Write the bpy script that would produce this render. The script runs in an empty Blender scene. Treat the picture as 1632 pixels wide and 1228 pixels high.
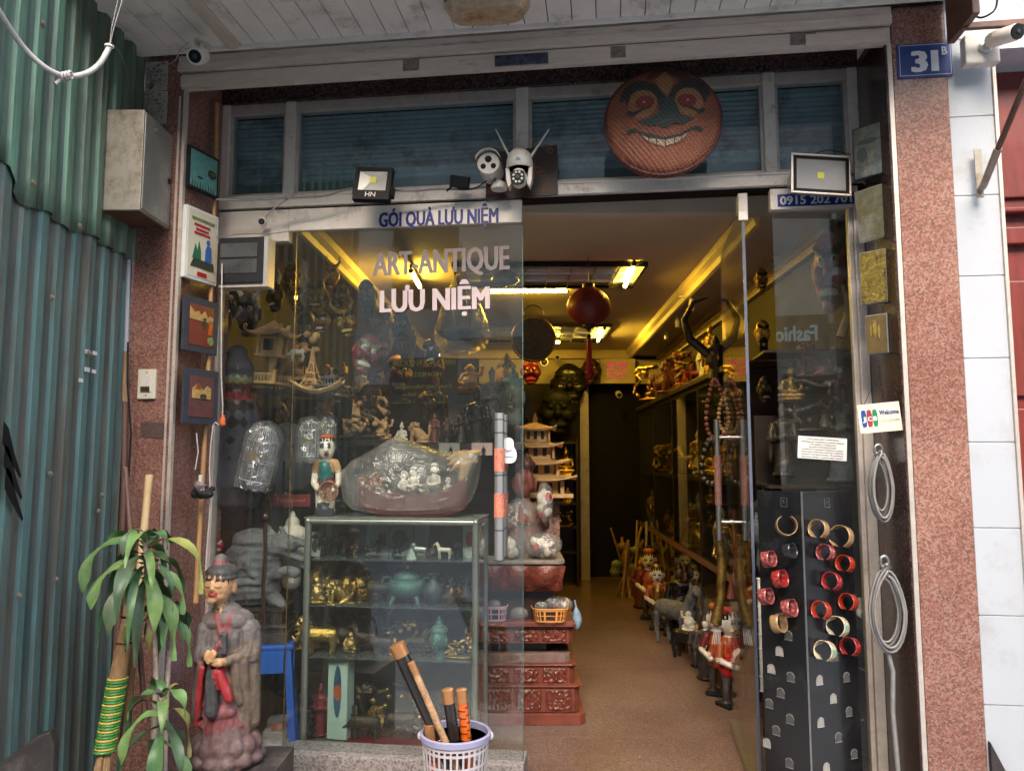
import bpy, bmesh, math, random
from mathutils import Vector, Matrix, Euler, noise, kdtree
R = math.radians
random.seed(7)
SC = bpy.context.scene
# ---------------------------------------------------------------- camera
FPX = 1200.0; H = 1.5; PITCH = math.atan(116/1200)
cam = bpy.data.cameras.new('camera'); camo = bpy.data.objects.new('camera', cam)
SC.collection.objects.link(camo); SC.camera = camo
camo.location = (0, 0, H); camo.rotation_euler = (R(90)+PITCH, 0, 0)
cam.sensor_width = 36; cam.lens = FPX/1632*36; cam.clip_end = 200; cam.clip_start = .05
# ---------------------------------------------------------------- sky, sun, exposure
w = bpy.data.worlds.new("World"); SC.world = w; w.use_nodes = True
nt = w.node_tree; bg = nt.nodes['Background']
sky = nt.nodes.new('ShaderNodeTexSky'); sky.sky_type = 'NISHITA'; sky.sun_disc = False
SUN_EL, SUN_AZ = R(42), R(186)
sky.sun_elevation = SUN_EL; sky.sun_rotation = SUN_AZ; sky.air_density = 1.5; sky.dust_density = 4
nt.links.new(sky.outputs[0], bg.inputs[0]); bg.inputs[1].default_value = .17
sl = bpy.data.lights.new('sun', 'SUN'); sl.energy = .6; sl.angle = R(25); sl.color = (1, .97, .92)
so = bpy.data.objects.new('sun', sl); SC.collection.objects.link(so); so.location = (0, -3, 12)
sd = Vector((math.sin(SUN_AZ)*math.cos(SUN_EL), math.cos(SUN_AZ)*math.cos(SUN_EL), math.sin(SUN_EL)))
so.rotation_euler = sd.to_track_quat('Z', 'Y').to_euler()
SC.view_settings.view_transform = 'Standard'; SC.view_settings.look = 'None'
SC.view_settings.exposure = 1.92; SC.view_settings.gamma = 1
SC.cycles.max_bounces = 8; SC.cycles.transparent_max_bounces = 24; SC.cycles.use_denoising = True
SC.cycles.caustics_reflective = False; SC.cycles.caustics_refractive = False
SC.cycles.sample_clamp_indirect = 4
# ---------------------------------------------------------------- projection helpers (photo pixels -> places)
def ray(px, py):
    a = (px-816)/FPX; b = (614-py)/FPX
    return Vector((a, math.cos(PITCH)-b*math.sin(PITCH), math.sin(PITCH)+b*math.cos(PITCH)))
CAM = Vector((0, 0, H))
def P(px, py, Y): d = ray(px, py); return CAM+d*(Y/d.y)
def PZ(px, py, z): d = ray(px, py); return CAM+d*((z-H)/d.z)
RZ = -math.atan(.125)
FM = Matrix.Translation((0, 3.3, 0)) @ Matrix.Rotation(RZ, 4, 'Z'); FMI = FM.inverted()
def L(px, py, off=0):            # facade frame: (u, z) on the plane standing `off` in front of the glass
    c = FMI @ CAM; d = FMI.to_3x3() @ ray(px, py); t = (-off-c.y)/d.y
    return (c+d*t).x, (c+d*t).z
def G(px, py, off=0): u, z = L(px, py, off); return FM @ Vector((u, -off, z))
def S(px, py, off=0): return (L(px+1, py, off)[0]-L(px, py, off)[0])   # metres per photo pixel
# ---------------------------------------------------------------- materials
MATS = {}
def mat(name, col, rough=.6, metal=0, var=.15, sc=14, bump=.1, dirt=None, dsc=3, dth=.55, coat=0, emit=0, stretch=None, bsc=None):
    if name in MATS: return MATS[name]
    m = bpy.data.materials.new(name); MATS[name] = m; m.use_nodes = True
    n = m.node_tree.nodes; l = m.node_tree.links; b = n['Principled BSDF']
    tc = n.new('ShaderNodeTexCoord'); src = tc.outputs['Object']
    if stretch:
        mp = n.new('ShaderNodeMapping'); mp.inputs['Scale'].default_value = stretch; l.new(src, mp.inputs[0]); src = mp.outputs[0]
    nz = n.new('ShaderNodeTexNoise'); nz.inputs['Scale'].default_value = sc; nz.inputs['Detail'].default_value = 5; nz.inputs['Roughness'].default_value = .65
    l.new(src, nz.inputs['Vector'])
    rp = n.new('ShaderNodeValToRGB'); l.new(nz.outputs['Fac'], rp.inputs[0])
    rp.color_ramp.elements[0].position = .3; rp.color_ramp.elements[1].position = .7
    rp.color_ramp.elements[0].color = tuple(c*(1-var) for c in col)+(1,); rp.color_ramp.elements[1].color = tuple(min(1, c*(1+var)) for c in col)+(1,)
    out = rp.outputs[0]
    if dirt:
        n2 = n.new('ShaderNodeTexNoise'); n2.inputs['Scale'].default_value = dsc; n2.inputs['Detail'].default_value = 8; n2.inputs['Roughness'].default_value = .75
        l.new(src, n2.inputs['Vector'])
        r2 = n.new('ShaderNodeValToRGB'); r2.color_ramp.elements[0].position = dth-.08; r2.color_ramp.elements[1].position = dth+.12; l.new(n2.outputs['Fac'], r2.inputs[0])
        mx = n.new('ShaderNodeMixRGB'); l.new(r2.outputs[0], mx.inputs[0]); l.new(out, mx.inputs[1]); mx.inputs[2].default_value = dirt+(1,); out = mx.outputs[0]
    l.new(out, b.inputs['Base Color'])
    b.inputs['Roughness'].default_value = rough; b.inputs['Metallic'].default_value = metal
    b.inputs['Coat Weight'].default_value = coat
    if bump:
        bp = n.new('ShaderNodeBump'); bp.inputs['Strength'].default_value = min(1, bump*2); bp.inputs['Distance'].default_value = .003
        if bsc:
            n3 = n.new('ShaderNodeTexNoise'); n3.inputs['Scale'].default_value = bsc; n3.inputs['Detail'].default_value = 3; l.new(src, n3.inputs['Vector']); l.new(n3.outputs['Fac'], bp.inputs['Height'])
            bp.inputs['Distance'].default_value = .008
        else: l.new(nz.outputs['Fac'], bp.inputs['Height'])
        l.new(bp.outputs[0], b.inputs['Normal'])
    if emit: b.inputs['Emission Color'].default_value = col+(1,); b.inputs['Emission Strength'].default_value = emit
    return m
def granite(name, stops, scale=130, rough=.22, blot=.0):
    m = bpy.data.materials.new(name); MATS[name] = m; m.use_nodes = True; n = m.node_tree.nodes; l = m.node_tree.links; b = n['Principled BSDF']
    tc = n.new('ShaderNodeTexCoord'); v = n.new('ShaderNodeTexVoronoi'); v.inputs['Scale'].default_value = scale; l.new(tc.outputs['Object'], v.inputs['Vector'])
    nz = n.new('ShaderNodeTexNoise'); nz.inputs['Scale'].default_value = scale*.6; nz.inputs['Detail'].default_value = 4; l.new(tc.outputs['Object'], nz.inputs['Vector'])
    sp = n.new('ShaderNodeSeparateColor'); l.new(v.outputs['Color'], sp.inputs[0])
    mx = n.new('ShaderNodeMath'); mx.operation = 'MULTIPLY_ADD'; l.new(sp.outputs[0], mx.inputs[0]); mx.inputs[1].default_value = .6; 
    m2 = n.new('ShaderNodeMath'); m2.operation = 'MULTIPLY'; l.new(nz.outputs['Fac'], m2.inputs[0]); m2.inputs[1].default_value = .4; l.new(m2.outputs[0], mx.inputs[2])
    rp = n.new('ShaderNodeValToRGB'); l.new(mx.outputs[0], rp.inputs[0]); e = rp.color_ramp.elements
    e[0].position, e[0].color = stops[0][0], stops[0][1]+(1,); e[1].position, e[1].color = stops[-1][0], stops[-1][1]+(1,)
    for p_, c_ in stops[1:-1]: k = e.new(p_); k.color = c_+(1,)
    n2 = n.new('ShaderNodeTexNoise'); n2.inputs['Scale'].default_value = 2.5; n2.inputs['Detail'].default_value = 6; l.new(tc.outputs['Object'], n2.inputs['Vector'])
    r2 = n.new('ShaderNodeValToRGB'); r2.color_ramp.elements[0].position = .35; r2.color_ramp.elements[1].position = .7; l.new(n2.outputs['Fac'], r2.inputs[0])
    r2.color_ramp.elements[0].color = (.7, .62, .62, 1); r2.color_ramp.elements[1].color = (1.0, 1.0, 1.0, 1)
    mm = n.new('ShaderNodeMixRGB'); mm.blend_type = 'MULTIPLY'; mm.inputs[0].default_value = 1; l.new(rp.outputs[0], mm.inputs[1]); l.new(r2.outputs[0], mm.inputs[2])
    l.new(mm.outputs[0], b.inputs['Base Color']); b.inputs['Roughness'].default_value = rough
    return m
def glassy(name, tint=(.9, .95, .93), haze=.03, gloss=.09, wav=0, hcol=(.6, .62, .6), rough=.01, noise_sc=2.0, streak=None):
    """see-through sheet: transparent + mirror by viewing angle + a little dust"""
    m = bpy.data.materials.new(name); MATS[name] = m; m.use_nodes = True; n = m.node_tree.nodes; l = m.node_tree.links
    for k in list(n): n.remove(k)
    o = n.new('ShaderNodeOutputMaterial'); t = n.new('ShaderNodeBsdfTransparent'); t.inputs[0].default_value = tint+(1,)
    g = n.new('ShaderNodeBsdfGlossy'); g.inputs['Roughness'].default_value = rough; g.inputs['Color'].default_value = (1, 1, 1, 1)
    df = n.new('ShaderNodeBsdfDiffuse'); df.inputs[0].default_value = hcol+(1,)
    lw = n.new('ShaderNodeLayerWeight'); lw.inputs['Blend'].default_value = .5
    pw = n.new('ShaderNodeMath'); pw.operation = 'POWER'; l.new(lw.outputs['Facing'], pw.inputs[0]); pw.inputs[1].default_value = 4
    ma = n.new('ShaderNodeMath'); ma.operation = 'MULTIPLY_ADD'; l.new(pw.outputs[0], ma.inputs[0]); ma.inputs[1].default_value = .7; ma.inputs[2].default_value = gloss
    tc = n.new('ShaderNodeTexCoord'); nz = n.new('ShaderNodeTexNoise'); nz.inputs['Scale'].default_value = noise_sc; nz.inputs['Detail'].default_value = 7; nz.inputs['Roughness'].default_value = .7
    l.new(tc.outputs['Object'], nz.inputs['Vector'])
    rr = n.new('ShaderNodeMapRange'); rr.inputs[1].default_value = .35; rr.inputs[2].default_value = .75; rr.inputs[3].default_value = haze*.3; rr.inputs[4].default_value = haze*2; l.new(nz.outputs['Fac'], rr.inputs[0])
    m1 = n.new('ShaderNodeMixShader'); l.new(rr.outputs[0], m1.inputs[0]); l.new(t.outputs[0], m1.inputs[1]); l.new(df.outputs[0], m1.inputs[2])
    m2 = n.new('ShaderNodeMixShader'); l.new(ma.outputs[0], m2.inputs[0]); l.new(m1.outputs[0], m2.inputs[1]); l.new(g.outputs[0], m2.inputs[2])
    if wav:
        bp = n.new('ShaderNodeBump'); bp.inputs['Strength'].default_value = wav; bp.inputs['Distance'].default_value = .03
        nw = n.new('ShaderNodeTexNoise'); nw.inputs['Scale'].default_value = 16; nw.inputs['Detail'].default_value = 4; nw.inputs['Distortion'].default_value = 1.2
        l.new(tc.outputs['Object'], nw.inputs['Vector']); l.new(nw.outputs['Fac'], bp.inputs['Height']); l.new(bp.outputs[0], g.inputs['Normal'])
    l.new(m2.outputs[0], o.inputs[0]); return m
granite('red_granite', [(.15, (.13, .085, .075)), (.35, (.24, .115, .085)), (.5, (.31, .145, .105)), (.65, (.35, .195, .15)), (.85, (.37, .26, .22))], 165)
granite('dark_granite', [(.2, (.012, .01, .01)), (.45, (.045, .025, .022)), (.62, (.09, .045, .04)), (.85, (.15, .09, .08))], 150, .2)
granite('terrazzo', [(.2, (.10, .06, .045)), (.45, (.19, .12, .09)), (.65, (.23, .155, .12)), (.85, (.38, .32, .28))], 190, .28)
granite('curb_stone', [(.2, (.16, .15, .14)), (.5, (.33, .31, .29)), (.85, (.45, .43, .41))], 120, .6)
# ---------------------------------------------------------------- mesh builder
class M:
    def __init__(s, T=None): s.v = []; s.f = []; s.k = []; s.c = 0; s.T = T or Matrix()
    def add(s, vs, fs):
        o = len(s.v); s.v += [s.T @ Vector(v) for v in vs]; s.f += [tuple(i+o for i in f) for f in fs]; s.k += [s.c]*len(fs); return s
    def box(s, x0, x1, y0, y1, z0, z1, rot=None, piv=None):
        vs = [Vector((x, y, z)) for x in (x0, x1) for y in (y0, y1) for z in (z0, z1)]
        if rot:
            pv = Vector(piv) if piv else Vector(((x0+x1)/2, (y0+y1)/2, (z0+z1)/2)); q = Euler(rot).to_matrix(); vs = [q @ (v-pv)+pv for v in vs]
        return s.add(vs, [(0, 1, 3, 2), (4, 6, 7, 5), (0, 4, 5, 1), (2, 3, 7, 6), (0, 2, 6, 4), (1, 5, 7, 3)])
    def cb(s, c, h, rot=None): return s.box(c[0]-h[0], c[0]+h[0], c[1]-h[1], c[1]+h[1], c[2]-h[2], c[2]+h[2], rot)
    def tube(s, pts, r, n=8, cap=True):
        pts = [Vector(p) for p in pts]; rs = r if isinstance(r, (list, tuple)) else [r]*len(pts); vs = []; fs = []
        up = None
        for i, p in enumerate(pts):
            d = (pts[min(i+1, len(pts)-1)]-pts[max(i-1, 0)]); d = d.normalized() if d.length > 1e-9 else Vector((0, 0, 1))
            if up is None: up = d.cross(Vector((.3, .9, .1))); up = up.normalized() if up.length > 1e-4 else Vector((1, 0, 0))
            up = (up-d*up.dot(d)).normalized(); sd_ = d.cross(up)
            vs += [p+(up*math.cos(a)+sd_*math.sin(a))*rs[i] for a in (2*math.pi*j/n for j in range(n))]
        for i in range(len(pts)-1):
            for j in range(n): fs.append((i*n+j, i*n+(j+1) % n, (i+1)*n+(j+1) % n, (i+1)*n+j))
        if cap: fs.append(tuple(range(n))[::-1]); fs.append(tuple((len(pts)-1)*n+j for j in range(n)))
        return s.add(vs, fs)
    def lathe(s, prof, n=24, c=(0, 0, 0), sx=1, sy=1, axis='z', a0=0, a1=2*math.pi):
        full = abs(a1-a0-2*math.pi) < 1e-6; vs = []; fs = []; cn = n if full else n+1
        for r, z in prof:
            for j in range(cn):
                a = a0+(a1-a0)*j/n; x, y = r*math.cos(a)*sx, r*math.sin(a)*sy
                v = (x, y, z) if axis == 'z' else ((x, z, y) if axis == 'y' else (z, x, y)); vs.append(Vector(v)+Vector(c))
        for i in range(len(prof)-1):
            for j in range(n): fs.append((i*cn+j, i*cn+(j+1) % cn, (i+1)*cn+(j+1) % cn, (i+1)*cn+j))
        if full:
            if prof[0][0] > 1e-6: fs.append(tuple(range(n))[::-1])
            if prof[-1][0] > 1e-6: fs.append(tuple((len(prof)-1)*n+j for j in range(n)))
        return s.add(vs, fs)
    def ell(s, c, r, n=14, k=9, rot=None):
        vs = []; fs = []; q = Euler(rot).to_matrix() if rot else None
        for i in range(k+1):
            t = math.pi*i/k
            for j in range(n):
                a = 2*math.pi*j/n; v = Vector((r[0]*math.sin(t)*math.cos(a), r[1]*math.sin(t)*math.sin(a), r[2]*math.cos(t)))
                vs.append((q @ v if q else v)+Vector(c))
        for i in range(k):
            for j in range(n): fs.append((i*n+j, (i+1)*n+j, (i+1)*n+(j+1) % n, i*n+(j+1) % n))
        return s.add(vs, fs)
    def torus(s, c, R_, r, n=28, k=8, axis='z', a0=0, a1=2*math.pi, sy=1):
        pts = []
        m = n if abs(a1-a0-2*math.pi) > 1e-6 else n
        for i in range(m+1):
            a = a0+(a1-a0)*i/m; x, y = R_*math.cos(a), R_*math.sin(a)*sy
            pts.append(Vector(c)+Vector((x, y, 0) if axis == 'z' else ((x, 0, y) if axis == 'y' else (0, x, y))))
        return s.tube(pts, r, k)
    def prism(s, poly, y0, y1):     # poly in (x, z), extruded along y
        n = len(poly); vs = [(x, y0, z) for x, z in poly]+[(x, y1, z) for x, z in poly]
        fs = [tuple(range(n)), tuple(range(2*n-1, n-1, -1))]+[(i, i+n, (i+1) % n+n, (i+1) % n) for i in range(n)]
        return s.add(vs, fs)
    def grid(s, fn, nu, nv, flip=False):
        vs = [fn(i/nu, j/nv) for i in range(nu+1) for j in range(nv+1)]
        fs = [(i*(nv+1)+j, (i+1)*(nv+1)+j, (i+1)*(nv+1)+j+1, i*(nv+1)+j+1) for i in range(nu) for j in range(nv)]
        return s.add(vs, fs)
    def mesh(s, name, mats, smooth=False, bevel=0, seg=2, recalc=True):
        me = bpy.data.meshes.new(name); me.from_pydata(s.v, [], s.f)
        for m in (mats if isinstance(mats, (list, tuple)) else [mats]): me.materials.append(MATS[m] if isinstance(m, str) else m)
        me.polygons.foreach_set('material_index', s.k)
        bm = bmesh.new(); bm.from_mesh(me)
        if recalc: bmesh.ops.recalc_face_normals(bm, faces=bm.faces)
        if bevel:
            bmesh.ops.remove_doubles(bm, verts=bm.verts, dist=1e-6)
            es = [e for e in bm.edges if len(e.link_faces) == 2 and e.calc_face_angle(0) > .6]
            bmesh.ops.bevel(bm, geom=es, offset=bevel, segments=seg, profile=.6, affect='EDGES', clamp_overlap=True)
        bm.to_mesh(me); bm.free()
        if smooth:
            me.polygons.foreach_set('use_smooth', [True]*len(me.polygons))
            try: me.set_sharp_from_angle(angle=R(smooth if smooth is not True else 50))
            except Exception: pass
        return me
    def build(s, name, mats, parent=None, smooth=False, bevel=0, seg=2, loc=None, rot=None, **kw):
        return link(name, s.mesh(name, mats, smooth, bevel, seg), parent, loc, rot, **kw)
def link(name, me, parent=None, loc=None, rot=None, **kw):
    o = bpy.data.objects.new(name, me); SC.collection.objects.link(o)
    if parent: o.parent = parent
    if loc is not None: o.location = loc
    if rot is not None: o.rotation_euler = rot
    for k, v in kw.items(): o[k] = v
    return o
def T(name, label, cat, loc=(0, 0, 0), rz=0, group=None, sc=1, rot=None):
    o = bpy.data.objects.new(name, None); SC.collection.objects.link(o); o.empty_display_size = .05
    o.location = loc; o.rotation_euler = rot or (0, 0, rz)
    if sc != 1: o.scale = (sc,)*3 if not isinstance(sc, tuple) else sc
    o['label'] = label; o['category'] = cat
    if group: o['group'] = group
    return o
def tag(o, label, cat, group=None):
    o['label'] = label; o['category'] = cat
    if group: o['group'] = group
    return o
def dup(root, label, loc, rz=None, sc=None, rot=None, group=None):
    r = root.copy(); SC.collection.objects.link(r); r['label'] = label; r.location = loc
    if rz is not None: r.rotation_euler = (0, 0, rz)
    if rot is not None: r.rotation_euler = rot
    if sc is not None: r.scale = (sc,)*3 if not isinstance(sc, tuple) else sc
    if group: r['group'] = group
    for c in [o for o in SC.objects if o.parent == root]:
        d = c.copy(); SC.collection.objects.link(d); d.parent = r
        for g in [o for o in SC.objects if o.parent == c]:
            h = g.copy(); SC.collection.objects.link(h); h.parent = d
    return r
def evalmesh(ob):
    dg = bpy.context.evaluated_depsgraph_get(); me = bpy.data.meshes.new_from_object(ob.evaluated_get(dg)); return me
def sculpt(prims, mats, vox=.01, smooth=3, fn=None, disp=0, dsc=20, name='body'):
    """union of blobs voxel-remeshed into one continuous skin; colour follows the nearest blob"""
    m = M()
    for p in prims:
        k = p[0]
        if k == 'e': m.c = p[3]; m.ell(p[1], p[2], 16, 10, p[4] if len(p) > 4 else None)
        elif k == 'c':
            a, b = Vector(p[1]), Vector(p[2]); r0, r1 = p[3], p[4]; m.c = p[5]; ln = (b-a).length; n = max(2, int(ln/max(min(r0, r1), vox*2))+1)
            d = (b-a).normalized(); pts = [a-d*r0*.98, a-d*r0*.6]; rr = [r0*.15, r0*.8]
            for i in range(n+1): pts.append(a.lerp(b, i/n)); rr.append(r0+(r1-r0)*i/n)
            pts += [b+d*r1*.6, b+d*r1*.98]; rr += [r1*.8, r1*.15]; m.tube(pts, rr, 12)
        elif k == 'b':
            m.c = p[3]; c, h = p[1], p[2]; n = 4; rt = p[4] if len(p) > 4 else None; q = Euler(rt).to_matrix() if rt else Matrix.Identity(3)
            for ax in range(3):
                for sg in (-1, 1):
                    def fn_(i, j, ax=ax, sg=sg):
                        a_ = [0, 0, 0]; a_[ax] = sg*h[ax]; a_[(ax+1) % 3] = (2*i-1)*h[(ax+1) % 3]; a_[(ax+2) % 3] = (2*j-1)*h[(ax+2) % 3]*sg; return q @ Vector(a_)+Vector(c)
                    m.grid(fn_, n, n)
    me = bpy.data.meshes.new(name); me.from_pydata(m.v, [], m.f)
    bm = bmesh.new(); bm.from_mesh(me); bmesh.ops.remove_doubles(bm, verts=bm.verts, dist=1e-5); bmesh.ops.recalc_face_normals(bm, faces=bm.faces); bm.to_mesh(me); bm.free()
    ob = bpy.data.objects.new('tmp', me); SC.collection.objects.link(ob)
    md = ob.modifiers.new('r', 'REMESH'); md.mode = 'VOXEL'; md.voxel_size = vox; md.use_smooth_shade = True
    if smooth: ms = ob.modifiers.new('s', 'SMOOTH'); ms.iterations = smooth; ms.factor = .5
    out = evalmesh(ob); bpy.data.objects.remove(ob)
    kd = kdtree.KDTree(len(m.v)); vm = [0]*len(m.v)
    for f, k in zip(m.f, m.k):
        for i in f: vm[i] = k
    for i, v in enumerate(m.v): kd.insert(v, i)
    kd.balance()
    idx = [vm[kd.find(p.center)[1]] for p in out.polygons]
    em = {}
    for p in out.polygons:
        for e in p.edge_keys: em.setdefault(e, []).append(p.index)
    if len(mats) > 1:
        nb = [[] for _ in idx]
        for v in em.values():
            if len(v) == 2: nb[v[0]].append(v[1]); nb[v[1]].append(v[0])
        for _ in range(2):
            new = list(idx)
            for i, q in enumerate(nb):
                c = [idx[j] for j in q]
                for k in set(c):
                    if c.count(k) >= 3 and k != idx[i]: new[i] = k
            idx = new
    if disp or fn:
        nr = [v.normal.copy() for v in out.vertices]
        for v, nn in zip(out.vertices, nr):
            if disp: v.co += nn*disp*noise.fractal(v.co*dsc, 1, 2, 3)
            if fn: v.co = fn(v.co.copy(), nn)
    out.materials.clear()
    for q in mats: out.materials.append(MATS[q] if isinstance(q, str) else q)
    out.polygons.foreach_set('material_index', idx); out.polygons.foreach_set('use_smooth', [True]*len(idx)); out.update()
    return out
def remat(me, mats):
    c = me.copy(); c.materials.clear()
    for q in mats: c.materials.append(MATS[q])
    return c
def textm(s, w=None, h=None, ext=.001, bold=0, center=True, spacing=1, mirror=False, fat=0):
    """lettering as a mesh in the x-z plane, facing -y; cap height about h, width w"""
    cu = bpy.data.curves.new('t', 'FONT'); cu.body = s; cu.size = 1; cu.offset = bold; cu.resolution_u = 2; cu.space_character = spacing; cu.extrude = 0
    ob = bpy.data.objects.new('t', cu); SC.collection.objects.link(ob); me = evalmesh(ob); bpy.data.objects.remove(ob)
    xs = [v.co.x for v in me.vertices] or [0, 1]; x0, x1 = min(xs), max(xs); kz = (h/.73) if h else 1; kx = (w/(x1-x0)) if w else kz
    m = M()
    if fat: kx *= (x1-x0)/(x1-x0+fat*2)
    vs = [((v.co.x-((x0+x1)/2 if center else x0))*kx*(-1 if mirror else 1), 0, v.co.y*kz) for v in me.vertices]
    fs = [tuple(p.vertices) for p in me.polygons]; n = len(vs)
    m.add(vs, fs); m.add([(x, ext, z) for x, _, z in vs], [f[::-1] for f in fs])
    if fat:
        for q, sx in enumerate((-1, -.5, .5, 1)):
            for zz in (-1, 1): m.add([(x+sx*fat*kx, -.00007*(q*2+(zz > 0)+1), z+zz*fat*.22*kz) for x, _, z in vs], fs)
    ec = {}
    for f in fs:
        for a, b in zip(f, f[1:]+f[:1]): ec[(a, b)] = 1
    for (a, b) in ec:
        if (b, a) not in ec: m.f.append((a, b, b+n, a+n)); m.k.append(0)
    return m
def put(m, T_):                   # move a builder's geometry
    m.v = [T_ @ v for v in m.v]; return m
def X(*a):                         # translation shortcut
    return Matrix.Translation(a)
def inside(pt, poly):
    x, z = pt; r = False; n = len(poly)
    for i in range(n):
        (x0, z0), (x1, z1) = poly[i], poly[(i+1) % n]
        if (z0 > z) != (z1 > z) and x < (x1-x0)*(z-z0)/(z1-z0)+x0: r = not r
    return r
def smoothpoly(pts, it=2):
    for _ in range(it):
        q = []
        for i in range(len(pts)):
            a, b = pts[i], pts[(i+1) % len(pts)]
            q += [(a[0]*.75+b[0]*.25, a[1]*.75+b[1]*.25), (a[0]*.25+b[0]*.75, a[1]*.25+b[1]*.75)]
        pts = q
    return pts
# ---------------------------------------------------------------- general materials
mat('alu', (.58, .51, .45), .42, .4, .12, 20, .05, dirt=(.24, .19, .15), dsc=9, dth=.64)
mat('alu_white', (.76, .69, .62), .45, .15, .1, 20, .05, dirt=(.27, .22, .18), dsc=10, dth=.62)
mat('beige_rail', (.58, .49, .42), .5, .1, .1, 12, .05, dirt=(.22, .16, .12), dsc=7, dth=.64, stretch=(1, 1, 5))
mat('board_white', (.76, .71, .66), .5, 0, .08, 8, .05, dirt=(.30, .26, .22), dsc=5, dth=.62)
mat('black_gap', (.012, .011, .011), .8)
mat('blind', (.40, .48, .50), .45, .2, .15, 6, .05, dirt=(.05, .07, .08), dsc=5, dth=.58)
mat('tile_white', (.43, .45, .485), .18, 0, .03, 3, .02, dirt=(.36, .355, .35), dsc=4, dth=.6)
mat('grout', (.35, .35, .35), .8)
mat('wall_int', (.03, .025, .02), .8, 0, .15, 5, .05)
mat('ceil_int', (.60, .51, .38), .7, 0, .06, 3, .02)
mat('cornice', (.66, .54, .28), .5, 0, .1, 6, .03)
mat('dark_wood', (.03, .018, .012), .35, 0, .3, 9, .08, stretch=(1, 1, 6))
mat('red_door', (.17, .03, .022), .35, 0, .2, 6, .05, stretch=(6, 1, 1), coat=.3)
mat('asphalt', (.24, .235, .23), .85, 0, .25, 40, .2)
mat('pavement', (.42, .41, .39), .8, 0, .2, 20, .2)
mat('black', (.012, .012, .013), .35, 0, .2, 20, .03)
mat('black_plastic', (.02, .02, .022), .4, 0, .2, 30, .05)
mat('chrome', (.66, .66, .66), .34, .85, .05, 9, 0)
mat('steel', (.38, .38, .37), .33, .9, .15, 25, .05)
mat('white_plastic', (.62, .58, .53), .4, 0, .08, 12, .03, dirt=(.35, .28, .22), dsc=14, dth=.64)
mat('white_paint', (.7, .7, .68), .5, 0, .08, 10, .03)
mat('blue_paint', (.015, .03, .2), .35, 0, .15, 12, .03)
mat('gold', (.75, .48, .12), .28, .95, .35, 30, .5, dirt=(.08, .045, .015), dsc=18, dth=.56)
mat('gold_dark', (.42, .25, .06), .35, .8, .4, 30, .5, dirt=(.03, .02, .01), dsc=16, dth=.52)
mat('brass', (.6, .42, .14), .3, .95, .3, 30, .4, dirt=(.06, .05, .03), dsc=16, dth=.56)
mat('verdigris', (.07, .17, .15), .55, .5, .35, 25, .5, dirt=(.16, .26, .22), dsc=14, dth=.56)
mat('bronze', (.085, .065, .045), .4, .7, .4, 30, .5, dirt=(.03, .03, .03), dsc=12, dth=.55)
mat('black_lacquer', (.012, .01, .01), .25, 0, .4, 20, .3)
mat('carved_red', (.16, .035, .02), .38, 0, .35, 30, .9, dirt=(.05, .02, .015), dsc=22, dth=.55, bsc=42)
mat('carved_flat', (.17, .045, .028), .4, 0, .3, 14, .2)
mat('carved_dark', (.035, .022, .016), .5, 0, .4, 30, .8, dirt=(.09, .08, .075), dsc=8, dth=.55, bsc=40)
mat('stone_grey', (.13, .135, .14), .75, 0, .35, 30, .6, dirt=(.05, .05, .055), dsc=9, dth=.55)
mat('tan_wood', (.45, .27, .11), .6, 0, .2, 24, .3)
mat('pale_wood', (.55, .34, .14), .6, 0, .2, 24, .3)
mat('bamboo', (.42, .23, .1), .42, 0, .2, 12, .1, dirt=(.2, .1, .045), dsc=10, dth=.62, stretch=(1, 1, .3))
mat('straw', (.33, .2, .1), .8, 0, .35, 30, .5, stretch=(4, 4, .3))
mat('red', (.38, .012, .012), .4, 0, .2, 12, .05)
mat('dark_red', (.14, .012, .014), .45, 0, .3, 14, .1)
mat('orange', (.42, .09, .02), .35, 0, .25, 14, .1)
mat('skin_white', (.66, .6, .5), .3, 0, .08, 14, .05, coat=.4)
mat('ivory', (.6, .56, .48), .5, 0, .12, 20, .15)
mat('teal', (.015, .14, .13), .4, 0, .3, 14, .1)
mat('pink', (.6, .2, .3), .5, 0, .2, 12, .05)
mat('blue_cloth', (.12, .25, .42), .5, 0, .2, 12, .05)
mat('cream', (.62, .57, .45), .6, 0, .06, 10, .03)
mat('paper', (.52, .48, .42), .8, 0, .1, 14, .05)
mat('grey_paper', (.4, .37, .33), .8, 0, .2, 18, .05, dirt=(.15, .12, .1), dsc=20, dth=.6)
mat('dust_glow', (.9, .75, .12), .4)
mat('led_yellow', (.62, .58, .05), .5, 0, .03)
mat('galv', (.34, .31, .26), .5, .3, .14, 9, .06, dirt=(.15, .115, .08), dsc=9, dth=.52)
mat('galv_worn', (.24, .235, .215), .5, .35, .15, 7, .06, dirt=(.4, .39, .37), dsc=7, dth=.62)
mat('cable_white', (.5, .47, .44), .5, 0, .1, 20, .05, dirt=(.22, .2, .18), dsc=14, dth=.6)
mat('cable_grey', (.24, .23, .22), .4, .1, .15, 30, .1)
mat('rust', (.12, .05, .03), .7, .2, .4, 14, .2)
mat('brown_board', (.035, .018, .014), .4, 0, .4, 8, .1, dirt=(.09, .03, .02), dsc=9, dth=.56)
for q_ in ('black', 'black_plastic', 'black_gap'): b_ = MATS[q_].node_tree.nodes['Principled BSDF']; b_.inputs['Specular IOR Level'].default_value = .12; b_.inputs['Roughness'].default_value = .5
glassy('pane_glass', (.94, .96, .95), .014, .065, hcol=(.45, .45, .42))
glassy('window_glass', (.86, .93, .95), .09, .06, hcol=(.35, .42, .42))
glassy('case_glass', (.95, .97, .96), .006, .02)
glassy('film', (.93, .93, .92), .2, .05, wav=.7, hcol=(.5, .49, .46), rough=.16, noise_sc=6)
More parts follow.
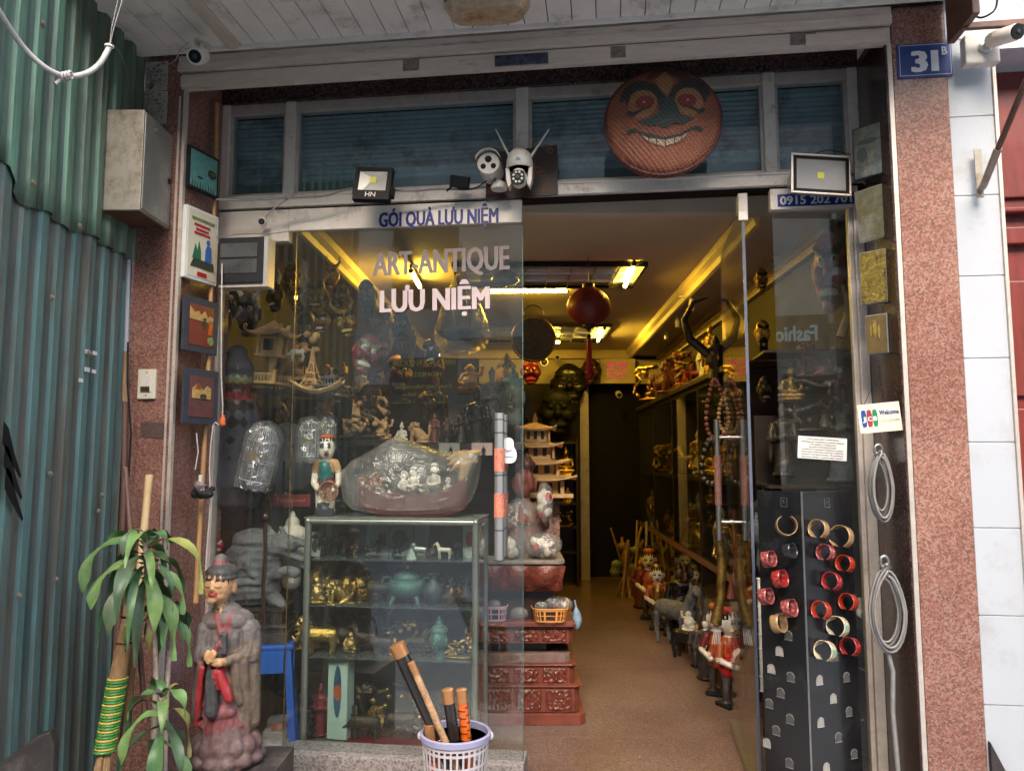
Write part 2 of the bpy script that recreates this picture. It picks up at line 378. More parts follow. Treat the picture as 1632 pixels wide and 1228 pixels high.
glassy('film_clear', (.95, .96, .96), .05, .09, wav=1.0, hcol=(.8, .8, .8), rough=.1, noise_sc=9)
# ---------------------------------------------------------------- ground, street, building across the street
def struct(o): o['kind'] = 'structure'; return o
struct(M().box(-30, 30, -40, 12, -.25, -.12).build('street', 'asphalt'))
struct(M(FM).box(-12, 12, -1.7, -.34, -.119, -.004).build('pavement', 'pavement'))
FLZ = .12
struct(M().add([(-1.9, 2.75, FLZ), (1.85, 2.75, FLZ), (1.95, 9.4, FLZ), (-1.7, 9.4, FLZ), (-1.9, 2.75, -.003), (1.85, 2.75, -.003), (1.95, 9.4, -.003), (-1.7, 9.4, -.003)],
    [(0, 1, 2, 3), (4, 7, 6, 5), (0, 4, 5, 1), (1, 5, 6, 2), (2, 6, 7, 3), (3, 7, 4, 0)]).build('shop_floor', 'terrazzo'))
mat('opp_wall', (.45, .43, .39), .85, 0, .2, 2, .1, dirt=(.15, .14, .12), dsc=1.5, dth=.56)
mat('opp_wall_shaded', (.16, .15, .14), .85, 0, .2, 2, .1)  # wall colour darkened to stand for shade inside the shops opposite
ob_ = T('opposite_building', 'grey rendered town house across the street with shop signs, seen only in the glass', 'building', (0, -5.6, -.12))
wm = M(); wm.box(-14, 14, -5, 0, 2.9, 7.4)
for a, b in ((-14, -9.4), (-6.4, -5.2), (-2.2, -1.4), (1.4, 2.0), (4.8, 5.6), (9, 14)): wm.box(a, b, -5, 0, 0, 2.9)
wm.build('wall', 'opp_wall', ob_); M().box(-14, 14, -4.9, -1.2, 0, 2.89).build('shop_interior', 'opp_wall_shaded', ob_)
for x in (-11, -7.5, -3.8, 0, 3.6, 7.2, 11): M().box(x-.6, x+.6, 0, .04, 4.2, 6.0).build('window', 'black_gap', ob_)
for x in (-8, 0, 8): M().box(x-2.9, x+2.9, 0, .9, 3.5, 3.62).build('balcony', 'opp_wall', ob_)
# ---------------------------------------------------------------- the shop building
SB = T('shop_building', 'narrow antique shop house with red granite pillars, glass front and a deep cluttered room', 'building', (0, 3.3, 0), RZ)
def fb(): return M()
UL, UR = -1.385, 1.50
fb().box(-1.60, UL, -.35, .10, 0, 3.36).build('granite_pillar', 'red_granite', SB, bevel=.004)
fb().box(1.52, 1.715, -.35, .14, 0, 3.236).build('granite_pillar', 'red_granite', SB, bevel=.004)
fb().box(1.495, 1.5195, -.345, .14, 0, 3.16).build('jamb_lining', 'dark_granite', SB)
fb().box(1.5005, 1.5165, -.354, -.3455, 0, 3.09).build('corner_trim', 'alu', SB)
fb().box(UL-.002, UL+.012, -.354, -.335, 0, 3.09).build('corner_trim', 'alu', SB)
fb().box(UL-.024, UL-.014, -.3525, -.3503, 0, 3.06).build('corner_trim', 'alu', SB)
fb().box(UL, 1.495, -.04, .2, 3.172, 3.36).build('lintel', 'dark_granite', SB)
fb().box(-1.64, 1.75, -.02, 6.3, 3.362, 3.6).build('upper_light_block', 'opp_wall', SB)  # unseen slab over the room, added to keep daylight out
fb().box(-1.66, 1.76, -.46, -.0205, 3.302, 4.6).build('upper_light_block', 'opp_wall', SB)  # unseen box above the housing, added to close a sunlight leak
# shutter housing
fm = fb(); fm.box(-1.40, 1.515, -.352, -.325, 3.09, 3.158); fm.box(-1.41, 1.518, -.372, -.325, 3.163, 3.198); fm.box(-1.41, 1.518, -.366, -.325, 3.2, 3.233)
for x0, x1 in ((-1.40, -1.27), (1.20, 1.50)): fm.box(x0, x1, -.362, -.3521, 3.098, 3.145)
FS = fm.build('shutter_housing', 'beige_rail', SB, bevel=.002)
pm = fb(); u0, z0 = L(831, 95, .355); pm.box(u0-.11, u0+.11, -.358, -.3523, z0-.023, z0+.023); pm.build('name_plate', 'blue_grey', SB, bevel=.004) if 'blue_grey' in MATS else pm.build('name_plate', mat('blue_grey', (.05, .06, .09), .4, .3, .9, 60, .2), SB, bevel=.004)
for px, py, wd in ((655, 104, .07), (985, 83, .06), (1280, 62, .1)):
    u0, z0 = L(px, py, .353); sm = fb(); sm.box(u0-wd/2, u0+wd/2, -.3532, -.3521, z0-.024, z0+.024); sm.build('peeled_sticker', mat('stick', (.2, .15, .13), .8, 0, .4, 60, .1), SB)

# canopy of white boards
cm = fb(); u = -1.625
while u < 1.74:
    cm.box(u, min(u+.092, 1.75), -1.0, -.39, 3.252, 3.275); u += .096
CP = cm.build('canopy', 'board_white', SB)
fb().box(-1.63, 1.76, -1.0, -.36, 3.276, 3.3).build('canopy_backing', 'black_gap', SB)
fb().box(-1.63, 1.75, -.392, -.375, 3.236, 3.2515).build('canopy_edge_strip', 'board_white', SB)
fb().box(-1.64, -1.615, -1.0, -.375, 3.23, 3.25).build('canopy_edge_strip', 'board_white', SB)
bt = fb(); p0 = FMI @ PZ(372, 0, 3.25); p1 = FMI @ PZ(420, 68, 3.25)
bt.box(-1.17, -1.11, -.98, -.395, 3.240, 3.2515); bt.box(-1.155, -1.125, -.98, -.395, 3.228, 3.2402)
bt.build('cover_batten', 'beige_rail', SB, bevel=.002)
# transom windows
muls = [(-1.385, -1.35), (-1.071, -1.021), (.02, .078), (1.103, 1.153), (1.455, 1.495)]
for i in range(4):
    a, b = muls[i][1], muls[i+1][0]
    f = M(); f.box(a, b, -.022, .03, 3.124, 3.1715); f.box(a, b, -.022, .03, 2.72, 2.735)
    f.box(a, a+.014, -.014, .03, 2.735, 3.124); f.box(b-.014, b, -.014, .03, 2.735, 3.124)
    fo = f.build('transom_window', 'alu', SB, bevel=.002)
    M().box(a+.014, b-.014, .0, .005, 2.735, 3.124).build('pane', 'window_glass', fo)
    g = M(); z = 2.775 + (0 if i != 1 else .0)
    def slat(s_, t_, a=a, b=b):
        zz = 2.80+t_*.33; return (a-.005+(b-a+.01)*s_, .05+.012*abs(math.sin(zz*math.pi/.0225)), zz)
    g.grid(slat, 1, 96); g.build('roller_blind', 'blind', fo, smooth=False)
    M().box(a-.005, b+.005, .045, .06, 2.72, 2.80).build('blind_hem', mat('blind_hem', (.12, .16, .15), .5, 0, .1, 5, .05), fo)
f = M()
for a, b in muls: f.box(a, b, -.028, .04, 2.722, 3.1718)
f.box(UL, 1.495, -.034, .04, 2.662, 2.7195)
f.box(UL+.01, 1.49, -.04, -.0345, 2.708, 2.7185)
f.build('transom_frame', 'alu_white', SB, bevel=.003)
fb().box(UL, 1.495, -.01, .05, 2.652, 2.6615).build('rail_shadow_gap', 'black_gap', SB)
M().box(UL, 1.495, .065, .2, 2.7, 3.17).build('blind_box', 'black_gap', SB)
# front panels
def panel(a, b, z0, z1, v, rail=None, name='glass_panel', mt='pane_glass'):
    o = M().box(a, b, v-.004, v+.004, z0, z1).build(name, mt, SB)
    return o
G1 = panel(UL+.012, -1.006, .27, 2.58, .012)
G2 = panel(-1.006, .048, .245, 2.555, -.012)
G3 = panel(1.13, 1.455, .2, 2.56, .0)
fb().box(-1.036, .048, -.034, -.006, 2.545, 2.648).build('header_rail', 'alu_white', SB, bevel=.002)
fb().box(UL, -1.04, -.026, .02, 2.50, 2.651).build('header_rail', 'alu_white', SB, bevel=.002)
fb().box(1.118, 1.476, -.03, .01, 2.557, 2.648).build('header_rail', 'alu_white', SB, bevel=.002)
fb().box(1.456, 1.4945, -.03, .03, .12, 2.556).build('frame_post', 'alu', SB, bevel=.003)
fb().box(1.436, 1.4555, -.015, .02, .12, 2.556).build('frame_post', 'alu', SB, bevel=.003)
fb().box(UL+.001, UL+.016, -.02, .03, .2, 2.5).build('frame_post', 'alu', SB, bevel=.003)
fb().box(-1.0045, -1.0015, -.0165, -.0125, .245, 2.55).build('edge_seal', 'brass', SB)
fb().box(.0482, .0505, -.016, -.008, .245, 2.545).build('edge_seal', 'verdigris', SB)
fb().box(UL, .055, -.06, .10, .121, .243).build('curb', 'curb_stone', SB, bevel=.004)
fb().box(1.12, 1.495, -.06, .1, .121, .2).build('curb', 'curb_stone', SB, bevel=.004)
# lettering
t = textm('GÓI QUÀ LƯU NIỆM', S(700, 345, .034)*191, S(700, 345, .034)*24, .0015, 0, fat=.05); ua, za = L(698, 358, .0355)
t.build('lettering', 'blue_paint', G2, loc=(ua, -.0358, za))
mat('letter_grey', (.19, .155, .15), .6, 0, .08, 9, 0, emit=0); mat('letter_pink', (.46, .37, .39), .6, 0, .08, 9, 0)
t = textm('ART-ANTIQUE', S(700, 410, .018)*218, S(700, 410, .018)*39, .0012, 0, fat=.045); ua, za = L(702, 434, .018); t.build('lettering', 'letter_grey', G2, loc=(ua, -.0175, za), rot=(0, R(-1.1), 0))
t = textm('LƯU NIỆM', S(700, 470, .018)*176, S(700, 470, .018)*36, .0012, 0, fat=.05); ua, za = L(692, 494, .018); t.build('lettering', 'letter_pink', G2, loc=(ua, -.0175, za), rot=(0, R(-.6), 0))
# phone number strip
ua, za = L(1300, 317, .034); k = S(1300, 317, .034)
PN = M().box(ua-k*61, ua+k*61, -.0325, -.0303, za-k*10.5, za+k*10.5).build('phone_strip', 'blue_paint', SB)
t = textm('0915 202 701', k*115, k*15, .001, .012, fat=.022); t.build('lettering', 'white_paint', PN, loc=(ua, -.0338, za-k*7.5))
# ------------------------------------------------ room behind the glass (built in world axes)
def kx(Y): return .03*(Y-3.3)
def room(name, mt, *segs, **kw):
    m = M(FMI)
    for s_ in segs:                       # x0,x1 at front / back, Y0,Y1, z0,z1
        xa, xb, Y0, Y1, z0, z1 = s_
        m.add([(xa+kx(Y0), Y0, z0), (xb+kx(Y0), Y0, z0), (xb+kx(Y1), Y1, z0), (xa+kx(Y1), Y1, z0), (xa+kx(Y0), Y0, z1), (xb+kx(Y0), Y0, z1), (xb+kx(Y1), Y1, z1), (xa+kx(Y1), Y1, z1)],
              [(0, 3, 2, 1), (4, 5, 6, 7), (0, 1, 5, 4), (1, 2, 6, 5), (2, 3, 7, 6), (3, 0, 4, 7)])
    return m.build(name, mt, SB, **kw)
room('ceiling', 'ceil_int', (-1.12, 1.22, 3.62, 9.0, 2.76, 2.86))
room('soffit', 'ceil_int', (-1.75, -1.121, 3.75, 9.0, 2.70, 2.86), (1.221, 1.75, 3.62, 9.0, 2.70, 2.86), (-1.12, 1.22, 3.54, 3.619, 2.68, 2.86))
cr = M(FMI)
for xs, sg in ((-1.12, 1), (1.22, -1)):
    prof = [(0, 2.70), (0, 2.655), (.02, 2.66), (.03, 2.69), (.055, 2.715), (.06, 2.757), (0, 2.757)]
    vs = [(xs+sg*(a-.005)+kx(Y), Y, z) for Y in (3.66, 8.8) for a, z in prof]; n = len(prof)
    cr.add(vs, [(i, (i+1) % n, (i+1) % n+n, i+n) for i in range(n)]+[tuple(range(n)), tuple(range(n, 2*n))])
cr.box(-1.0+.16, 1.22+.16, 8.70, 8.76, 2.66, 2.757)
cr.build('cornice', 'cornice', SB)
wc = M(FMI)
for i, (h0, h1, d) in enumerate(((2.60, 2.64, .03), (2.64, 2.665, .055), (2.665, 2.699, .09))):
    for Y0, Y1 in ((3.7, 8.8),): wc.add([(1.62-d+kx(Y0), Y0, h0), (1.63+kx(Y0), Y0, h0), (1.63+kx(Y1), Y1, h0), (1.62-d+kx(Y1), Y1, h0), (1.62-d+kx(Y0), Y0, h1), (1.63+kx(Y0), Y0, h1), (1.63+kx(Y1), Y1, h1), (1.62-d+kx(Y1), Y1, h1)], [(0, 3, 2, 1), (4, 5, 6, 7), (0, 1, 5, 4), (1, 2, 6, 5), (2, 3, 7, 6), (3, 0, 4, 7)])
wc.build('cornice', 'cornice', SB)
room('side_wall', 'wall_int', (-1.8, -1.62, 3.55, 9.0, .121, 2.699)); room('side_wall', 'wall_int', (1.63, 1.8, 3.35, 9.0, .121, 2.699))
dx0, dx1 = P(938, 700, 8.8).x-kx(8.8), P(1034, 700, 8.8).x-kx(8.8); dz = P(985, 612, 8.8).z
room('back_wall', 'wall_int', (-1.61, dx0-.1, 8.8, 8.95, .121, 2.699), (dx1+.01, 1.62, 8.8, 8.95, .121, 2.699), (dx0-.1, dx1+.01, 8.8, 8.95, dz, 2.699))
room('back_wall_panel', 'ceil_int', (-.55, dx1+.6, 8.775, 8.799, dz+.005, 2.655))
room('passage_dark_block', 'black_gap', (dx0-.2, dx1+.2, 9.0, 10.2, .06, 2.6))  # near-black block stands in for the darkness of the unlit passage
room('door_frame', 'alu', (dx0-.1, dx0, 8.76, 8.86, .121, dz))
# ------------------------------------------------ open right glass door
hA = Vector((.998, 3.17, 0)); hB = Vector((1.135, 4.0, 0))
DR = T('glass_door', 'frameless glass door standing open inwards with a pair of long pull handles', 'door', hA)
DR.parent = None
dd = (hB-hA); ang = math.atan2(dd.y, dd.x); DR.rotation_euler = (0, 0, ang); dl = dd.length
M().box(0, dl, -.005, .005, .16, 2.60).build('pane', 'pane_glass', DR)
M().box(-.004, -.0005, -.006, .006, .16, 2.6).build('edge_strip', mat('edge_blue', (.12, .14, .19), .3, .2), DR)
M().box(0, dl, -.02, .02, .128, .175).build('bottom_rail', 'steel', DR, bevel=.003)
mc = M(); mc.box(-.012, .06, -.02, .02, 2.56, 2.64); mc.box(-.012, .0, -.02, .02, 2.52, 2.56); mc.build('top_clamp', 'alu_white', DR, bevel=.003)
hz0, hz1 = P(1167, 863, 3.75).z, P(1167, 667, 3.75).z; hx = dl-.18
for sg in (-1, 1):
    h = M(); h.tube([(hx, sg*.066, hz0), (hx, sg*.066, hz0+.17)], .014, 14); h.tube([(hx, sg*.066, hz1-.18), (hx, sg*.066, hz1)], .014, 14); h.tube([(hx, sg*.066, hz0+.17), (hx, sg*.066, hz1-.18)], .0135, 12)
    for z in (hz0+.09, hz1-.09): h.tube([(hx, sg*.006, z), (hx, sg*.06, z)], .007, 10); h.tube([(hx, sg*.005, z), (hx, sg*.012, z)], .013, 12)
    ho = h.build('pull_handle', 'steel', DR, smooth=40)
    gm = M(); gm.tube([(hx, sg*.066, hz0+.172), (hx, sg*.066, hz1-.182)], .0175, 14); gm.build('wrapped_grip', mat('grip_dark', (.2, .09, .075), .6, 0, .5, 90, .4), ho, smooth=40)
# left sliding panel handles (outer and inner)
mat('grip_pink', (.58, .19, .13), .6, 0, .5, 110, .4, dirt=(.05, .03, .03), dsc=90, dth=.6)
ua = L(796, 770, .07)[0]; z0 = L(796, 893, .07)[1]; z1 = L(796, 658, .07)[1]; ln = z1-z0
for sg, r in ((-1, .0205), (1, .019)):
    vv = -.012+sg*.062; h = M(); h.tube([(ua, vv, z0), (ua, vv, z1)], r, 18)
    for z in (z0+ln*.2, z1-ln*.2): h.tube([(ua, -.012+sg*.004, z), (ua, vv, z)], .009, 10)
    ho = h.build('pull_handle', 'chrome', G2, smooth=40)
    gm = M()
    for g0, g1 in ((.29, .45), (.6, .755)): gm = M(); gm.tube([(ua, vv, z0+ln*g0), (ua, vv, z0+ln*g1)], r+.0025, 18); gm.build('wrapped_grip', 'grip_pink', ho, smooth=40)
    for f_ in (.0, .2, .57, .86, .95): rg = M(); rg.torus((ua, vv, z0+ln*f_+.003), r+.0005, .002, 18, 5); rg.build('ring', 'black_plastic', ho)
# white sticker tag next to handle
ua, za = L(811, 716, .02); st = M(); pts = smoothpoly([(-.028, .045), (.0, .055), (.022, .04), (.02, .012), (.036, -.012), (.03, -.055), (-.01, -.062), (-.035, -.05), (-.03, 0)]); st.prism([(ua+x, za+z) for x, z in pts], -.019, -.0162)
ST = st.build('door_sticker', 'white_paint', G2); M().box(ua-.026, ua+.02, -.0205, -.0192, za-.034, za-.03).build('sticker_print', 'blue_cloth', ST); textm('Push', .035, .012, .001).build('lettering', 'blue_paint', ST, loc=(ua-.005, -.0205, za-.01))
# ------------------------------------------------ neighbour on the right
NB = T('neighbour_building', 'next-door house with a white tiled pillar and dark red panelled door', 'building', (0, 3.3, 0), RZ)
n0, n1 = 1.7165, L(1605, 600, .345)[0]+.012
nm = M(); zz = -.03
zs = [L(1560, y, .345)[1] for y in (1122, 983, 846, 710, 577, 445, 315, 185)]; st_ = (zs[-1]-zs[0])/7
z = zs[0]-st_
while z < 3.6: nm.box(n0, n1, -.345, .2, z+.002, z+st_-.002); z += st_
nm.build('tiled_pillar', 'tile_white', NB, bevel=.0015); M().box(n0+.004, n1-.003, -.342, .19, -.1, 3.6).build('grout', 'grout', NB)
M().box(n1+.0005, n1+.012, -.355, -.325, 0, 3.1).build('edge_trim', 'alu', NB)
zt = L(1600, 97, .1)[1]
M().box(n1+.001, 3.2, -.2, .4, zt, 3.6).build('door_head', mat('nb_head', (.4, .42, .45), .5), NB)
M().box(n1+.001, 3.2, .0, .4, -.1, zt-.002).build('door_leaf', 'red_door', NB)
dm = M()
for z0, z1 in ((.1, .9), (.95, 1.7), (1.75, zt-.9), (zt-.55, zt-.08)): dm.box(n1+.06, n1+.55, -.02, -.0005, z0, z1)
dm.box(n1+.001, 3.2, -.04, -.0005, zt-.75, zt-.68); dm.box(n1+.001, 3.2, -.05, -.0005, zt-.62, zt-.6); dm.build('door_panel', 'red_door', NB, bevel=.006)

jl = M()
for Y_ in (3.9, 5.1, 6.3, 7.5): jl.box(-1.4, 1.7, Y_, Y_+.004, FLZ+.0003, FLZ+.0012)
for x_ in (.17, .98): jl.box(x_, x_+.004, 3.0, 8.7, FLZ+.0013, FLZ+.0021)
struct(jl.build('floor_joints', mat('joint_dark', (.19, .12, .09), .5)))
# ================================================================= things outside
mat('fence_green', (.15, .29, .20), .55, .1, .12, 5, .05, dirt=(.085, .09, .07), dsc=2.4, dth=.46, stretch=(3, 3, .35))
mat('fence_teal', (.10, .19, .185), .6, .1, .18, 7, .08, dirt=(.11, .095, .075), dsc=3.2, dth=.53, stretch=(3, 3, .35))
mat('fence_grime', (.12, .11, .09), .8, 0, .3, 7, .08, dirt=(.05, .10, .095), dsc=3, dth=.55, stretch=(3, 3, .3))
mat('fence_green_grime', (.10, .155, .11), .7, 0, .25, 7, .06, dirt=(.05, .05, .04), dsc=2, dth=.52, stretch=(3, 3, .3))
FE = T('corrugated_fence', 'corrugated metal fence, pale green sheet lapped over grimy teal sheet, left of the shop', 'fence', (-1.64, 0, -.004))
def corr(Y, d=.023, p=.1, ph=.02):
    t = ((Y+ph)/p) % 1
    return d*(0 if t < .32 else (t-.32)/.14 if t < .46 else 1 if t < .82 else (1-(t-.82)/.18))
Ys = []
Y = 1.5
while Y < 3.145:
    for q in (0, .32, .39, .46, .64, .82, .9): Ys.append(Y+q*.1-.02)
    Y += .1
Ys = [y for y in Ys if 1.48 < y < 3.142]+[3.142]
def sheet(name, mts, zb, zt, off, hole=None, nz=14):
    m = M(); vs = []; fs = []
    for y in Ys:
        b, t = zb(y), zt(y)
        for k in range(nz+1):
            z = b+(t-b)*k/nz; vs.append((off+corr(y)+.004*noise.noise(Vector((y*2, z*1.5, off*50))), y, z))
    for i in range(len(Ys)-1):
        for k in range(nz): fs.append((i*(nz+1)+k, (i+1)*(nz+1)+k, (i+1)*(nz+1)+k+1, i*(nz+1)+k+1))
    m.add(vs, fs)
    me = m.mesh(name, mts, smooth=25)
    for p in me.polygons:
        yc = p.center.y; t = ((yc+.02)/.1) % 1; p.material_index = 1 if (t < .40 or t > .9) and noise.noise(Vector((yc*4, p.center.z*.8, 3))) > -.45 else 0
    o = link(name, me, FE); sd_ = o.modifiers.new('t', 'SOLIDIFY'); sd_.thickness = .0015
    return o
low = lambda y: 0.004 if True else 0
edge = lambda y: 2.345+.012*math.sin(y*23)+.03*noise.noise(Vector((y*5, 0, 0)))-(0.0 if y > 2.42 else -.1*min(1, (2.42-y)*8))
sheet('lower_sheet', ['fence_teal', 'fence_grime'], low, lambda y: 2.62, 0)
sheet('upper_sheet', ['fence_green', 'fence_green_grime'], edge, lambda y: 3.75, .014)
for px, py, w_, h_ in ((139, 559, 15, 7), (150, 561, 7, 6), (139, 587, 15, 7), (150, 590, 7, 6), (130, 604, 9, 6)):
    Yv = 1.60*1200/(816-px); p_ = P(px, py, Yv); k = Yv/1200
    M().box(.0445, .046, -.018 if w_ > 10 else -.014, .018 if w_ > 10 else .014, -h_*k/2, h_*k/2).build('tape_strip', 'white_paint', FE, loc=(-.016, Yv, p_.z))
gr = M(); pts = [(2.36, 1.62), (2.385, 1.6), (2.42, 1.52), (2.46, 1.45), (2.455, 1.44), (2.40, 1.50), (2.36, 1.55)]
for i in range(3):
    gr.add([(.0475, y+(i*.012), z-.07*i) for y, z in pts]+[(.0465, y+(i*.012), z-.07*i) for y, z in pts], [tuple(range(7)), tuple(range(13, 6, -1))]+[(j, (j+1) % 7, (j+1) % 7+7, j+7) for j in range(7)])
gr.build('graffiti_mark', 'black', FE)
bl = M()
for yy, zz in ((2.44, 2.42), (2.72, 2.36), (2.44, 2.98), (2.97, 1.36), (2.58, 2.06), (2.70, 1.08), (2.95, 1.3), (2.5, 1.06), (2.33, 1.7), (2.83, 1.9), (2.93, 2.6), (2.63, 1.45), (2.43, .7)):
    bo = M(); bo.lathe([(.012, 0), (.012, .002), (.006, .003), (.006, .008), (0, .009)], 10, axis='x'); bo.build('bolt', 'galv', FE, loc=(.037, yy, zz), smooth=40)
# slab bottom left
SLp = P(40, 1200, 2.3)
sb = M(); sb.prism([(-.14, -.62), (.10, -.62), (.075, .02), (.06, .055), (.03, .045), (-.12, -.06)], 0, .05)
tag(sb.build('stone_slab', mat('slab_dark', (.035, .028, .026), .5, 0, .5, 9, .2, dirt=(.14, .12, .11), dsc=6, dth=.62), None, bevel=.004, loc=SLp, rot=(R(-4), 0, R(15))), 'broken dark stone slab leaning at the foot of the corrugated fence', 'stone slab')
# electrical box
Ya = 2.876; k = Ya/1200; c0 = P(194, 254, Ya)
EB = T('electrical_box', 'dusty grey-beige sheet metal electrical box bolted high beside the left pillar', 'electrical box', (c0.x, Ya, c0.z-.205))
bx = M(); bx.box(-.084, .081, 0, .25, 0, .41); bx.build('case', 'galv', EB, bevel=.003)
dm = M(); dm.box(.0815, .086, .006, .244, .008, .402); d_ = dm.build('door', 'galv_worn', EB, bevel=.002)
hm = M(); hm.lathe([(.013, 0), (.013, .004), (.007, .005), (0, .005)], 14, axis='x'); hm.build('lock', 'galv', d_, loc=(.086, .09, .36), smooth=40); hm.build('lock', 'black_plastic', d_, loc=(.086, .225, .2), smooth=40)
M().box(-.07, .07, .02, .23, -.004, -.0005).build('base_plate', 'rust', EB)
# conduit
cpm = M(); pa = G(206, 362, .375); pb = G(201, 560, .375); pc = G(199, 640, .375); pd = G(197, 800, .375)
CO = T('conduit_pipe', 'white plastic conduit running down the edge of the left pillar into a taped brown pipe', 'pipe', (pa.x, pa.y, 0))
def rel(p, o): return tuple(Vector(p)-Vector(o.location))
M().tube([rel(pa+Vector((0, 0, .1)), CO), rel(pa, CO), rel(pb, CO)], .010, 10).build('upper_pipe', mat('pvc', (.36, .37, .41), .4, 0, .08), CO, smooth=40)
M().tube([rel(pb, CO), rel(pc, CO)], .012, 10).build('sleeve', 'straw', CO, smooth=40)
M().tube([rel(pc, CO), rel(pd, CO), rel(pd+Vector((0, 0, -.9)), CO)], .010, 10).build('lower_pipe', mat('brown_pipe', (.17, .09, .07), .5, 0, .2, 12), CO, smooth=40)
M().tube([rel(P(204, 545, 3.1), CO), rel(P(203, 610, 3.08), CO), rel(P(209, 690, 3.08), CO), rel(P(205, 760, 3.1), CO)], .004, 6).build('wire', 'black_plastic', CO, smooth=40)
# papers on pillar
def paper(lbl, px0, py0, px1, py1, mt, seed, off=.3525, dark='black', tilt=0, cat='paper notice'):
    u0, z0 = L((px0+px1)/2, (py0+py1)/2, off); k = S(px0, py0, off); w_, h_ = (px1-px0)*k/2, (py1-py0)*k/2
    o = T('paper_notice', lbl, cat, FM @ Vector((u0, -off, z0)), RZ)
    def cur(i, j): return ((2*i-1)*w_, -.002-.006*max(0, abs(2*j-1)-.6)*abs(math.sin(i*5+seed)), (2*j-1)*h_+tilt*(2*i-1)*h_)
    m = M(); m.grid(cur, 8, 8); so_ = m.build('sheet', mt, o); md = so_.modifiers.new('t', 'SOLIDIFY'); md.thickness = .0006
    rn = random.Random(seed); pm_ = M()
    for i in range(34):
        x, z = rn.uniform(-.85, .85)*w_, rn.uniform(-.85, .85)*h_; l_ = rn.uniform(.002, .012); a = rn.choice((0, 1.57, .7, -.7))
        pm_.cb((x, -.0125, z), (l_, .0005, .0012), (0, a, 0))
    for r_ in (.35, .5):
        n_ = 18
        for i in range(n_):
            a = 2*math.pi*i/n_
            if rn.random() < .75: pm_.cb((math.cos(a)*w_*r_*1.3, -.0125, math.sin(a)*h_*r_), (.0035, .0005, .001), (0, -a+1.57, 0))
    pr = pm_.build('print', 'brown_board', o); pr['kind'] = 'stuff'; pr.location = (0, .006, 0)
    return o
paper('grey paper talisman with round print, upper of the two pasted above the metal box', 232, 100, 268, 145, 'grey_paper', 3)
paper('torn grey paper talisman with scribbled print, lower one half hidden by the metal box', 222, 147, 267, 197, 'grey_paper', 5, tilt=-.05)
# switch
u0, z0 = L(236, 612, .351)
SW = T('doorbell_switch', 'cream wall switch with dark rocker on the left granite pillar', 'switch', FM @ Vector((u0, -.3505, z0)), RZ); k = S(236, 612, .35)
M().box(-14*k, 14*k, -.012, 0, -22*k, 22*k).build('plate', 'cream', SW, bevel=.002)
M().box(-9*k, 8*k, -.016, -.0125, -12*k, 12*k).build('rocker', 'white_plastic', SW, bevel=.001); M().box(-8*k, 6*k, -.0185, -.0165, -11*k, -4*k).build('rocker_tip', 'brown_board', SW)
for z in (-17, 17): M().lathe([(.003, 0), (.003, -.002), (0, -.002)], 10, axis='y').build('screw', 'brown_board', SW, loc=(0, -.0125, z*k))
u0, z0 = L(246, 685, .351)
tag(M().prism([(-.055, -.03), (.055, -.034), (.06, .03), (.0, .032), (-.065, .034)], -.001, 0).build('glue_patch', mat('stain', (.085, .05, .042), .7, 0, .4, 70, .1), None, loc=FM @ Vector((u0, -.3512, z0)), rot=(0, 0, RZ)), 'dark brown glue patch left on the pillar below the switch', 'patch')
# hanging pictures, left jamb
RL = R(70.7)
def picture(lbl, px, py, Yc, w_, h_, rz, frame, art, decor, fw=.012, tilt=0, cat='picture', th=.012, nm='hanging_picture'):
    o = T(nm, lbl, cat, P(px, py, Yc), rot=(0, tilt, rz))
    M().box(-w_/2, w_/2, 0, th, -h_/2, h_/2).build('board', frame, o, bevel=.002)
    a = M().box(-w_/2+fw, w_/2-fw, -.002, -.0005, -h_/2+fw, h_/2-fw).build('artwork', art, o)
    for nme, mt, polys in decor:
        m = M()
        for pl in polys: m.prism([(x*(w_/2-fw), z*(h_/2-fw)) for x, z in pl], -.0045, -.0025)
        m.build(nme, mt, a)
    return o
mat('sea_print', (.10, .27, .26), .4, 0, .35, 30, .05, stretch=(1, 1, 7), coat=.3); mat('ink', (.03, .04, .03), .5); mat('lac_red', (.16, .03, .025), .3, 0, .1, 20, .02, coat=.3); mat('lac_tan', (.42, .27, .1), .4, 0, .3, 50, .05)
mat('frame_slate', (.045, .05, .065), .4, 0, .2, 20, .05); MATS['frame_slate'].node_tree.nodes['Principled BSDF'].inputs['Specular IOR Level'].default_value = .15
blob = lambda cx, cz, rx, rz_, n=14, s=1: [(cx+rx*math.cos(2*math.pi*i/n)*(1+.12*math.sin(i*3.1+s)), cz+rz_*math.sin(2*math.pi*i/n)*(1+.12*math.cos(i*2.3+s))) for i in range(n)]
picture('sea-green bay scene with an islet in a black frame, topmost on the left jamb', 325, 275, 3.215, .185, .185, RL, 'black_plastic', 'sea_print',
    [('islet', 'ink', [blob(.6, .05, .32, .25), blob(-.3, -.4, .2, .06)]), ('islet_top', mat('ink_green', (.16, .2, .08), .5, 0, .4, 60), [blob(.62, .12, .2, .14)]), ('reeds', 'ink', [[(x, -1), (x+.06, -1), (x+.03, -.62-.2*(i % 3)/3)] for i, x in enumerate([-.9+.2*j for j in range(9)])])])
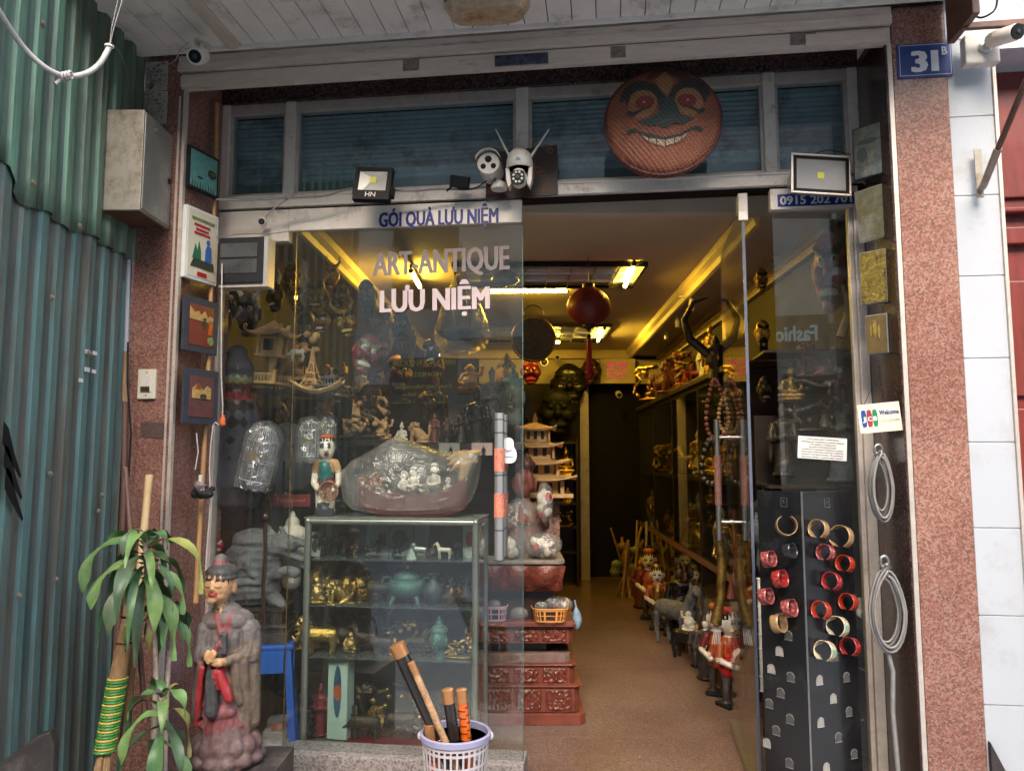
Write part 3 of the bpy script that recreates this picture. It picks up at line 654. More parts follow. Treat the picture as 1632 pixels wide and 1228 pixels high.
picture('cream comic-style travel poster with red lettering bars and blue standing figure', 322, 392, 3.215, .195, .315, RL, 'white_paint', 'cream',
    [('title_bar', 'red', [[(-.62, .55), (.5, .55), (.5, .62), (-.62, .62)], [(-.5, .42), (.4, .42), (.4, .48), (-.5, .48)], [(-.6, .3), (.5, .3), (.5, .37), (-.6, .37)]]), ('headline', 'ink_green', [[(-.8, .72), (.8, .72), (.8, .8), (-.8, .8)]]),
     ('towers', mat('dk_green', (.02, .12, .07), .5), [[(-.7, -.45), (-.1, -.45), (-.1, -.2), (-.25, .1), (-.35, -.2), (-.5, -.0), (-.6, -.25)]]), ('coat_figure', mat('coat_blue', (.03, .12, .4), .5), [[(.2, -.5), (.65, -.5), (.62, .0), (.35, .08), (.22, -.1)], blob(.4, .15, .12, .08)]), ('ground_shape', 'ink', [[(-.8, -.7), (.85, -.7), (.8, -.46), (-.6, -.44)]]), ('label_strip', 'red', [[(-.3, -.95), (.35, -.95), (.35, -.82), (-.3, -.82)]])], th=.02)
picture('dark-framed red lacquer panel of a walled town and tree, third on the left jamb', 321, 519, 3.21, .205, .235, RL, 'frame_slate', 'lac_red',
    [('town', 'lac_tan', [[(-1, .25), (.9, .2), (.9, .5), (.6, .55), (.5, .4), (.2, .75), (-.1, .5), (-.3, .7), (-.6, .6), (-1, .85)]]), ('pole_shape', 'orange', [[(.55, -.4), (.85, -.4), (.9, .3), (.6, .3)]]), ('leaf_shape', 'ink_green', [blob(.75, -.7, .25, .22)]), ('tree_shape', 'ink', [blob(.2, .15, .16, .28)])], fw=.03)
picture('dark-framed red lacquer panel of huts with an orange roof, lowest on the left jamb', 321, 632, 3.205, .205, .235, RL, 'frame_slate', mat('lac_red_dim', (.12, .05, .05), .3, 0, .15, 20, .02, coat=.4),
    [('huts', 'lac_tan', [[(-.8, -.1), (.7, -.1), (.75, .4), (.4, .55), (.1, .3), (-.3, .6), (-.8, .4)]]), ('roof', 'orange', [[(-.6, .35), (-.1, .3), (-.15, .55), (-.5, .6)]]), ('ox', 'ink', [blob(.1, .0, .3, .14), blob(-.2, -.3, .1, .1)])], fw=.03)
# bamboo poles
def pole(lbl, a, b, r, mt='bamboo', n=7, bend=0):
    a, b = Vector(a), Vector(b); o = T('bamboo_pole', lbl, 'pole', b); m = M(); pts = []; rs = []
    for i in range(n*3+1):
        t = i/(n*3); p_ = (a-b)*(1-t); p_.x += bend*math.sin(t*math.pi); pts.append(p_); rs.append(r*(1.12 if i % 3 == 0 else 1)*(1-.15*(1-t)))
    m.tube(pts, rs, 10); m.build('cane', mt, o, smooth=60); M().torus(pts[0], r*.8, r*.18, 10, 6).build('cut_end', 'pale_wood', o)
    return o
pole('thin bamboo cane standing behind the hanging pictures on the left jamb', P(346, 165, 3.33), P(312, 960, 3.25), .0105, n=11, bend=.01)
pole('thick straw-coloured bamboo pole against the left pillar behind the plant', P(238, 757, 2.98), P(198, 1180, 2.8), .0165, mat('bamboo_light', (.55, .38, .2), .45, 0, .15, 10, .1), n=4)
pole('short brown bamboo pole leaning beside the broom', P(214, 1000, 2.85), P(200, 1175, 2.78), .016, n=3)
pole('slim brown stick leaning at the pillar edge behind the leaves', P(200, 745, 3.02), P(232, 1150, 2.85), .010, 'brown_pipe', n=4)
# broom
br = T('straw_broom', 'straw broom with green and yellow bound handle leaning on the fence', 'broom', P(150, 1290, 2.62))
A_, B_, C_, D_ = [Vector(p_)-br.location for p_ in (P(214, 940, 2.8), P(188, 1080, 2.74), P(166, 1200, 2.66), P(148, 1330, 2.6))]
m = M(); m.tube([A_, A_.lerp(B_, .5), B_], [.022, .026, .03], 12); m.build('handle', 'straw', br, smooth=60)
for t in (.3, .6): M().torus(A_.lerp(B_, t), .026, .003, 16, 6).build('tie', 'black', br)
mat('green_tape', (.05, .28, .06), .4, 0, .2, 20); mat('yellow_tape', (.55, .42, .08), .4, 0, .2)
gm = M(); ym = M(); n_ = 26
for i in range(n_):
    c_ = B_.lerp(C_, i/n_); (gm if i % 3 else ym).torus(c_, .031+.001*(i % 2), .0038, 16, 6)
gb = gm.build('green_binding', 'green_tape', br, smooth=60, kind='stuff'); yb = ym.build('yellow_binding', 'yellow_tape', br, smooth=60, kind='stuff')
m = M(); m.tube([B_, C_], [.029, .03], 12); m.build('core', 'straw', br); m = M(); rn = random.Random(4)
for i in range(90):
    a = rn.uniform(0, 6.28); r_ = rn.uniform(0, .02); s_ = Vector((math.cos(a)*r_, math.sin(a)*r_, 0)); m.tube([C_+s_, C_.lerp(D_, .5)+s_*1.7, D_+s_*3.2+Vector((0, 0, rn.uniform(-.03, .03)))], .0028, 4)
m.build('bristles', 'straw', br, kind='stuff')
# wrapped socket on cords
o = T('wrapped_socket', 'power socket bundled in black plastic hanging on the bamboo cane', 'socket', P(322, 783, 3.18)); rn = random.Random(2)
me = sculpt([('e', (0, 0, 0), (.032, .026, .03), 0), ('e', (.028, -.01, -.012), (.022, .016, .018), 0), ('e', (-.025, 0, -.008), (.02, .015, .02), 0), ('e', (.04, 0, .012), (.014, .012, .012), 0), ('b', (-.005, -.01, .025), (.022, .015, .012), 1, (0, .4, .3))], ['black_plastic', mat('grey_plug', (.16, .13, .13), .5)], .004, 1, disp=.006, dsc=45)
link('bundle', me, o)
M().tube([(-.01, 0, .03), (-.008, 0, .07)], .008, 8).build('plug', 'white_plastic', o)
cd = M(); cd.tube([Vector(P(x, y, 3.2))-Vector(o.location) for x, y in ((313, 690), (316, 720), (311, 748))], .003, 6); cd.build('cord', 'cable_white', o, smooth=60)
def cord(lbl, pts, r, mt='cable_white', cat='cable', nm='cable', smooth_=1, sag=False):
    pts = [Vector(p_) for p_ in pts]
    for _ in range(2):
        q = [pts[0]]
        for a, b in zip(pts, pts[1:]): q += [a.lerp(b, .25), a.lerp(b, .75)]
        pts = q+[pts[-1]]
    o = pts[len(pts)//2].copy(); m = M(); m.tube([p_-o for p_ in pts], r, 6)
    return tag(m.build(nm, mt, None, smooth=60, loc=o), lbl, cat)
cord('white flex hanging down the glass edge below the lowest left picture', [P(x, y, 3.2) for x, y in ((354, 420), (352, 600), (356, 655), (350, 680), (340, 668), (333, 740), (336, 800), (330, 870), (328, 908))], .003)
rp = T('red_plug', 'small orange-red plug hanging beside the lowest framed panel', 'plug', P(355, 668, 3.19)); link('shell', sculpt([('c', (0, 0, -.02), (0, 0, .015), .012, .008, 0), ('b', (0, 0, -.01), (.012, .008, .014), 0)], ['orange'], .003), rp)
# knotted cable top left
kc = [P(*p_) for p_ in ((-30, -30, 1.9), (0, 22, 2.0), (35, 75, 2.1), (70, 108, 2.15), (100, 123, 2.2), (135, 120, 2.25), (160, 103, 2.3), (174, 76, 2.32))]
pts = kc
for _ in range(2):
    q = [pts[0]]
    for a, b in zip(pts, pts[1:]): q += [a.lerp(b, .25), a.lerp(b, .75)]
    pts = q+[pts[-1]]
KC = T('hanging_cable', 'thick grey cable sagging in a loop with a white taped knot at top left', 'cable', kc[4]); o0 = KC.location
M().tube([p_-o0 for p_ in pts], .0085, 10).build('loop', 'cable_white', KC, smooth=60)
kn = M()
for i in range(5): kn.torus(P(92+i*5, 124-i, 2.2)-o0, .011, .004, 12, 6, axis='x')
kn.tube([P(98, 124, 2.2)-o0, P(88, 134, 2.19)-o0], .007, 8); kn.build('knot', 'cable_white', KC, smooth=60)
for a in (0, 7): M().tube([P(174, 78, 2.32)-o0, P(178+a*.5, 45, 2.33)-o0, P(188+a, 0, 2.35)-o0, P(196+a*2, -60, 2.4)-o0], .0014, 5).build('tie_wire', 'cable_grey', KC)
M().torus(P(174, 74, 2.32)-o0, .010, .005, 12, 6).build('end_wrap', 'white_plastic', KC)
cord('thin white wire dropping from the cable knot behind the metal box', [P(178, 68, 2.33), P(192, 85, 2.6), P(202, 110, 2.9), P(206, 148, 3.05)], .0016, 'cable_grey')
cord('thin wire strung from under the canopy camera to the pillar posters', [P(300, 68, 2.95), P(286, 80, 3.0), P(280, 98, 3.05), P(262, 105, 3.1)], .002, 'cable_white')
# cameras
def bullet(lbl, loc, aim, r, ln, mt='white_plastic', base=None, rz=None):
    """small bullet security camera; aim = direction the lens looks"""
    o = T('security_camera', lbl, 'camera', loc); q = Vector(aim).normalized().to_track_quat('-Y', 'Z').to_matrix().to_4x4()
    m = M(q); m.lathe([(0, -ln*.5), (r*.92, -ln*.5), (r, -ln*.46), (r, ln*.42), (r*.8, ln*.5), (0, ln*.5)][::1], 22, axis='y'); m.build('housing', mt, o, smooth=40)
    f = M(q); f.lathe([(0, -ln*.512), (r*.74, -ln*.512), (r*.74, -ln*.49)], 22, axis='y'); fo = f.build('lens_plate', 'black', o, smooth=40)
    g = M(q); g.lathe([(0, -ln*.53), (r*.25, -ln*.525), (r*.32, -ln*.5)], 16, axis='y'); g.build('lens', 'frame_slate', fo, smooth=40)
    if base is not None:
        b = M(); b.tube([(0, 0, 0), Vector(base)*.9], r*.28, 8); b.lathe([(r*.9, 0), (r*.9, .012), (r*.6, .02), (0, .02)], 18, c=Vector(base)-Vector((0, 0, .0)) , axis='z'); b.build('bracket', mt, o, smooth=40)
    return o
bullet('white bullet camera hanging under the left corner of the canopy', P(316, 89, 2.88), (.05, -.8, -.5), .034, .085, base=(0.0, .03, .068))
bullet('tiny white dome camera on the rail above the dark flat lamp', P(418, 354, 3.36), (.1, -.9, -.1), .019, .03)
cord('grey twin cable draped from the left window frame down to the dome camera', [P(x, y, 3.28) for x, y in ((475, 306), (450, 322), (430, 338), (423, 346))], .004, 'cable_grey')
cord('grey cable bundle along the transom rail left of the black floodlight', [P(x, y, 3.27) for x, y in ((345, 318), (400, 319), (460, 315), (520, 313), (545, 303), (562, 300))], .0045, 'cable_grey')
cord('tangled grey cables along the rail between floodlight and twin cameras', [P(x, y, 3.22) for x, y in ((620, 302), (660, 305), (700, 300), (740, 303), (775, 298))], .005, 'cable_grey')
cord('black cable looping under the small black adapter', [P(x, y, 3.2) for x, y in ((712, 303), (722, 295), (735, 303), (760, 300), (772, 290), (780, 285))], .0035, 'black_plastic')
cord('thin wire crossing above the dark flat lamp on the glass', [P(x, y, 3.3) for x, y in ((345, 378), (390, 372), (430, 373), (462, 368))], .0025, 'cable_grey')
# board with faded letters
u0, z0 = L(831, 273, .05); k = S(831, 273, .05)
BD = T('faded_board', 'dark brown board with faded orange words behind the security cameras', 'board', FM @ Vector((u0, -.05, z0)), RZ)
M().prism([(-57*k, -45*k), (57*k, -40*k), (57*k, 40*k), (-57*k, 33*k)], 0, .012).build('panel', 'brown_board', BD)
for s_, x, z, h_, a in (('WOOD', 17, 3, 10, 40), ('PU', 42, -33, 9, -14), ('OD', 40, 31, 9, 40), ('Qu', -46, -33, 10, 0)):
    textm(s_, None, h_*k, .0008, .02).build('lettering', mat('faded_orange', (.22, .07, .03), .7, 0, .4, 50), BD, loc=(x*k, -.001, z*k), rot=(0, R(a), 0))
# bullet camera with three lenses
c_ = P(780, 264, 3.14); B3 = T('security_camera', 'beige bullet camera with three round lenses, left of the domed camera', 'camera', c_, RZ)
m = M(); m.lathe([(0, -.03), (.047, -.03), (.05, -.025), (.05, .09), (.03, .1), (0, .1)], 28, axis='y'); m.build('housing', 'white_plastic', B3, smooth=40)
m = M(); m.lathe([(.0535, -.055), (.0565, -.055), (.0565, .06), (.0535, .06)], 20, axis='y', a0=R(15), a1=R(165)); m.build('sun_shield', 'white_plastic', B3, smooth=40)
for x, z, r_ in ((0, .017, .0145), (-.022, -.014, .0115), (.022, -.014, .0115)):
    m = M(); m.lathe([(r_, -.0305), (r_, -.033), (r_*.6, -.0345), (0, -.034)], 18, c=(x, 0, z), axis='y'); m.build('lens', 'black', B3, smooth=40)
m = M(); m.tube([(.03, .04, -.04), (.04, .05, -.075)], .012, 10); m.lathe([(.035, -.0), (.038, .01), (.03, .03), (0, .03)], 18, c=(.035, .05, -.09)); m.build('bracket', 'white_plastic', B3, smooth=40)
# PTZ camera
c_ = P(828, 270, 3.10); PT = T('dome_camera', 'beige pan-tilt camera with two raised antennas in the middle of the transom', 'camera', c_, RZ)
m = M(); m.lathe([(0, .086), (.03, .083), (.047, .066), (.056, .035), (.0575, .01), (.055, .006)], 30); m.build('dome', 'white_plastic', PT, smooth=50)
m = M(); m.lathe([(.056, .0), (.057, .004), (.054, .006)], 30)
for sg in (-1, 1): m.prism([(sg*.042, 0), (sg*.056, 0), (sg*.055, -.05), (sg*.045, -.085), (sg*.034, -.07), (sg*.038, -.03)], -.022, .025)
m.build('yoke', 'white_plastic', PT, smooth=50)
m = M(); m.lathe([(.054, .004), (.05, .0), (.0, .0)], 24); m.build('under_disc', 'black', PT, smooth=40)
link('camera_ball', sculpt([('e', (0, -.004, -.045), (.038, .036, .036), 0), ('c', (0, -.03, -.036), (0, -.033, -.068), .031, .029, 0)], ['white_plastic'], .004, 4), PT)
fp = M(); fp.prism(smoothpoly([(-.026, -.09), (.026, -.09), (.03, -.06), (.027, -.028), (-.027, -.028), (-.03, -.06)]), -.0665, -.06); f_ = fp.build('lens_plate', 'black', PT)
for i in range(8):
    a = i*math.pi/4+.39; m = M(); m.lathe([(.0052, -.067), (.0052, -.069), (0, -.0695)], 12, c=(math.cos(a)*.019, 0, -.058+math.sin(a)*.022), axis='y'); m.build('led', mat('led_grey', (.35, .36, .33), .3), f_, smooth=40)
m = M(); m.lathe([(.0095, -.067), (.0095, -.0695), (.005, -.071), (0, -.0705)], 16, c=(0, 0, -.058), axis='y'); m.build('lens', 'frame_slate', f_, smooth=40)
for sg, (ex, ez) in ((-1, (790, 206)), (1, (875, 206))):
    e_ = FMI @ P(ex, ez, 3.10)-FMI @ c_; m = M(); m.tube([(sg*.042, 0, .05 if sg < 0 else .03), (sg*.046, 0, .065 if sg < 0 else .05), tuple(e_)], [.007, .006, .0035], 10); m.build('antenna', 'white_plastic', PT, smooth=40)
m = M(); m.prism([(-.012, .018), (.012, .018), (.006, .03), (0, .034), (-.006, .03)], -.0585, -.0555); m.build('emblem', 'blue_cloth', PT)
# adapter
ad = T('black_adapter', 'small black power adapter on the transom rail among cables', 'adapter', P(733, 290, 3.2), RZ)
M().box(-.042, .042, -.02, .02, -.026, .026, rot=(R(20), R(10), 0)).build('casing', 'black_plastic', ad, bevel=.005); M().tube([(-.035, 0, -.02), (-.06, 0, -.04)], .004, 6).build('lead', 'black_plastic', ad)
# floodlights
def flood(lbl, px, py, Yc, w_, h_, tilt, roll, yaw, body, rim, face, chip, th=.03, rw=.014):
    o = T('floodlight', lbl, 'floodlight', P(px, py, Yc), rot=(tilt, roll, RZ+yaw))
    M().box(-w_/2, w_/2, 0, th, -h_/2, h_/2).build('body', body, o, bevel=.006)
    fr = M(); a, b = w_/2-.002, h_/2-.002
    fr.box(-a, a, -.006, -.0005, b-rw, b); fr.box(-a, a, -.006, -.0005, -b, -b+rw); fr.box(-a, -a+rw, -.006, -.0005, -b+rw, b-rw); fr.box(a-rw, a, -.006, -.0005, -b+rw, b-rw)
    fr.build('rim', rim, o, bevel=.001)
    ri = M(); i1x, i1z = (a-rw), (b-rw); cz = chip[1]; cx = chip[0]; q = chip[2]
    z_ = -.0045
    out = [(-i1x, z_, -i1z*1), (i1x, z_, -i1z), (i1x, z_, i1z), (-i1x, z_, i1z)]; inn = [(cx-q, -.0015, cz-q), (cx+q, -.0015, cz-q), (cx+q, -.0015, cz+q), (cx-q, -.0015, cz+q)]
    ri.add(out+inn, [(0, 1, 5, 4), (1, 2, 6, 5), (2, 3, 7, 6), (3, 0, 4, 7)]); ri.build('reflector', face, o)
    M().box(cx-q, cx+q, -.003, -.001, cz-q, cz+q).build('led_chip', 'led_yellow', o)
    m = M()
    for sg in (-1, 1): m.box(sg*(w_/2+.003)-.0015, sg*(w_/2+.003)+.0015, .004, .05, -h_*.28, -.0); 
    m.box(-w_/2-.004, w_/2+.004, .05, .053, -h_*.28, -h_*.1); m.build('bracket', body, o)
    return o
k = 3.12/1200
F1 = flood('black floodlight marked HN with yellow chip above the shop name rail', 594, 293, 3.15, 64*k, 60*k, R(-8), R(4), 0, 'black', 'black', mat('refl_dark', (.2, .2, .19), .3, .4, .1), (.0, .018, .014), rw=.02)
M().box(-64*k/2+.003, 64*k/2-.003, -.0075, -.0062, -60*k/2+.003, -60*k/2+.045).build('lower_plate', 'black', F1)
textm('HN', .045, .022, .0008, .0).build('lettering', 'white_plastic', F1, loc=(-.002, -.0085, -60*k/2+.015))
F2 = flood('grey-framed floodlight covering part of the phone number on the right', 1308, 279, 3.0, 95*2.9/1200, 67*2.9/1200, R(-6), R(4), R(6), 'steel', 'black', mat('refl', (.2, .2, .2), .4, .2, .03), (0, -.002, .013), rw=.013)
a, b = 95*2.9/2400, 67*2.9/2400; m = M()
m.box(-a-.008, a+.008, -.009, .0, b-.001, b+.008); m.box(-a-.008, a+.008, -.009, 0, -b-.008, -b+.001); m.box(-a-.008, -a+.001, -.009, 0, -b+.0015, b-.0015); m.box(a-.001, a+.008, -.009, 0, -b+.0015, b-.0015); m.build('outer_frame', 'alu', F2, bevel=.002)
cord('grey flex running from the right floodlight to the pillar pictures', [P(x, y, 3.05) for x, y in ((1350, 272), (1368, 285), (1385, 296), (1398, 303))], .006, 'cable_grey')
cord('thin dark wire curling on top of the right floodlight', [P(x, y, 3.05) for x, y in ((1300, 245), (1318, 238), (1338, 242), (1355, 246))], .002, 'black_plastic')
o = T('flat_lamp', 'old dark square lamp with two sooty glass panes at the left end of the rail', 'lamp', P(388, 418, 3.22), RZ); k = 3.22/1200; a, b = 42*k, 41*k
M().box(-a, a, .0, .07, -b, b).build('body', 'alu', o, bevel=.004)
m = M(); m.box(-a+.001, a-.020, -.012, -.0005, -b+.018, b-.001); m.build('inner_frame', 'black_plastic', o, bevel=.002)
mat('soot', (.10, .10, .105), .3, .2, .4, 16, .05, dirt=(.03, .03, .03), dsc=8, dth=.5)
for z in (.011-.031, .011+.041): M().box(-a+.012, a-.045, -.0145, -.0125, z-.031, z+.031).build('pane', 'soot', o)
M().box(a-.018, a-.001, -.004, -.0005, -b, b).build('side_trim', 'chrome', o)
# canopy lamps
c_ = PZ(776, 22, 3.205); o = T('canopy_lamp', 'rusty bulkhead lamp with yellowed glass cover under the canopy', 'ceiling lamp', (c_.x, c_.y-.02, 3.25), R(-7)); 
pl = smoothpoly([(-.165, -.05), (-.11, -.09), (.11, -.09), (.165, -.05), (.165, .04), (.12, .055), (-.12, .055), (-.165, .04)], 2)
def slab(pl, z0, z1, sh=1): 
    m = M(); n = len(pl); m.add([(x, y, z1) for x, y in pl]+[(x*sh, y*sh, z0) for x, y in pl], [tuple(range(n)), tuple(range(2*n-1, n-1, -1))]+[(i, (i+1) % n, (i+1) % n+n, i+n) for i in range(n)]); return m
slab([(-x, -y) for x, y in pl], -.022, -.001).build('housing', 'rust', o); 
mat('lamp_glass', (.5, .38, .25), .2, 0, .3, 8, .3, dirt=(.33, .14, .05), dsc=7, dth=.56, coat=.5); slab([(-x, -y) for x, y in pl], -.06, -.0225, .86).build('cover', 'lamp_glass', o)
for x in (-.07, .0, .07): M().lathe([(.003, -.055), (.003, -.02)], 8, c=(x, .088, 0)).build('screw', 'rust', o)
c_ = PZ(470, 2, 3.22); o = T('canopy_fitting', 'white fitting with a printed strip at the top edge of the canopy', 'fitting', (c_.x, c_.y-.03, 3.2495), R(-7)); M().box(-.06, .06, -.06, .035, -.03, 0).build('body', 'white_plastic', o, bevel=.006); M().box(-.05, .05, .0352, .0362, -.025, -.008).build('label_strip', 'black', o)
# ================================================================= figure library (unit height, facing -y)
def me_cache(f):
    c = {}
    def g(*a):
        if a not in c: c[a] = f(*a)
        return c[a]
    return g
@me_cache
def m_buddha(a, b='gold_dark'):
    p = [('e', (0, 0, .05), (.34, .26, .05), 1), ('e', (0, -.02, .15), (.31, .22, .085), 0), ('e', (-.2, -.1, .15), (.13, .12, .07), 0), ('e', (.2, -.1, .15), (.13, .12, .07), 0),
         ('c', (0, .03, .2), (0, .02, .46), .15, .135, 0), ('e', (0, .02, .52), (.2, .1, .07), 0), ('c', (0, 0, .56), (0, 0, .64), .05, .05, 0), ('e', (0, -.01, .74), (.095, .1, .125), 0), ('e', (0, .01, .87), (.055, .055, .06), 0), ('e', (0, .01, .95), (.02, .02, .04), 0), ('e', (-.1, .01, .72), (.015, .02, .05), 0), ('e', (.1, .01, .72), (.015, .02, .05), 0),
         ('c', (-.19, .02, .5), (-.25, -.03, .31), .055, .05, 0), ('c', (-.25, -.03, .31), (-.06, -.19, .24), .048, .035, 0), ('c', (.19, .02, .5), (.25, -.03, .31), .055, .05, 0), ('c', (.25, -.03, .31), (.06, -.19, .24), .048, .035, 0)]
    return sculpt(p, [a, b], .02, 1, disp=.012, dsc=14)
@me_cache
def m_laugh(a, b='brass'):
    p = [('e', (0, 0, .05), (.36, .26, .06), 1), ('e', (-.2, -.06, .17), (.17, .17, .1), 0), ('e', (.2, -.06, .17), (.17, .17, .1), 0), ('e', (0, -.03, .38), (.24, .21, .23), 0), ('e', (0, -.04, .62), (.2, .13, .1), 0), ('e', (0, -.05, .8), (.14, .13, .14), 0), ('e', (-.14, -.04, .78), (.03, .03, .06), 0), ('e', (.14, -.04, .78), (.03, .03, .06), 0),
         ('c', (-.2, 0, .6), (-.32, -.06, .4), .07, .06, 0), ('c', (-.32, -.06, .4), (-.22, -.2, .3), .055, .05, 0), ('c', (.2, 0, .6), (.34, -.03, .62), .07, .06, 0), ('c', (.34, -.03, .62), (.38, -.06, .8), .055, .05, 0), ('e', (0, -.17, .77), (.03, .03, .03), 0), ('e', (.38, -.06, .86), (.07, .06, .07), 0)]
    return sculpt(p, [a, b], .022, 1, disp=.022, dsc=12)
@me_cache
def m_stand(a, b='gold_dark', face=None, hat=None):
    f = face or a; h = hat or a
    p = [('e', (0, 0, .03), (.17, .14, .035), 1), ('c', (0, 0, .06), (0, 0, .4), .13, .1, 0), ('c', (0, 0, .4), (0, 0, .7), .1, .1, 0), ('e', (0, 0, .72), (.14, .08, .06), 0), ('c', (0, 0, .76), (0, 0, .8), .03, .03, 2), ('e', (0, -.01, .86), (.052, .058, .07), 2), ('e', (0, .01, .92), (.055, .055, .045), 3), ('e', (0, .01, .97), (.025, .025, .035), 3),
         ('c', (-.13, 0, .7), (-.17, -.03, .5), .045, .045, 0), ('c', (-.17, -.03, .5), (-.04, -.13, .52), .04, .03, 0), ('c', (.13, 0, .7), (.17, -.03, .5), .045, .045, 0), ('c', (.17, -.03, .5), (.04, -.13, .55), .04, .03, 0), ('c', (-.16, -.02, .5), (-.17, 0, .22), .045, .025, 0), ('c', (.16, -.02, .5), (.17, 0, .22), .045, .025, 0), ('e', (0, -.14, .54), (.03, .025, .045), 2)]
    return sculpt(p, [a, b, f, h], .014, 1, disp=.008, dsc=16)
@me_cache
def m_head(a, hair, kind=''):
    p = [('c', (0, .05, .0), (0, .03, .25), .17, .15, 0), ('e', (0, 0, .5), (.24, .27, .32), 0), ('c', (0, -.26, .55), (0, -.31, .43), .025, .045, 0), ('e', (0, -.25, .32), (.09, .05, .022), 0), ('e', (-.1, -.21, .55), (.055, .03, .02), 0), ('e', (.1, -.21, .55), (.055, .03, .02), 0), ('e', (-.25, 0, .44), (.03, .06, .15), 0), ('e', (.25, 0, .44), (.03, .06, .15), 0), ('e', (0, .04, .74), (.255, .26, .16), 1), ('e', (0, .05, .92), (.12, .12, .12), 1), ('e', (0, .05, 1.04), (.05, .05, .09), 1), ('e', (0, -.2, .24), (.07, .05, .05), 0)]
    if kind == 'crown': p += [('c', (x, -.12+abs(x)*.4, .72), (x*1.1, -.1+abs(x)*.4, .95-abs(x)*.4), .05, .02, 1) for x in (-.2, -.1, 0, .1, .2)]
    return sculpt(p, [a, hair], .02, 2, disp=.0)
@me_cache
def m_mask(a, b, c='ivory', horns=0, teeth=1, beard=0):
    """grimacing wooden mask about 1 high, 0.75 wide"""
    p = [('e', (0, .05, .5), (.34, .16, .46), 0), ('e', (0, -.02, .72), (.28, .14, .2), 0), ('e', (-.19, -.06, .42), (.12, .1, .12), 0), ('e', (.19, -.06, .42), (.12, .1, .12), 0), ('e', (0, -.14, .45), (.08, .12, .09), 0), ('c', (0, -.08, .64), (0, -.14, .5), .04, .05, 0), ('c', (-.06, -.13, .63), (-.27, -.06, .74), .035, .03, 1), ('c', (.06, -.13, .63), (.27, -.06, .74), .035, .03, 1),
         ('e', (-.13, -.11, .58), (.065, .05, .05), 2), ('e', (.13, -.11, .58), (.065, .05, .05), 2), ('e', (-.13, -.155, .58), (.024, .02, .024), 1), ('e', (.13, -.155, .58), (.024, .02, .024), 1), ('e', (0, -.08, .22), (.2, .08, .075), 1), ('e', (0, -.03, .1), (.16, .1, .08), 0), ('e', (-.34, .08, .5), (.05, .06, .13), 0), ('e', (.34, .08, .5), (.05, .06, .13), 0)]
    if teeth: p += [('e', (x, -.155+abs(x)*.2, .24), (.022, .02, .032), 2) for x in (-.14, -.1, -.06, -.02, .02, .06, .1, .14)]
    if horns: p += [('c', (sg*.2, .05, .85), (sg*.36, .04, 1.02), .07, .05, 2) for sg in (-1, 1)]+[('c', (sg*.36, .04, 1.02), (sg*.3, .02, 1.22), .05, .015, 2) for sg in (-1, 1)]
    if beard: p += [('c', (x, -.05, .1), (x*1.3, -.02, -.35+abs(x)), .05, .02, 1) for x in (-.15, -.08, 0, .08, .15)]
    return sculpt(p, [a, b, c], .018, 1)
@me_cache
def m_beast(a, b, kind='horse'):
    nk = {'horse': ((-.3, 0, .62), (-.46, 0, .92), (-.62, 0, .86)), 'ox': ((-.34, 0, .6), (-.48, 0, .68), (-.66, 0, .58)), 'boar': ((-.3, 0, .5), (-.44, 0, .5), (-.66, 0, .38)), 'elephant': ((-.34, 0, .68), (-.48, 0, .78), (-.6, 0, .62))}[kind]
    fat = {'horse': .15, 'ox': .19, 'boar': .19, 'elephant': .22}[kind]; lr = {'horse': .035, 'ox': .05, 'boar': .04, 'elephant': .052}[kind]
    p = [('c', (-.28, 0, .56), (.3, 0, .55), fat, fat*.95, 0), ('c', nk[0], nk[1], fat*.7, fat*.5, 0), ('c', nk[1], nk[2], fat*.55, fat*.32, 0), ('c', (.38, 0, .6), (.5, 0, .32), .03, .035, 1)]
    for x, y in ((-.3, -.09), (-.26, .09), (.3, -.09), (.34, .09)): p += [('c', (x, y, .48), (x+(.03 if x > 0 else -.01), y, .27), lr*1.7, lr*1.1, 0), ('c', (x+(.03 if x > 0 else -.01), y, .27), (x, y, .04), lr*1.05, lr*.95, 0)]
    for sg in (-1, 1):
        if kind == 'horse': p += [('c', (nk[1][0]+.03, sg*.05, .97), (nk[1][0]+.03, sg*.06, 1.05), .025, .01, 0)]
        if kind == 'ox': p += [('c', (nk[1][0], sg*.1, .74), (nk[1][0]+.06, sg*.26, .8), .035, .025, 1), ('c', (nk[1][0]+.06, sg*.26, .8), (nk[1][0]+.02, sg*.3, .95), .025, .01, 1)]
        if kind == 'elephant': p += [('e', (-.42, sg*.2, .76), (.14, .03, .17), 0), ('c', (-.62, sg*.07, .58), (-.78, sg*.09, .56), .022, .008, 1)]
        if kind == 'boar': p += [('e', (-.42, sg*.1, .64), (.03, .02, .05), 0)]
    if kind == 'horse': p += [('c', (-.28, 0, .78), (-.42, 0, 1.0), .035, .035, 1)]
    if kind == 'elephant': p += [('c', (-.62, 0, .6), (-.7, 0, .36), .06, .045, 0), ('c', (-.7, 0, .36), (-.82, 0, .5), .04, .03, 1)]
    return sculpt(p, [a, b], .02, 2, disp=.01, dsc=14)
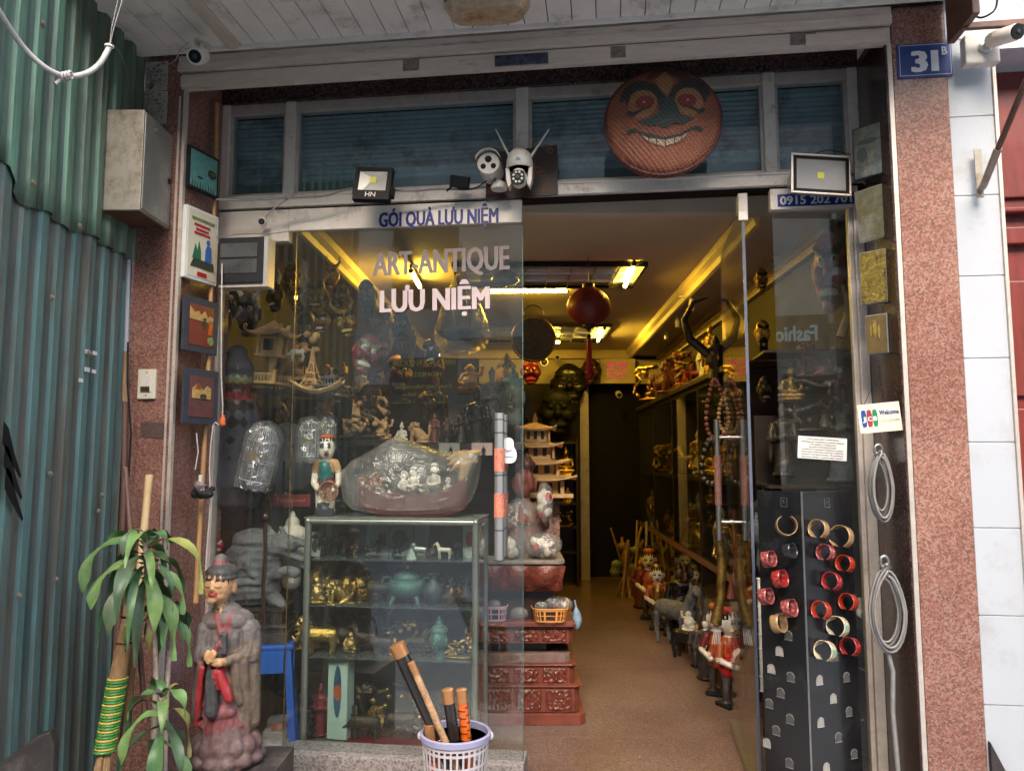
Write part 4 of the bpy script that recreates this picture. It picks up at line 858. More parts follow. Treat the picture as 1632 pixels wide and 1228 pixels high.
@me_cache
def m_lion(a, b):
    p = [('c', (.1, 0, .3), (-.15, 0, .55), .24, .22, 0), ('e', (-.25, 0, .75), (.22, .22, .2), 0), ('e', (-.45, 0, .68), (.1, .13, .09), 0), ('e', (-.42, 0, .56), (.09, .12, .04), 1), ('e', (.25, 0, .2), (.22, .2, .2), 0), ('c', (-.28, -.13, .5), (-.34, -.13, .06), .08, .07, 0), ('c', (-.28, .13, .5), (-.34, .13, .06), .08, .07, 0), ('c', (.2, -.18, .15), (.0, -.2, .05), .09, .07, 0), ('c', (.2, .18, .15), (.0, .2, .05), .09, .07, 0), ('c', (.42, 0, .2), (.52, 0, .6), .05, .09, 0), ('e', (.5, 0, .7), (.1, .07, .12), 0), ('b', (0, 0, .02), (.5, .26, .03), 1)]
    rn = random.Random(3)
    for i in range(26):
        a_ = rn.uniform(0, 6.28); t = rn.uniform(-.6, 1.3); p.append(('e', (-.16+math.cos(a_)*.12, math.sin(a_)*.23, .7+.2*math.sin(t)), (.055, .055, .055), 0))
    return sculpt(p, [a, b], .022, 1, disp=.02, dsc=14)
@me_cache
def m_knot(a, b, seed=1):        # an ornate tangle: dragons, branches, gilt carving
    rn = random.Random(seed); p = []; q = Vector((-.4, 0, .15))
    for i in range(26):
        n_ = q+Vector((rn.uniform(-.2, .26), rn.uniform(-.14, .14), rn.uniform(-.16, .19))); n_.x = max(-.45, min(.45, n_.x)); n_.z = max(.08, min(.85, n_.z)); n_.y = max(-.18, min(.18, n_.y))
        p.append(('c', tuple(q), tuple(n_), rn.uniform(.03, .06), rn.uniform(.025, .055), i % 3 == 0)); q = n_
    for i in range(12): p.append(('e', (rn.uniform(-.4, .4), rn.uniform(-.15, .15), rn.uniform(.1, .8)), (.07, .06, .06), i % 2))
    p.append(('e', (0, 0, .05), (.45, .2, .05), 1))
    return sculpt(p, [a, b], .022, 1, disp=.01, dsc=14)
@me_cache
def m_vase(a, kind=0):
    pr = [[(.16, 0), (.17, .03), (.12, .06), (.26, .2), (.33, .4), (.3, .58), (.15, .72), (.1, .8), (.12, .88), (.19, .95), (.17, .96)], [(.18, 0), (.2, .03), (.12, .08), (.3, .22), (.32, .32), (.14, .46), (.06, .6), (.055, .85), (.11, .97), (.09, .97)]][kind]
    return M().lathe(pr, 28).mesh('vase', a, smooth=60)
def solo(nm, lbl, cat, me, loc, sc, rz=0, group=None, part='figure', rot=None):
    o = T(nm, lbl, cat, loc, rz, group, sc, rot); link(part, me, o); return o
def on(px, py, Y): return P(px, py, Y)         # foot point of a thing seen at (px, py) at depth Y
# ---- pagoda model
def pagoda(lbl, loc, h, w_, tiers, mt, mt2, rz=0, nm='pagoda_model', cat='model', deco=True):
    o = T(nm, lbl, cat, loc, rz); th = h/(tiers+.6)
    M().box(-w_*.6, w_*.6, -w_*.6, w_*.6, 0, th*.16).build('base', mt, o, bevel=.002)
    z = th*.16
    for i in range(tiers):
        s_ = w_*(1-.62*i/max(1, tiers)); b = M(); hh = th*.55
        b.box(-s_*.36, s_*.36, -s_*.36, s_*.36, z, z+hh)
        for sx in (-1, 1):
            for sy in (-1, 1): b.box(sx*s_*.43-s_*.03, sx*s_*.43+s_*.03, sy*s_*.43-s_*.03, sy*s_*.43+s_*.03, z, z+hh)
        so_ = b.build('storey', mt, o)
        if deco:
            d = M()
            for sx in (-.22, 0, .22): d.box(sx*s_-.05*s_, sx*s_+.05*s_, -s_*.37, -s_*.3605, z+hh*.2, z+hh*.85)
            d.build('opening', mt2, so_)
        r_ = M(); e_ = s_*.66; rh = th*.36
        def rf(u_, v_, e_=e_, z=z, hh=hh, rh=rh, s_=s_):
            x, y = (2*u_-1), (2*v_-1); d_ = max(abs(x), abs(y)); c_ = abs(x*y); return (x*e_, y*e_, z+hh+rh*(1-d_)**1.0+rh*.55*c_**3)
        r_.grid(rf, 8, 8); ro = r_.build('roof', mt, o); md = ro.modifiers.new('s', 'SOLIDIFY'); md.thickness = th*.07
        z += hh+rh*.55
    sp = M(); sp.lathe([(w_*.05, z), (w_*.03, z+th*.2), (w_*.045, z+th*.25), (0, z+th*.6)], 10); sp.build('finial', mt, o, smooth=60)
    return o
# ================================================================= lamps and ceiling of the room
def grid_light(lbl, Y0, Y1, x0=-.42, x1=.80):
    Yc = (Y0+Y1)/2; o = T('grid_ceiling_light', lbl, 'ceiling light', (kx(Yc), Yc, 2.755)); d = (Y1-Y0)/2
    M().box(x0, x1, -d, d, -.012, 0).build('reflector', mat('mirror_trough', (.75, .72, .72), .35, .7, .1), o)
    m = M(); m.box(x0-.02, x0, -d-.02, d+.02, -.03, -.001); m.box(x1, x1+.02, -d-.02, d+.02, -.03, -.001); m.box(x0, x1, -d-.02, -d, -.03, -.001); m.box(x0, x1, d, d+.02, -.03, -.001); m.build('frame', 'black_plastic', o)
    g = M(); n = 8
    for i in range(1, n): g.box(x0+(x1-x0)*i/n-.002, x0+(x1-x0)*i/n+.002, -d, d, -.034, -.014)
    for j in (-.33, .33): g.box(x0, x1, j*d-.002, j*d+.002, -.033, -.0145)
    g.build('louvre', 'chrome', o)
    return o
grid_light('mirrored louvre light panel near the shop front, above the red lantern', 4.75, 5.35)
grid_light('mirrored louvre light panel farther back, above the back wall masks', 7.0, 7.9)
mat('tube_glow', (1, .62, .06), .5, emit=48, bump=0, var=0); 
def tube_lamp(lbl, a, b, glow='tube_glow'):
    a, b = Vector(a), Vector(b); c_ = (a+b)/2; o = T('tube_lamp', lbl, 'lamp', c_); h = b-a
    M().tube([-h/2, h/2], .013, 12).build('tube', glow, o, smooth=40)
    d = h.normalized(); sd_ = d.cross(Vector((0, 0, 1))); m = M(); e_ = h/2*1.04
    vs = [sg*e_+sd_*x*.011+Vector((0, 0, z)) for sg in (-1, 1) for x, z in ((-1, .018), (1, .018), (1, .045), (-1, .045))]
    m.add(vs, [(0, 1, 2, 3), (7, 6, 5, 4), (0, 4, 5, 1), (1, 5, 6, 2), (2, 6, 7, 3), (3, 7, 4, 0)]); m.build('batten', 'black_plastic', o)
    for sg in (-1, 1): M().tube([sg*h/2*1.03, sg*h/2*.985], .017, 12).build('end_cap', 'black_plastic', o)
    return o
tube_lamp('lit yellow tube lamp at the right end of the nearer louvre panel', P(1011, 420, 4.72), P(996, 456, 5.25))
tube_lamp('long lit tube lamp across the room, left of the red lantern', P(781, 464, 5.5), P(904, 463, 5.5))
tube_lamp('short lit tube lamp seen through the lettered glass on the left', P(655, 432, 4.75), P(669, 457, 5.2))
tube_lamp('small lit tube lamp at the right end of the farther louvre panel', P(963, 524, 7.0), P(953, 543, 7.7))
tube_lamp('small lit tube lamp above the left back masks', P(860, 546, 7.6), P(892, 545, 7.6))
for i, (px, py, Y) in enumerate(((1102, 485, 5.4), (1080, 512, 6.2), (1062, 532, 7.0), (1048, 550, 8.0))):
    if i == 0:
        SPT = T('spotlight', 'unlit white spotlight on the right soffit, nearest of the row', 'spotlight', P(px, py, Y)); M().box(-.09, .06, -.008, .008, .05, .062).build('track', 'white_plastic', SPT); M().lathe([(.02, -.05), (.022, .0), (.015, .045), (0, .05)], 14).build('head', 'white_plastic', SPT, smooth=40); SPT['group'] = 'spotlights on the right soffit'
    else: dup(SPT, 'unlit white spotlight on the right soffit, '+['', 'second nearest of the row', 'third from the front', 'farthest of the row'][i], P(px, py, Y))
# lantern
lc = P(938, 487, 4.6); k = 4.6/1200; LN = T('silk_lantern', 'dark red silk lantern with tassel hanging in the middle of the room', 'lantern', lc)
m = M(); m.lathe([(9*k, 30*k), (14*k, 28*k), (22*k, 23*k), (29*k, 16*k), (33*k, 9*k), (35.5*k, 1*k), (35.5*k, -6*k), (33*k, -14*k), (28*k, -21*k), (20*k, -27*k), (10*k, -31*k)], 32); m.build('shade', mat('silk', (.22, .025, .022), .45, 0, .3, 10, .1), LN, smooth=50)
m = M(); m.lathe([(9.5*k, 30*k), (9.5*k, 36*k), (8*k, 36*k), (8*k, 30*k)], 20); m.lathe([(10*k, -31*k), (10*k, -35*k), (4*k, -38*k), (0, -44*k)], 20); m.build('collar', 'dark_wood', LN, smooth=40)
M().tube([(0, 0, 36*k), (0, 0, 2.755-lc.z)], .002, 5).build('cord', 'black', LN)
m = M(); m.ell((0, 0, -50*k), (4*k, 4*k, 4*k)); m.build('bead', 'black', LN, smooth=True)
m = M(); m.lathe([(2.5*k, -54*k), (4.5*k, -70*k), (5*k, -110*k), (3*k, -118*k)], 14); m.tube([(0, -.01, -100*k), (-6*k, -.015, -118*k), (0, -.01, -128*k), (8*k, -.01, -112*k), (5*k, -.01, -100*k)], .006, 6); m.build('tassel', 'red', LN, smooth=60)
# gong / drum on left
gg = P(850, 541, 5.0); k = 5/1200; o = T('round_drum', 'dark round drum hanging behind the edge of the lettered glass', 'drum', gg); M().lathe([(0, -.05), (33*k, -.045), (36*k, -.03), (36*k, .03), (33*k, .05), (0, .05)], 32, axis='y').build('drum_body', mat('drum', (.045, .035, .03), .5, 0, .4, 30, .3), o, smooth=40); M().torus((0, -.04, 0), 35*k, .006, 32, 6, axis='y').build('rim', 'gold_dark', o, smooth=True); M().torus((0, 0, 40*k), 16*k, .004, 20, 6, axis='y', a0=0, a1=math.pi).build('hanger', 'bronze', o)
# ================================================================= doorway region
# carved pedestal of stacked tiers
pd = PZ(840, 1152, FLZ); YP = pd.y
pl = T('carved_pedestal', 'stepped red-brown carved wooden pedestal standing just inside the doorway', 'pedestal', (P(856, 1000, YP).x, YP, FLZ)); k = YP/1200
def oct_(w_, d, c=.03): return [(-w_, 0), (w_-c, 0), (w_, c), (w_, d), (-w_, d)]
def tier(name, x1, y0, y1, mt, dep=.42, dy=0, parent=pl, x0=772):
    za, zb = P(x1, y1, YP).z-FLZ, P(x1, y0, YP).z-FLZ; xa, xb = (x0-856)*k, (x1-856)*k
    plg = [(xa, dy), (xb-.028, dy), (xb, dy+.028), (xb, dy+dep), (xa, dy+dep)]; m = M(); n = 5
    m.add([(x, y, za) for x, y in plg]+[(x, y, zb) for x, y in plg], [tuple(range(n))[::-1], tuple(range(n, 2*n))]+[(i, (i+1) % n, (i+1) % n+n, i+n) for i in range(n)])
    return m.build(name, mt, parent, bevel=.004), za, zb, xa, xb
tier('plinth', 929, 1134, 1152, 'carved_flat', .5, -.03)
for (nm_, x1, y0, y1, dy, dep) in (('lower_tier', 921, 1094, 1133, -.01, .45), ('middle_tier', 914, 1062, 1091, .01, .42), ('drawer_tier', 914, 1000, 1026, .02, .4)):
    t_, za, zb, xa, xb = tier(nm_, x1, y0, y1, 'carved_flat', dep, dy)
    pn = M()
    rn = random.Random(int(x1*3+y0)); n_ = 3; wdt = (xb-.03-xa)/n_
    for i in range(n_):
        a = xa+i*wdt+.008; b = xa+(i+1)*wdt-.008
        def rel_(u_, v_, a=a, b=b, za=za, zb=zb, dy=dy, s_=i+y0):
            x = a+(b-a)*u_; z = za+.01+(zb-za-.02)*v_; e_ = min(u_, 1-u_, v_, 1-v_); q_ = noise.noise(Vector((x*45, z*45, s_)))
            return (x, dy-.001-(.014*abs(q_)**.6 if e_ > .06 else 0), z)
        pn.grid(rel_, 40, 16)
    po = pn.build('carved_panel', 'carved_red', t_, smooth=True)
    tier('ledge', x1+4, y0-4, y0-1, 'carved_flat', dep+.02, dy-.012)
tier('recess', 880, 1027, 1057, 'dark_wood', .3, .1); tier('dusty_shelf', 908, 1044, 1061, mat('dusty_wood', (.19, .12, .1), .8, 0, .25, 20, .1), .36, .04)
tb, za, zb, xa, xb = tier('table_top', 900, 893, 899, mat('dusty_top', (.22, .18, .15), .7, 0, .2, 20, .1), .4, .0)
cv = M()
def bowl(u_, v_):
    x = xa+(xb-xa)*u_; z = P(850, 941-v_*42, YP).z-FLZ; return (x-(.03*(1-v_))*(1 if u_ > .5 else 0), -.005-.045*v_**.8-.03*abs(math.sin(u_*9.4+.5))*math.sin(v_*3.14), z)
cv.grid(bowl, 60, 18)
zc0, zc1 = P(850, 941, YP).z-FLZ, P(850, 899, YP).z-FLZ
cb = cv.build('carved_front', 'carved_red', pl, smooth=True); M().box(xa, xb-.01, .02, .38, zc0, zc1).build('apron_block', 'carved_flat', pl, bevel=.01)
M().box(xa, xb-.06, .06, .34, P(850, 1000, YP).z-FLZ, zc0-.001).build('neck_block', 'dark_wood', pl)
M().box(xa, (912-856)*k, -.01, .4, P(850, 998, YP).z-FLZ, P(850, 990, YP).z-FLZ).build('basket_shelf', 'carved_flat', pl, bevel=.004)
ztop = P(850, 990, YP).z
def wbasket(lbl, px, pyb, Yc, w_, h_, mt, flare=1.15, dep=.5):
    o = T('plastic_basket', lbl, 'basket', P(px, pyb, Yc)); m = M(); n = 26
    for i in range(n):
        a0_ = 2*math.pi*(i+.18)/n; a1_ = 2*math.pi*(i+.82)/n
        q = lambda a, t, e=0: ((w_/2+e)*(1+(flare-1)*t)*(abs(math.cos(a))**.5)*(1 if math.cos(a) > 0 else -1), (w_*dep+e)*(1+(flare-1)*t)*(abs(math.sin(a))**.5)*(1 if math.sin(a) > 0 else -1), h_*t)
        for t0, t1, aa, ab in ((0, .12, 2*math.pi*i/n, 2*math.pi*(i+1)/n), (.12, .82, 2*math.pi*(i-.14)/n, 2*math.pi*(i+.16)/n), (.45, .52, 2*math.pi*i/n, 2*math.pi*(i+1)/n), (.82, 1, 2*math.pi*i/n, 2*math.pi*(i+1)/n)):
            m.add([q(aa, t0), q(ab, t0), q(ab, t1), q(aa, t1), q(aa, t0, -.002), q(ab, t0, -.002), q(ab, t1, -.002), q(aa, t1, -.002)], [(0, 1, 2, 3), (7, 6, 5, 4), (0, 4, 5, 1), (3, 2, 6, 7)])
    m.build('weave', mt, o); r_ = M(); pts = []
    for i in range(49):
        a = 2*math.pi*i/48; pts.append((w_/2*flare*(abs(math.cos(a))**.5)*(1 if math.cos(a) > 0 else -1), w_*dep*flare*(abs(math.sin(a))**.5)*(1 if math.sin(a) > 0 else -1), h_))
    r_.tube(pts, .0035, 6); r_.build('rim', mt, o, smooth=60)
    return o
mat('basket_orange', (.72, .32, .08), .4, 0, .06); mat('basket_pink', (.6, .4, .5), .4, 0, .06)
bo_ = wbasket('orange plastic basket of wrapped trinkets on the carved pedestal', 877, 989, YP-.0, 50*k, 20*k, 'basket_orange'); bo_.location.y = YP+.05
bp_ = wbasket('pale pink plastic basket behind the lettered glass on the pedestal', 789, 989, YP, 34*k, 22*k, 'basket_pink'); bp_.location.y = YP+.05
rn = random.Random(9); mat('c1', (.6, .05, .15), .3, 0, .4, 60, .2); mat('c2', (.75, .55, .3), .3, 0, .4, 60, .2); mat('c3', (.1, .35, .2), .3, 0, .4, 60, .2)
for i, (px, py, s_, lb) in enumerate(((862, 963, .05, 'pink and red wrapped keyrings heaped at the left of the orange basket'), (880, 958, .055, 'shiny wrapped trinkets in the middle of the orange basket'), (897, 962, .05, 'bright pink wrapped cord pack at the right of the orange basket'), (788, 960, .05, 'colourful wrapped trinkets heaped in the pink basket'), (827, 975, .06, 'clear bag of brown trinkets between the two baskets'))):
    o = T('trinket_bag', lb, 'trinkets', P(px, py, YP+.1)); me = sculpt([('e', (rn.uniform(-.7, .7)*s_, rn.uniform(-.4, .4)*s_, rn.uniform(-.6, .5)*s_), (s_*.4, s_*.2, s_*.12), j % 3, (rn.uniform(-1, 1), rn.uniform(-1, 1), rn.uniform(0, 3))) for j in range(16)], ['c1', 'c2', 'c3'] if i != 4 else ['tan_wood', 'c2', 'carved_flat'], .005, 0)
    link('trinkets', me, o); f_ = M(); f_.ell((0, -.01, 0), (s_*1.1, s_*.8, s_*.8), 16, 10); f_.build('wrapper', 'film', o, smooth=True)
# robed deity bust on the pedestal
k = YP/1200; o = T('praying_statue', 'dusky red-brown wooden praying deity half wrapped in clear plastic on the pedestal', 'statue', P(836, 893, YP+.2)); k = (YP+.2)/1200
q = lambda x, y: ((x-836)*k, (893-y)*k)
def V3(x, y, d=0): a, b = q(x, y); return (a, d, b)
pr = [('c', V3(838, 885), V3(838, 835), 30*k, 26*k, 0), ('e', V3(838, 815), (34*k, 18*k, 14*k), 0), ('c', V3(836, 812), V3(836, 795), 9*k, 9*k, 1), ('e', V3(834, 772, -.01), (18*k, 19*k, 25*k), 1), ('e', V3(832, 745, .01), (22*k, 20*k, 15*k), 2), ('e', V3(832, 735, .02), (17*k, 15*k, 10*k), 2), ('e', V3(853, 775), (4*k, 4*k, 12*k), 1), ('e', V3(834, 767, -.01-19*k), (3*k, 4*k, 6*k), 1),
      ('c', V3(866, 815), V3(866, 838, -.02), 10*k, 9*k, 0), ('c', V3(866, 838, -.02), V3(836, 826, -.11), 8*k, 6*k, 1), ('c', V3(808, 815), V3(806, 842, -.02), 10*k, 9*k, 0), ('c', V3(806, 842, -.02), V3(830, 826, -.11), 8*k, 6*k, 1), ('c', V3(831, 832, -.12), V3(829, 808, -.12), 5*k, 3*k, 1), ('e', V3(838, 880), (36*k, 26*k, 12*k), 0)]
link('figure', sculpt(pr, [mat('robe_dusk', (.14, .085, .075), .6, 0, .25, 30, .3), mat('flesh_dusk', (.2, .065, .05), .45, 0, .2, 14, .05), mat('hair_dusk', (.075, .03, .03), .5, 0, .3, 40, .3)], .006, 2, fn=lambda c, n: c+n*.003*math.sin(c.x*160+c.z*30)), o)
f_ = M(); f_.ell((-.02, -.02, .15), (.13, .12, .2), 20, 14); f_.build('wrapper', 'film', o, smooth=True)
for px, py, w_, h_, lb, mts in ((866, 868, 26, 17, 'white and red painted puppets bundled in clear plastic in front of the praying deity', ('skin_white', 'red', 'black')), (868, 800, 12, 28, 'plastic-wrapped red and white puppet at the right shoulder of the praying deity', ('skin_white', 'red', 'orange')), (812, 872, 14, 17, 'crumpled clear bag of pale ornaments left of the praying deity', ('ivory', 'tan_wood', 'brass'))):
    rn = random.Random(px); o = T('wrapped_puppets', lb, 'wrapped goods', P(px, py, YP+.05)); k = YP/1200
    link('puppets', sculpt([('e', (rn.uniform(-.7, .7)*w_*k, rn.uniform(-.02, .02), rn.uniform(-.7, .7)*h_*k), (.018, .018, .024), j % 3 if j % 2 else 0) for j in range(14)], list(mts), .005, 1), o)
    f_ = M(); f_.ell((0, 0, 0), (w_*k*1.15, .05, h_*k*1.15), 16, 10); me = f_.mesh('wrapper', 'film', True)
    for v in me.vertices: v.co += v.normal*.012*noise.noise(v.co*22)
    link('wrapper', me, o)
o = T('blue_ball_bag', 'pale blue cloth ball hanging at the right edge of the pedestal', 'bag', P(919, 986, YP+.15)); link('bag', sculpt([('e', (0, 0, 0), (.028, .028, .06), 0), ('c', (0, 0, .05), (-.01, 0, .1), .008, .005, 0)], [mat('ball_blue', (.2, .3, .38), .5, 0, .3, 40, .1)], .006, 1, disp=.004), o)
pagoda('pale carved wooden pagoda tower behind the praying deity', P(853, 790, YP+.55), .63, .36, 4, 'pale_wood', 'dark_wood')
o = T('shrine_block', 'pierced pale wooden shrine wall under the carved pagoda', 'carving', P(855, 860, YP+.56)); M().box(-.14, .14, -.05, .2, -.1, .24).build('block', mat('pierced', (.36, .2, .14), .6, 0, .4, 50, .8, dirt=(.03, .015, .01), dsc=34, dth=.52), o, bevel=.004)
# back wall masks, shelves, sign
def hang(nm, lbl, cat, me, px, py, Y, hpx, rz=0, group=None, w_=None):
    k_ = Y/1200; return solo(nm, lbl, cat, me, P(px, py, Y)-Vector((0, 0, hpx*k_/2)), (hpx*k_*(w_ or 1), hpx*k_, hpx*k_), rz, group, 'face')
hang('carved_mask', 'big black carved smiling mask on the back wall beside the dark passage', 'mask', m_mask('black_lacquer', 'black', 'bronze', 0, 1, 1), 907, 612, 8.4, 75, w_=1.05)
hang('carved_mask', 'small red lacquer mask just inside the lettered glass edge', 'mask', m_mask('dark_red', 'red', 'brass', 0, 0, 0), 846, 592, 5.6, 46, w_=.95)
hang('carved_mask', 'black long-faced mask hanging lower on the left of the back wall', 'mask', m_mask('black', 'black', 'black', 0, 0, 0), 888, 655, 8.2, 80)
hang('carved_mask', 'dark mask half behind the lantern tassel at the passage', 'mask', m_mask('brown_board', 'black', 'gold_dark', 0, 0, 0), 942, 590, 8.5, 44)
o = T('led_sign', 'framed cream board with pink and red lettering above the dark passage', 'sign', P(985, 591, 8.62)); k = 8.62/1200; M().box(-28*k, 28*k, 0, .03, -20*k, 20*k).build('board', 'cornice', o, bevel=.004)
mat('pink_led', (.5, .02, .1), .5, emit=.18, bump=0)
for s_, z, w_ in (('谢谢', 7, 34), ('XIN CHÀO', -3, 34), ('HELLO', -11, 26)): textm(s_, w_*k, 6.5*k, .002, .01).build('lettering', 'pink_led', o, loc=(-2*k, -.002, z*k))
bullet('small white camera under the framed sign above the passage', P(986, 628, 8.5), (0, -1, -.3), .035, .1); bullet('white camera at the top left of the back wall', P(867, 576, 7.9), (0, -1, -.2), .045, .12); bullet('tiny white camera right of the back wall cornice drum', P(888, 569, 8.4), (0, -1, -.2), .03, .1)
SH = T('back_shelf', 'black shelf unit with gilt figures left of the dark passage', 'shelf', (P(880, 800, 8.3).x, 8.3, FLZ)); k = 8.3/1200; m = M()
for x in (-40*k, 40*k): m.box(x-.012, x+.012, 0, .35, 0, 1.58)
for y in (705, 758, 803, 840, 880): z = P(880, y, 8.3).z-FLZ; m.box(-40*k+.0125, 40*k-.0125, 0, .35, z-.012, z+.012)
m.box(-40*k, 40*k, .352, .36, 0, 1.58); m.build('frame', 'dark_wood', SH)
solo('buddha_figure', 'gilt seated buddha on the upper back shelf beside the passage', 'figurine', m_buddha('gold'), P(902, 757, 8.35), 48*k, 0, 'gilt figures on the back shelf')
solo('buddha_figure', 'small gilt seated figure on the middle back shelf', 'figurine', m_buddha('gold_dark'), P(905, 803, 8.35), 28*k, 0, 'gilt figures on the back shelf')
solo('standing_figure', 'brown standing figure beside the gilt buddha on the back shelf', 'figurine', m_stand('carved_flat'), P(878, 757, 8.35), 44*k, 0, 'gilt figures on the back shelf')
solo('gilt_carving', 'gilt carved cluster on the third back shelf', 'carving', m_knot('gold', 'gold_dark', 4), P(900, 839, 8.3), 30*k, 0, 'gilt figures on the back shelf')
solo('standing_figure', 'dim bronze standing figure on the lowest back shelf', 'figurine', m_stand('bronze'), P(886, 880, 8.35), 34*k, 0, 'gilt figures on the back shelf')
# right cabinets
RC = T('glass_cabinet', 'long dark wooden cabinet with glass doors along the right wall', 'cabinet', (1.27, 4.25, FLZ), math.atan2(.03, 1)*-1)
LN_ = 4.0; m = M()
for y in (0, 1.0, 2.0, 3.0, LN_-.04): m.box(0, .34, y, y+.04, .06, 1.88)
for z in (0.06, .68, 1.22, 1.86): m.box(-.004 if z in (.68,) else .0005, .34, .0005, LN_, z, z+.03)
m.box(.33, .345, 0, LN_, .06, 1.89); m.build('frame', 'dark_wood', RC)
M().box(-.03, .34, -.02, LN_+.02, 1.892, 1.93).build('top_board', 'dark_wood', RC, bevel=.004); M().box(-.012, -.005, 0, LN_, .665, .70).build('mid_rail', 'brown_pipe', RC); M().box(-.02, .3, 0, LN_, 0, .058).build('plinth', 'brown_pipe', RC)
for i in range(4): M().box(-.003, .0, i+.045, i+.995, .1, 1.85).build('glass_door', 'case_glass', RC)
for i, (y, z, me, s_, lb) in enumerate(((.5, .71, m_head('ivory', 'stone_grey'), .2, 'pale carved head'), (.85, .71, m_stand('tan_wood'), .35, 'tan standing sage'), (1.45, .71, m_buddha('gold_dark'), .3, 'dull gilt seated buddha'), (1.85, .71, m_stand('ivory', 'ivory'), .4, 'ivory coloured standing figure'), (.4, 1.25, m_beast('bronze', 'bronze'), .26, 'bronze horse'), (.9, 1.25, m_laugh('brass'), .24, 'brass laughing figure'), (1.5, 1.25, m_stand('bronze'), .4, 'bronze standing sage'), (2.4, .71, m_stand('tan_wood'), .42, 'dusky wooden lady'), (2.5, 1.25, m_buddha('brass'), .3, 'brass seated buddha'), (3.3, .71, m_stand('bronze'), .4, 'dark standing figure'), (.5, .1, m_knot('gold_dark', 'bronze', 2), .4, 'gilt root carving'), (1.5, .1, m_beast('bronze', 'bronze', 'ox'), .3, 'bronze buffalo'))):
    r_ = Matrix.Rotation(-math.atan2(.03, 1), 4, 'Z'); p_ = RC.location+r_ @ Vector((.17, y, z))
    solo('cabinet_figure', f"{lb} on the {['bottom', 'middle', 'top'][0 if z < .5 else 1 if z < 1 else 2]} shelf of the right glass cabinet" , 'figurine', me, p_, s_, R(-60), 'figures in the right cabinet')
lib2 = [('gilt seated buddha', m_buddha('gold'), .22), ('ivory lady', m_stand('ivory', 'ivory'), .34), ('brass lion', m_lion('brass', 'brass'), .2), ('tan sage', m_stand('tan_wood'), .34), ('gilt tangled carving', m_knot('gold', 'gold_dark', 7), .28), ('dusky head', m_head('carved_flat', 'black'), .22), ('brass horse', m_beast('brass', 'gold_dark'), .22), ('red-robed lady', m_stand('carved_red', 'carved_red', 'skin_white', 'black'), .34)]
for i in range(33):
    bay, lev_, sl_ = i//9, (i//3) % 3, i % 3; lb, me, s_ = lib2[(i*5+bay) % 8]; y = bay+.2+sl_*.3; z = (.095, .715, 1.255)[lev_]
    solo('cabinet_figure', f"{lb} behind cabinet glass, {['bottom', 'middle', 'top'][lev_]} shelf, {['first', 'second', 'third', 'last'][bay]} bay, {['near', 'centre', 'far'][sl_]} spot", 'figurine', me, RC.location+Matrix.Rotation(-math.atan2(.03, 1), 4, 'Z') @ Vector((.1, y, z)), s_, R(-60+8*sl_), 'figures in the right cabinet')
# things heaped on the cabinets
tops = [(1040, 633, 7.3, 60, m_knot('gold', 'gold_dark', 7), 'gilt dragon carving at the far end of the cabinet top'), (1075, 622, 6.3, 56, m_lion('carved_red', 'dark_red'), 'dark red lion carving on the cabinet top'), (1105, 612, 5.7, 60, m_knot('gold_dark', 'carved_red', 11), 'red and gold tangled carving on the cabinet top'), (1133, 600, 5.1, 82, m_stand('gold_dark', 'carved_red', 'gold', 'gold_dark'), 'gilt standing deity on the cabinet top'), (1140, 597, 4.75, 42, m_knot('verdigris', 'gold_dark', 5), 'green and gold tangled carving nearest the open door'), (1090, 580, 6.0, 40, m_laugh('orange', 'carved_red'), 'orange laughing figure behind the red lion'), (1118, 575, 5.3, 60, m_stand('ivory', 'gold_dark', 'ivory', 'gold'), 'cream standing lady behind the tangled carving'), (1060, 600, 7.0, 44, m_beast('carved_red', 'gold_dark', 'elephant'), 'small red elephant at the far end of the cabinet top'), (1112, 634, 5.6, 30, m_beast('dark_red', 'gold_dark', 'ox'), 'dark red ox lying under the tangled carvings')]
for px, py, Y, h_, me, lb in tops: p_ = P(px, py, Y); p_.z = 2.052; p_.x = max(p_.x, 1.30+kx(Y)) if px > 1050 else p_.x; solo('cabinet_top_carving', lb, 'carving', me, p_, h_*Y/1200*1.05, R(-50), 'carvings heaped on the right cabinet')
o = T('carved_horn', 'pair of big curved grey horns standing behind the carvings on the right cabinet', 'horns', P(1140, 530, 4.6)); m = M()
for sg in (-1, 1): m.tube([(sg*.04, 0, -.14), (sg*.16, 0, -.04), (sg*.19, 0, .08), (sg*.13, 0, .19), (sg*.04, -.02, .22)], [.03, .026, .021, .014, .005], 12)
m.build('horns', 'bronze', o, smooth=60); link('skull', m_head('bronze', 'bronze'), o, (0, 0, -.28)).scale = (.24,)*3
# beads on the door side
for j, (px, y0, y1, r_, mt, lb) in enumerate(((1140, 605, 700, .013, 'carved_flat', 'string of red-brown prayer beads hanging by the open door handle'), (1160, 620, 690, .011, 'tan_wood', 'string of small tan beads hanging against the open glass door'), (1133, 700, 770, .016, 'bronze', 'string of dark amber beads hanging below the prayer beads'))):
    Y = 4.05; o = T('bead_string', lb, 'beads', P(px, y0, Y)); m = M(); n = 30 if j < 2 else 18; h_ = (y1-y0)*Y/1200
    for i in range(n):
        a = 2*math.pi*i/n; m.ell((math.sin(a)*(.05-.02*math.cos(a)), 0, -h_/2+math.cos(a)*h_/2), (r_,)*3, 8, 6)
    m.build('beads', mt, o, smooth=True, kind='stuff')
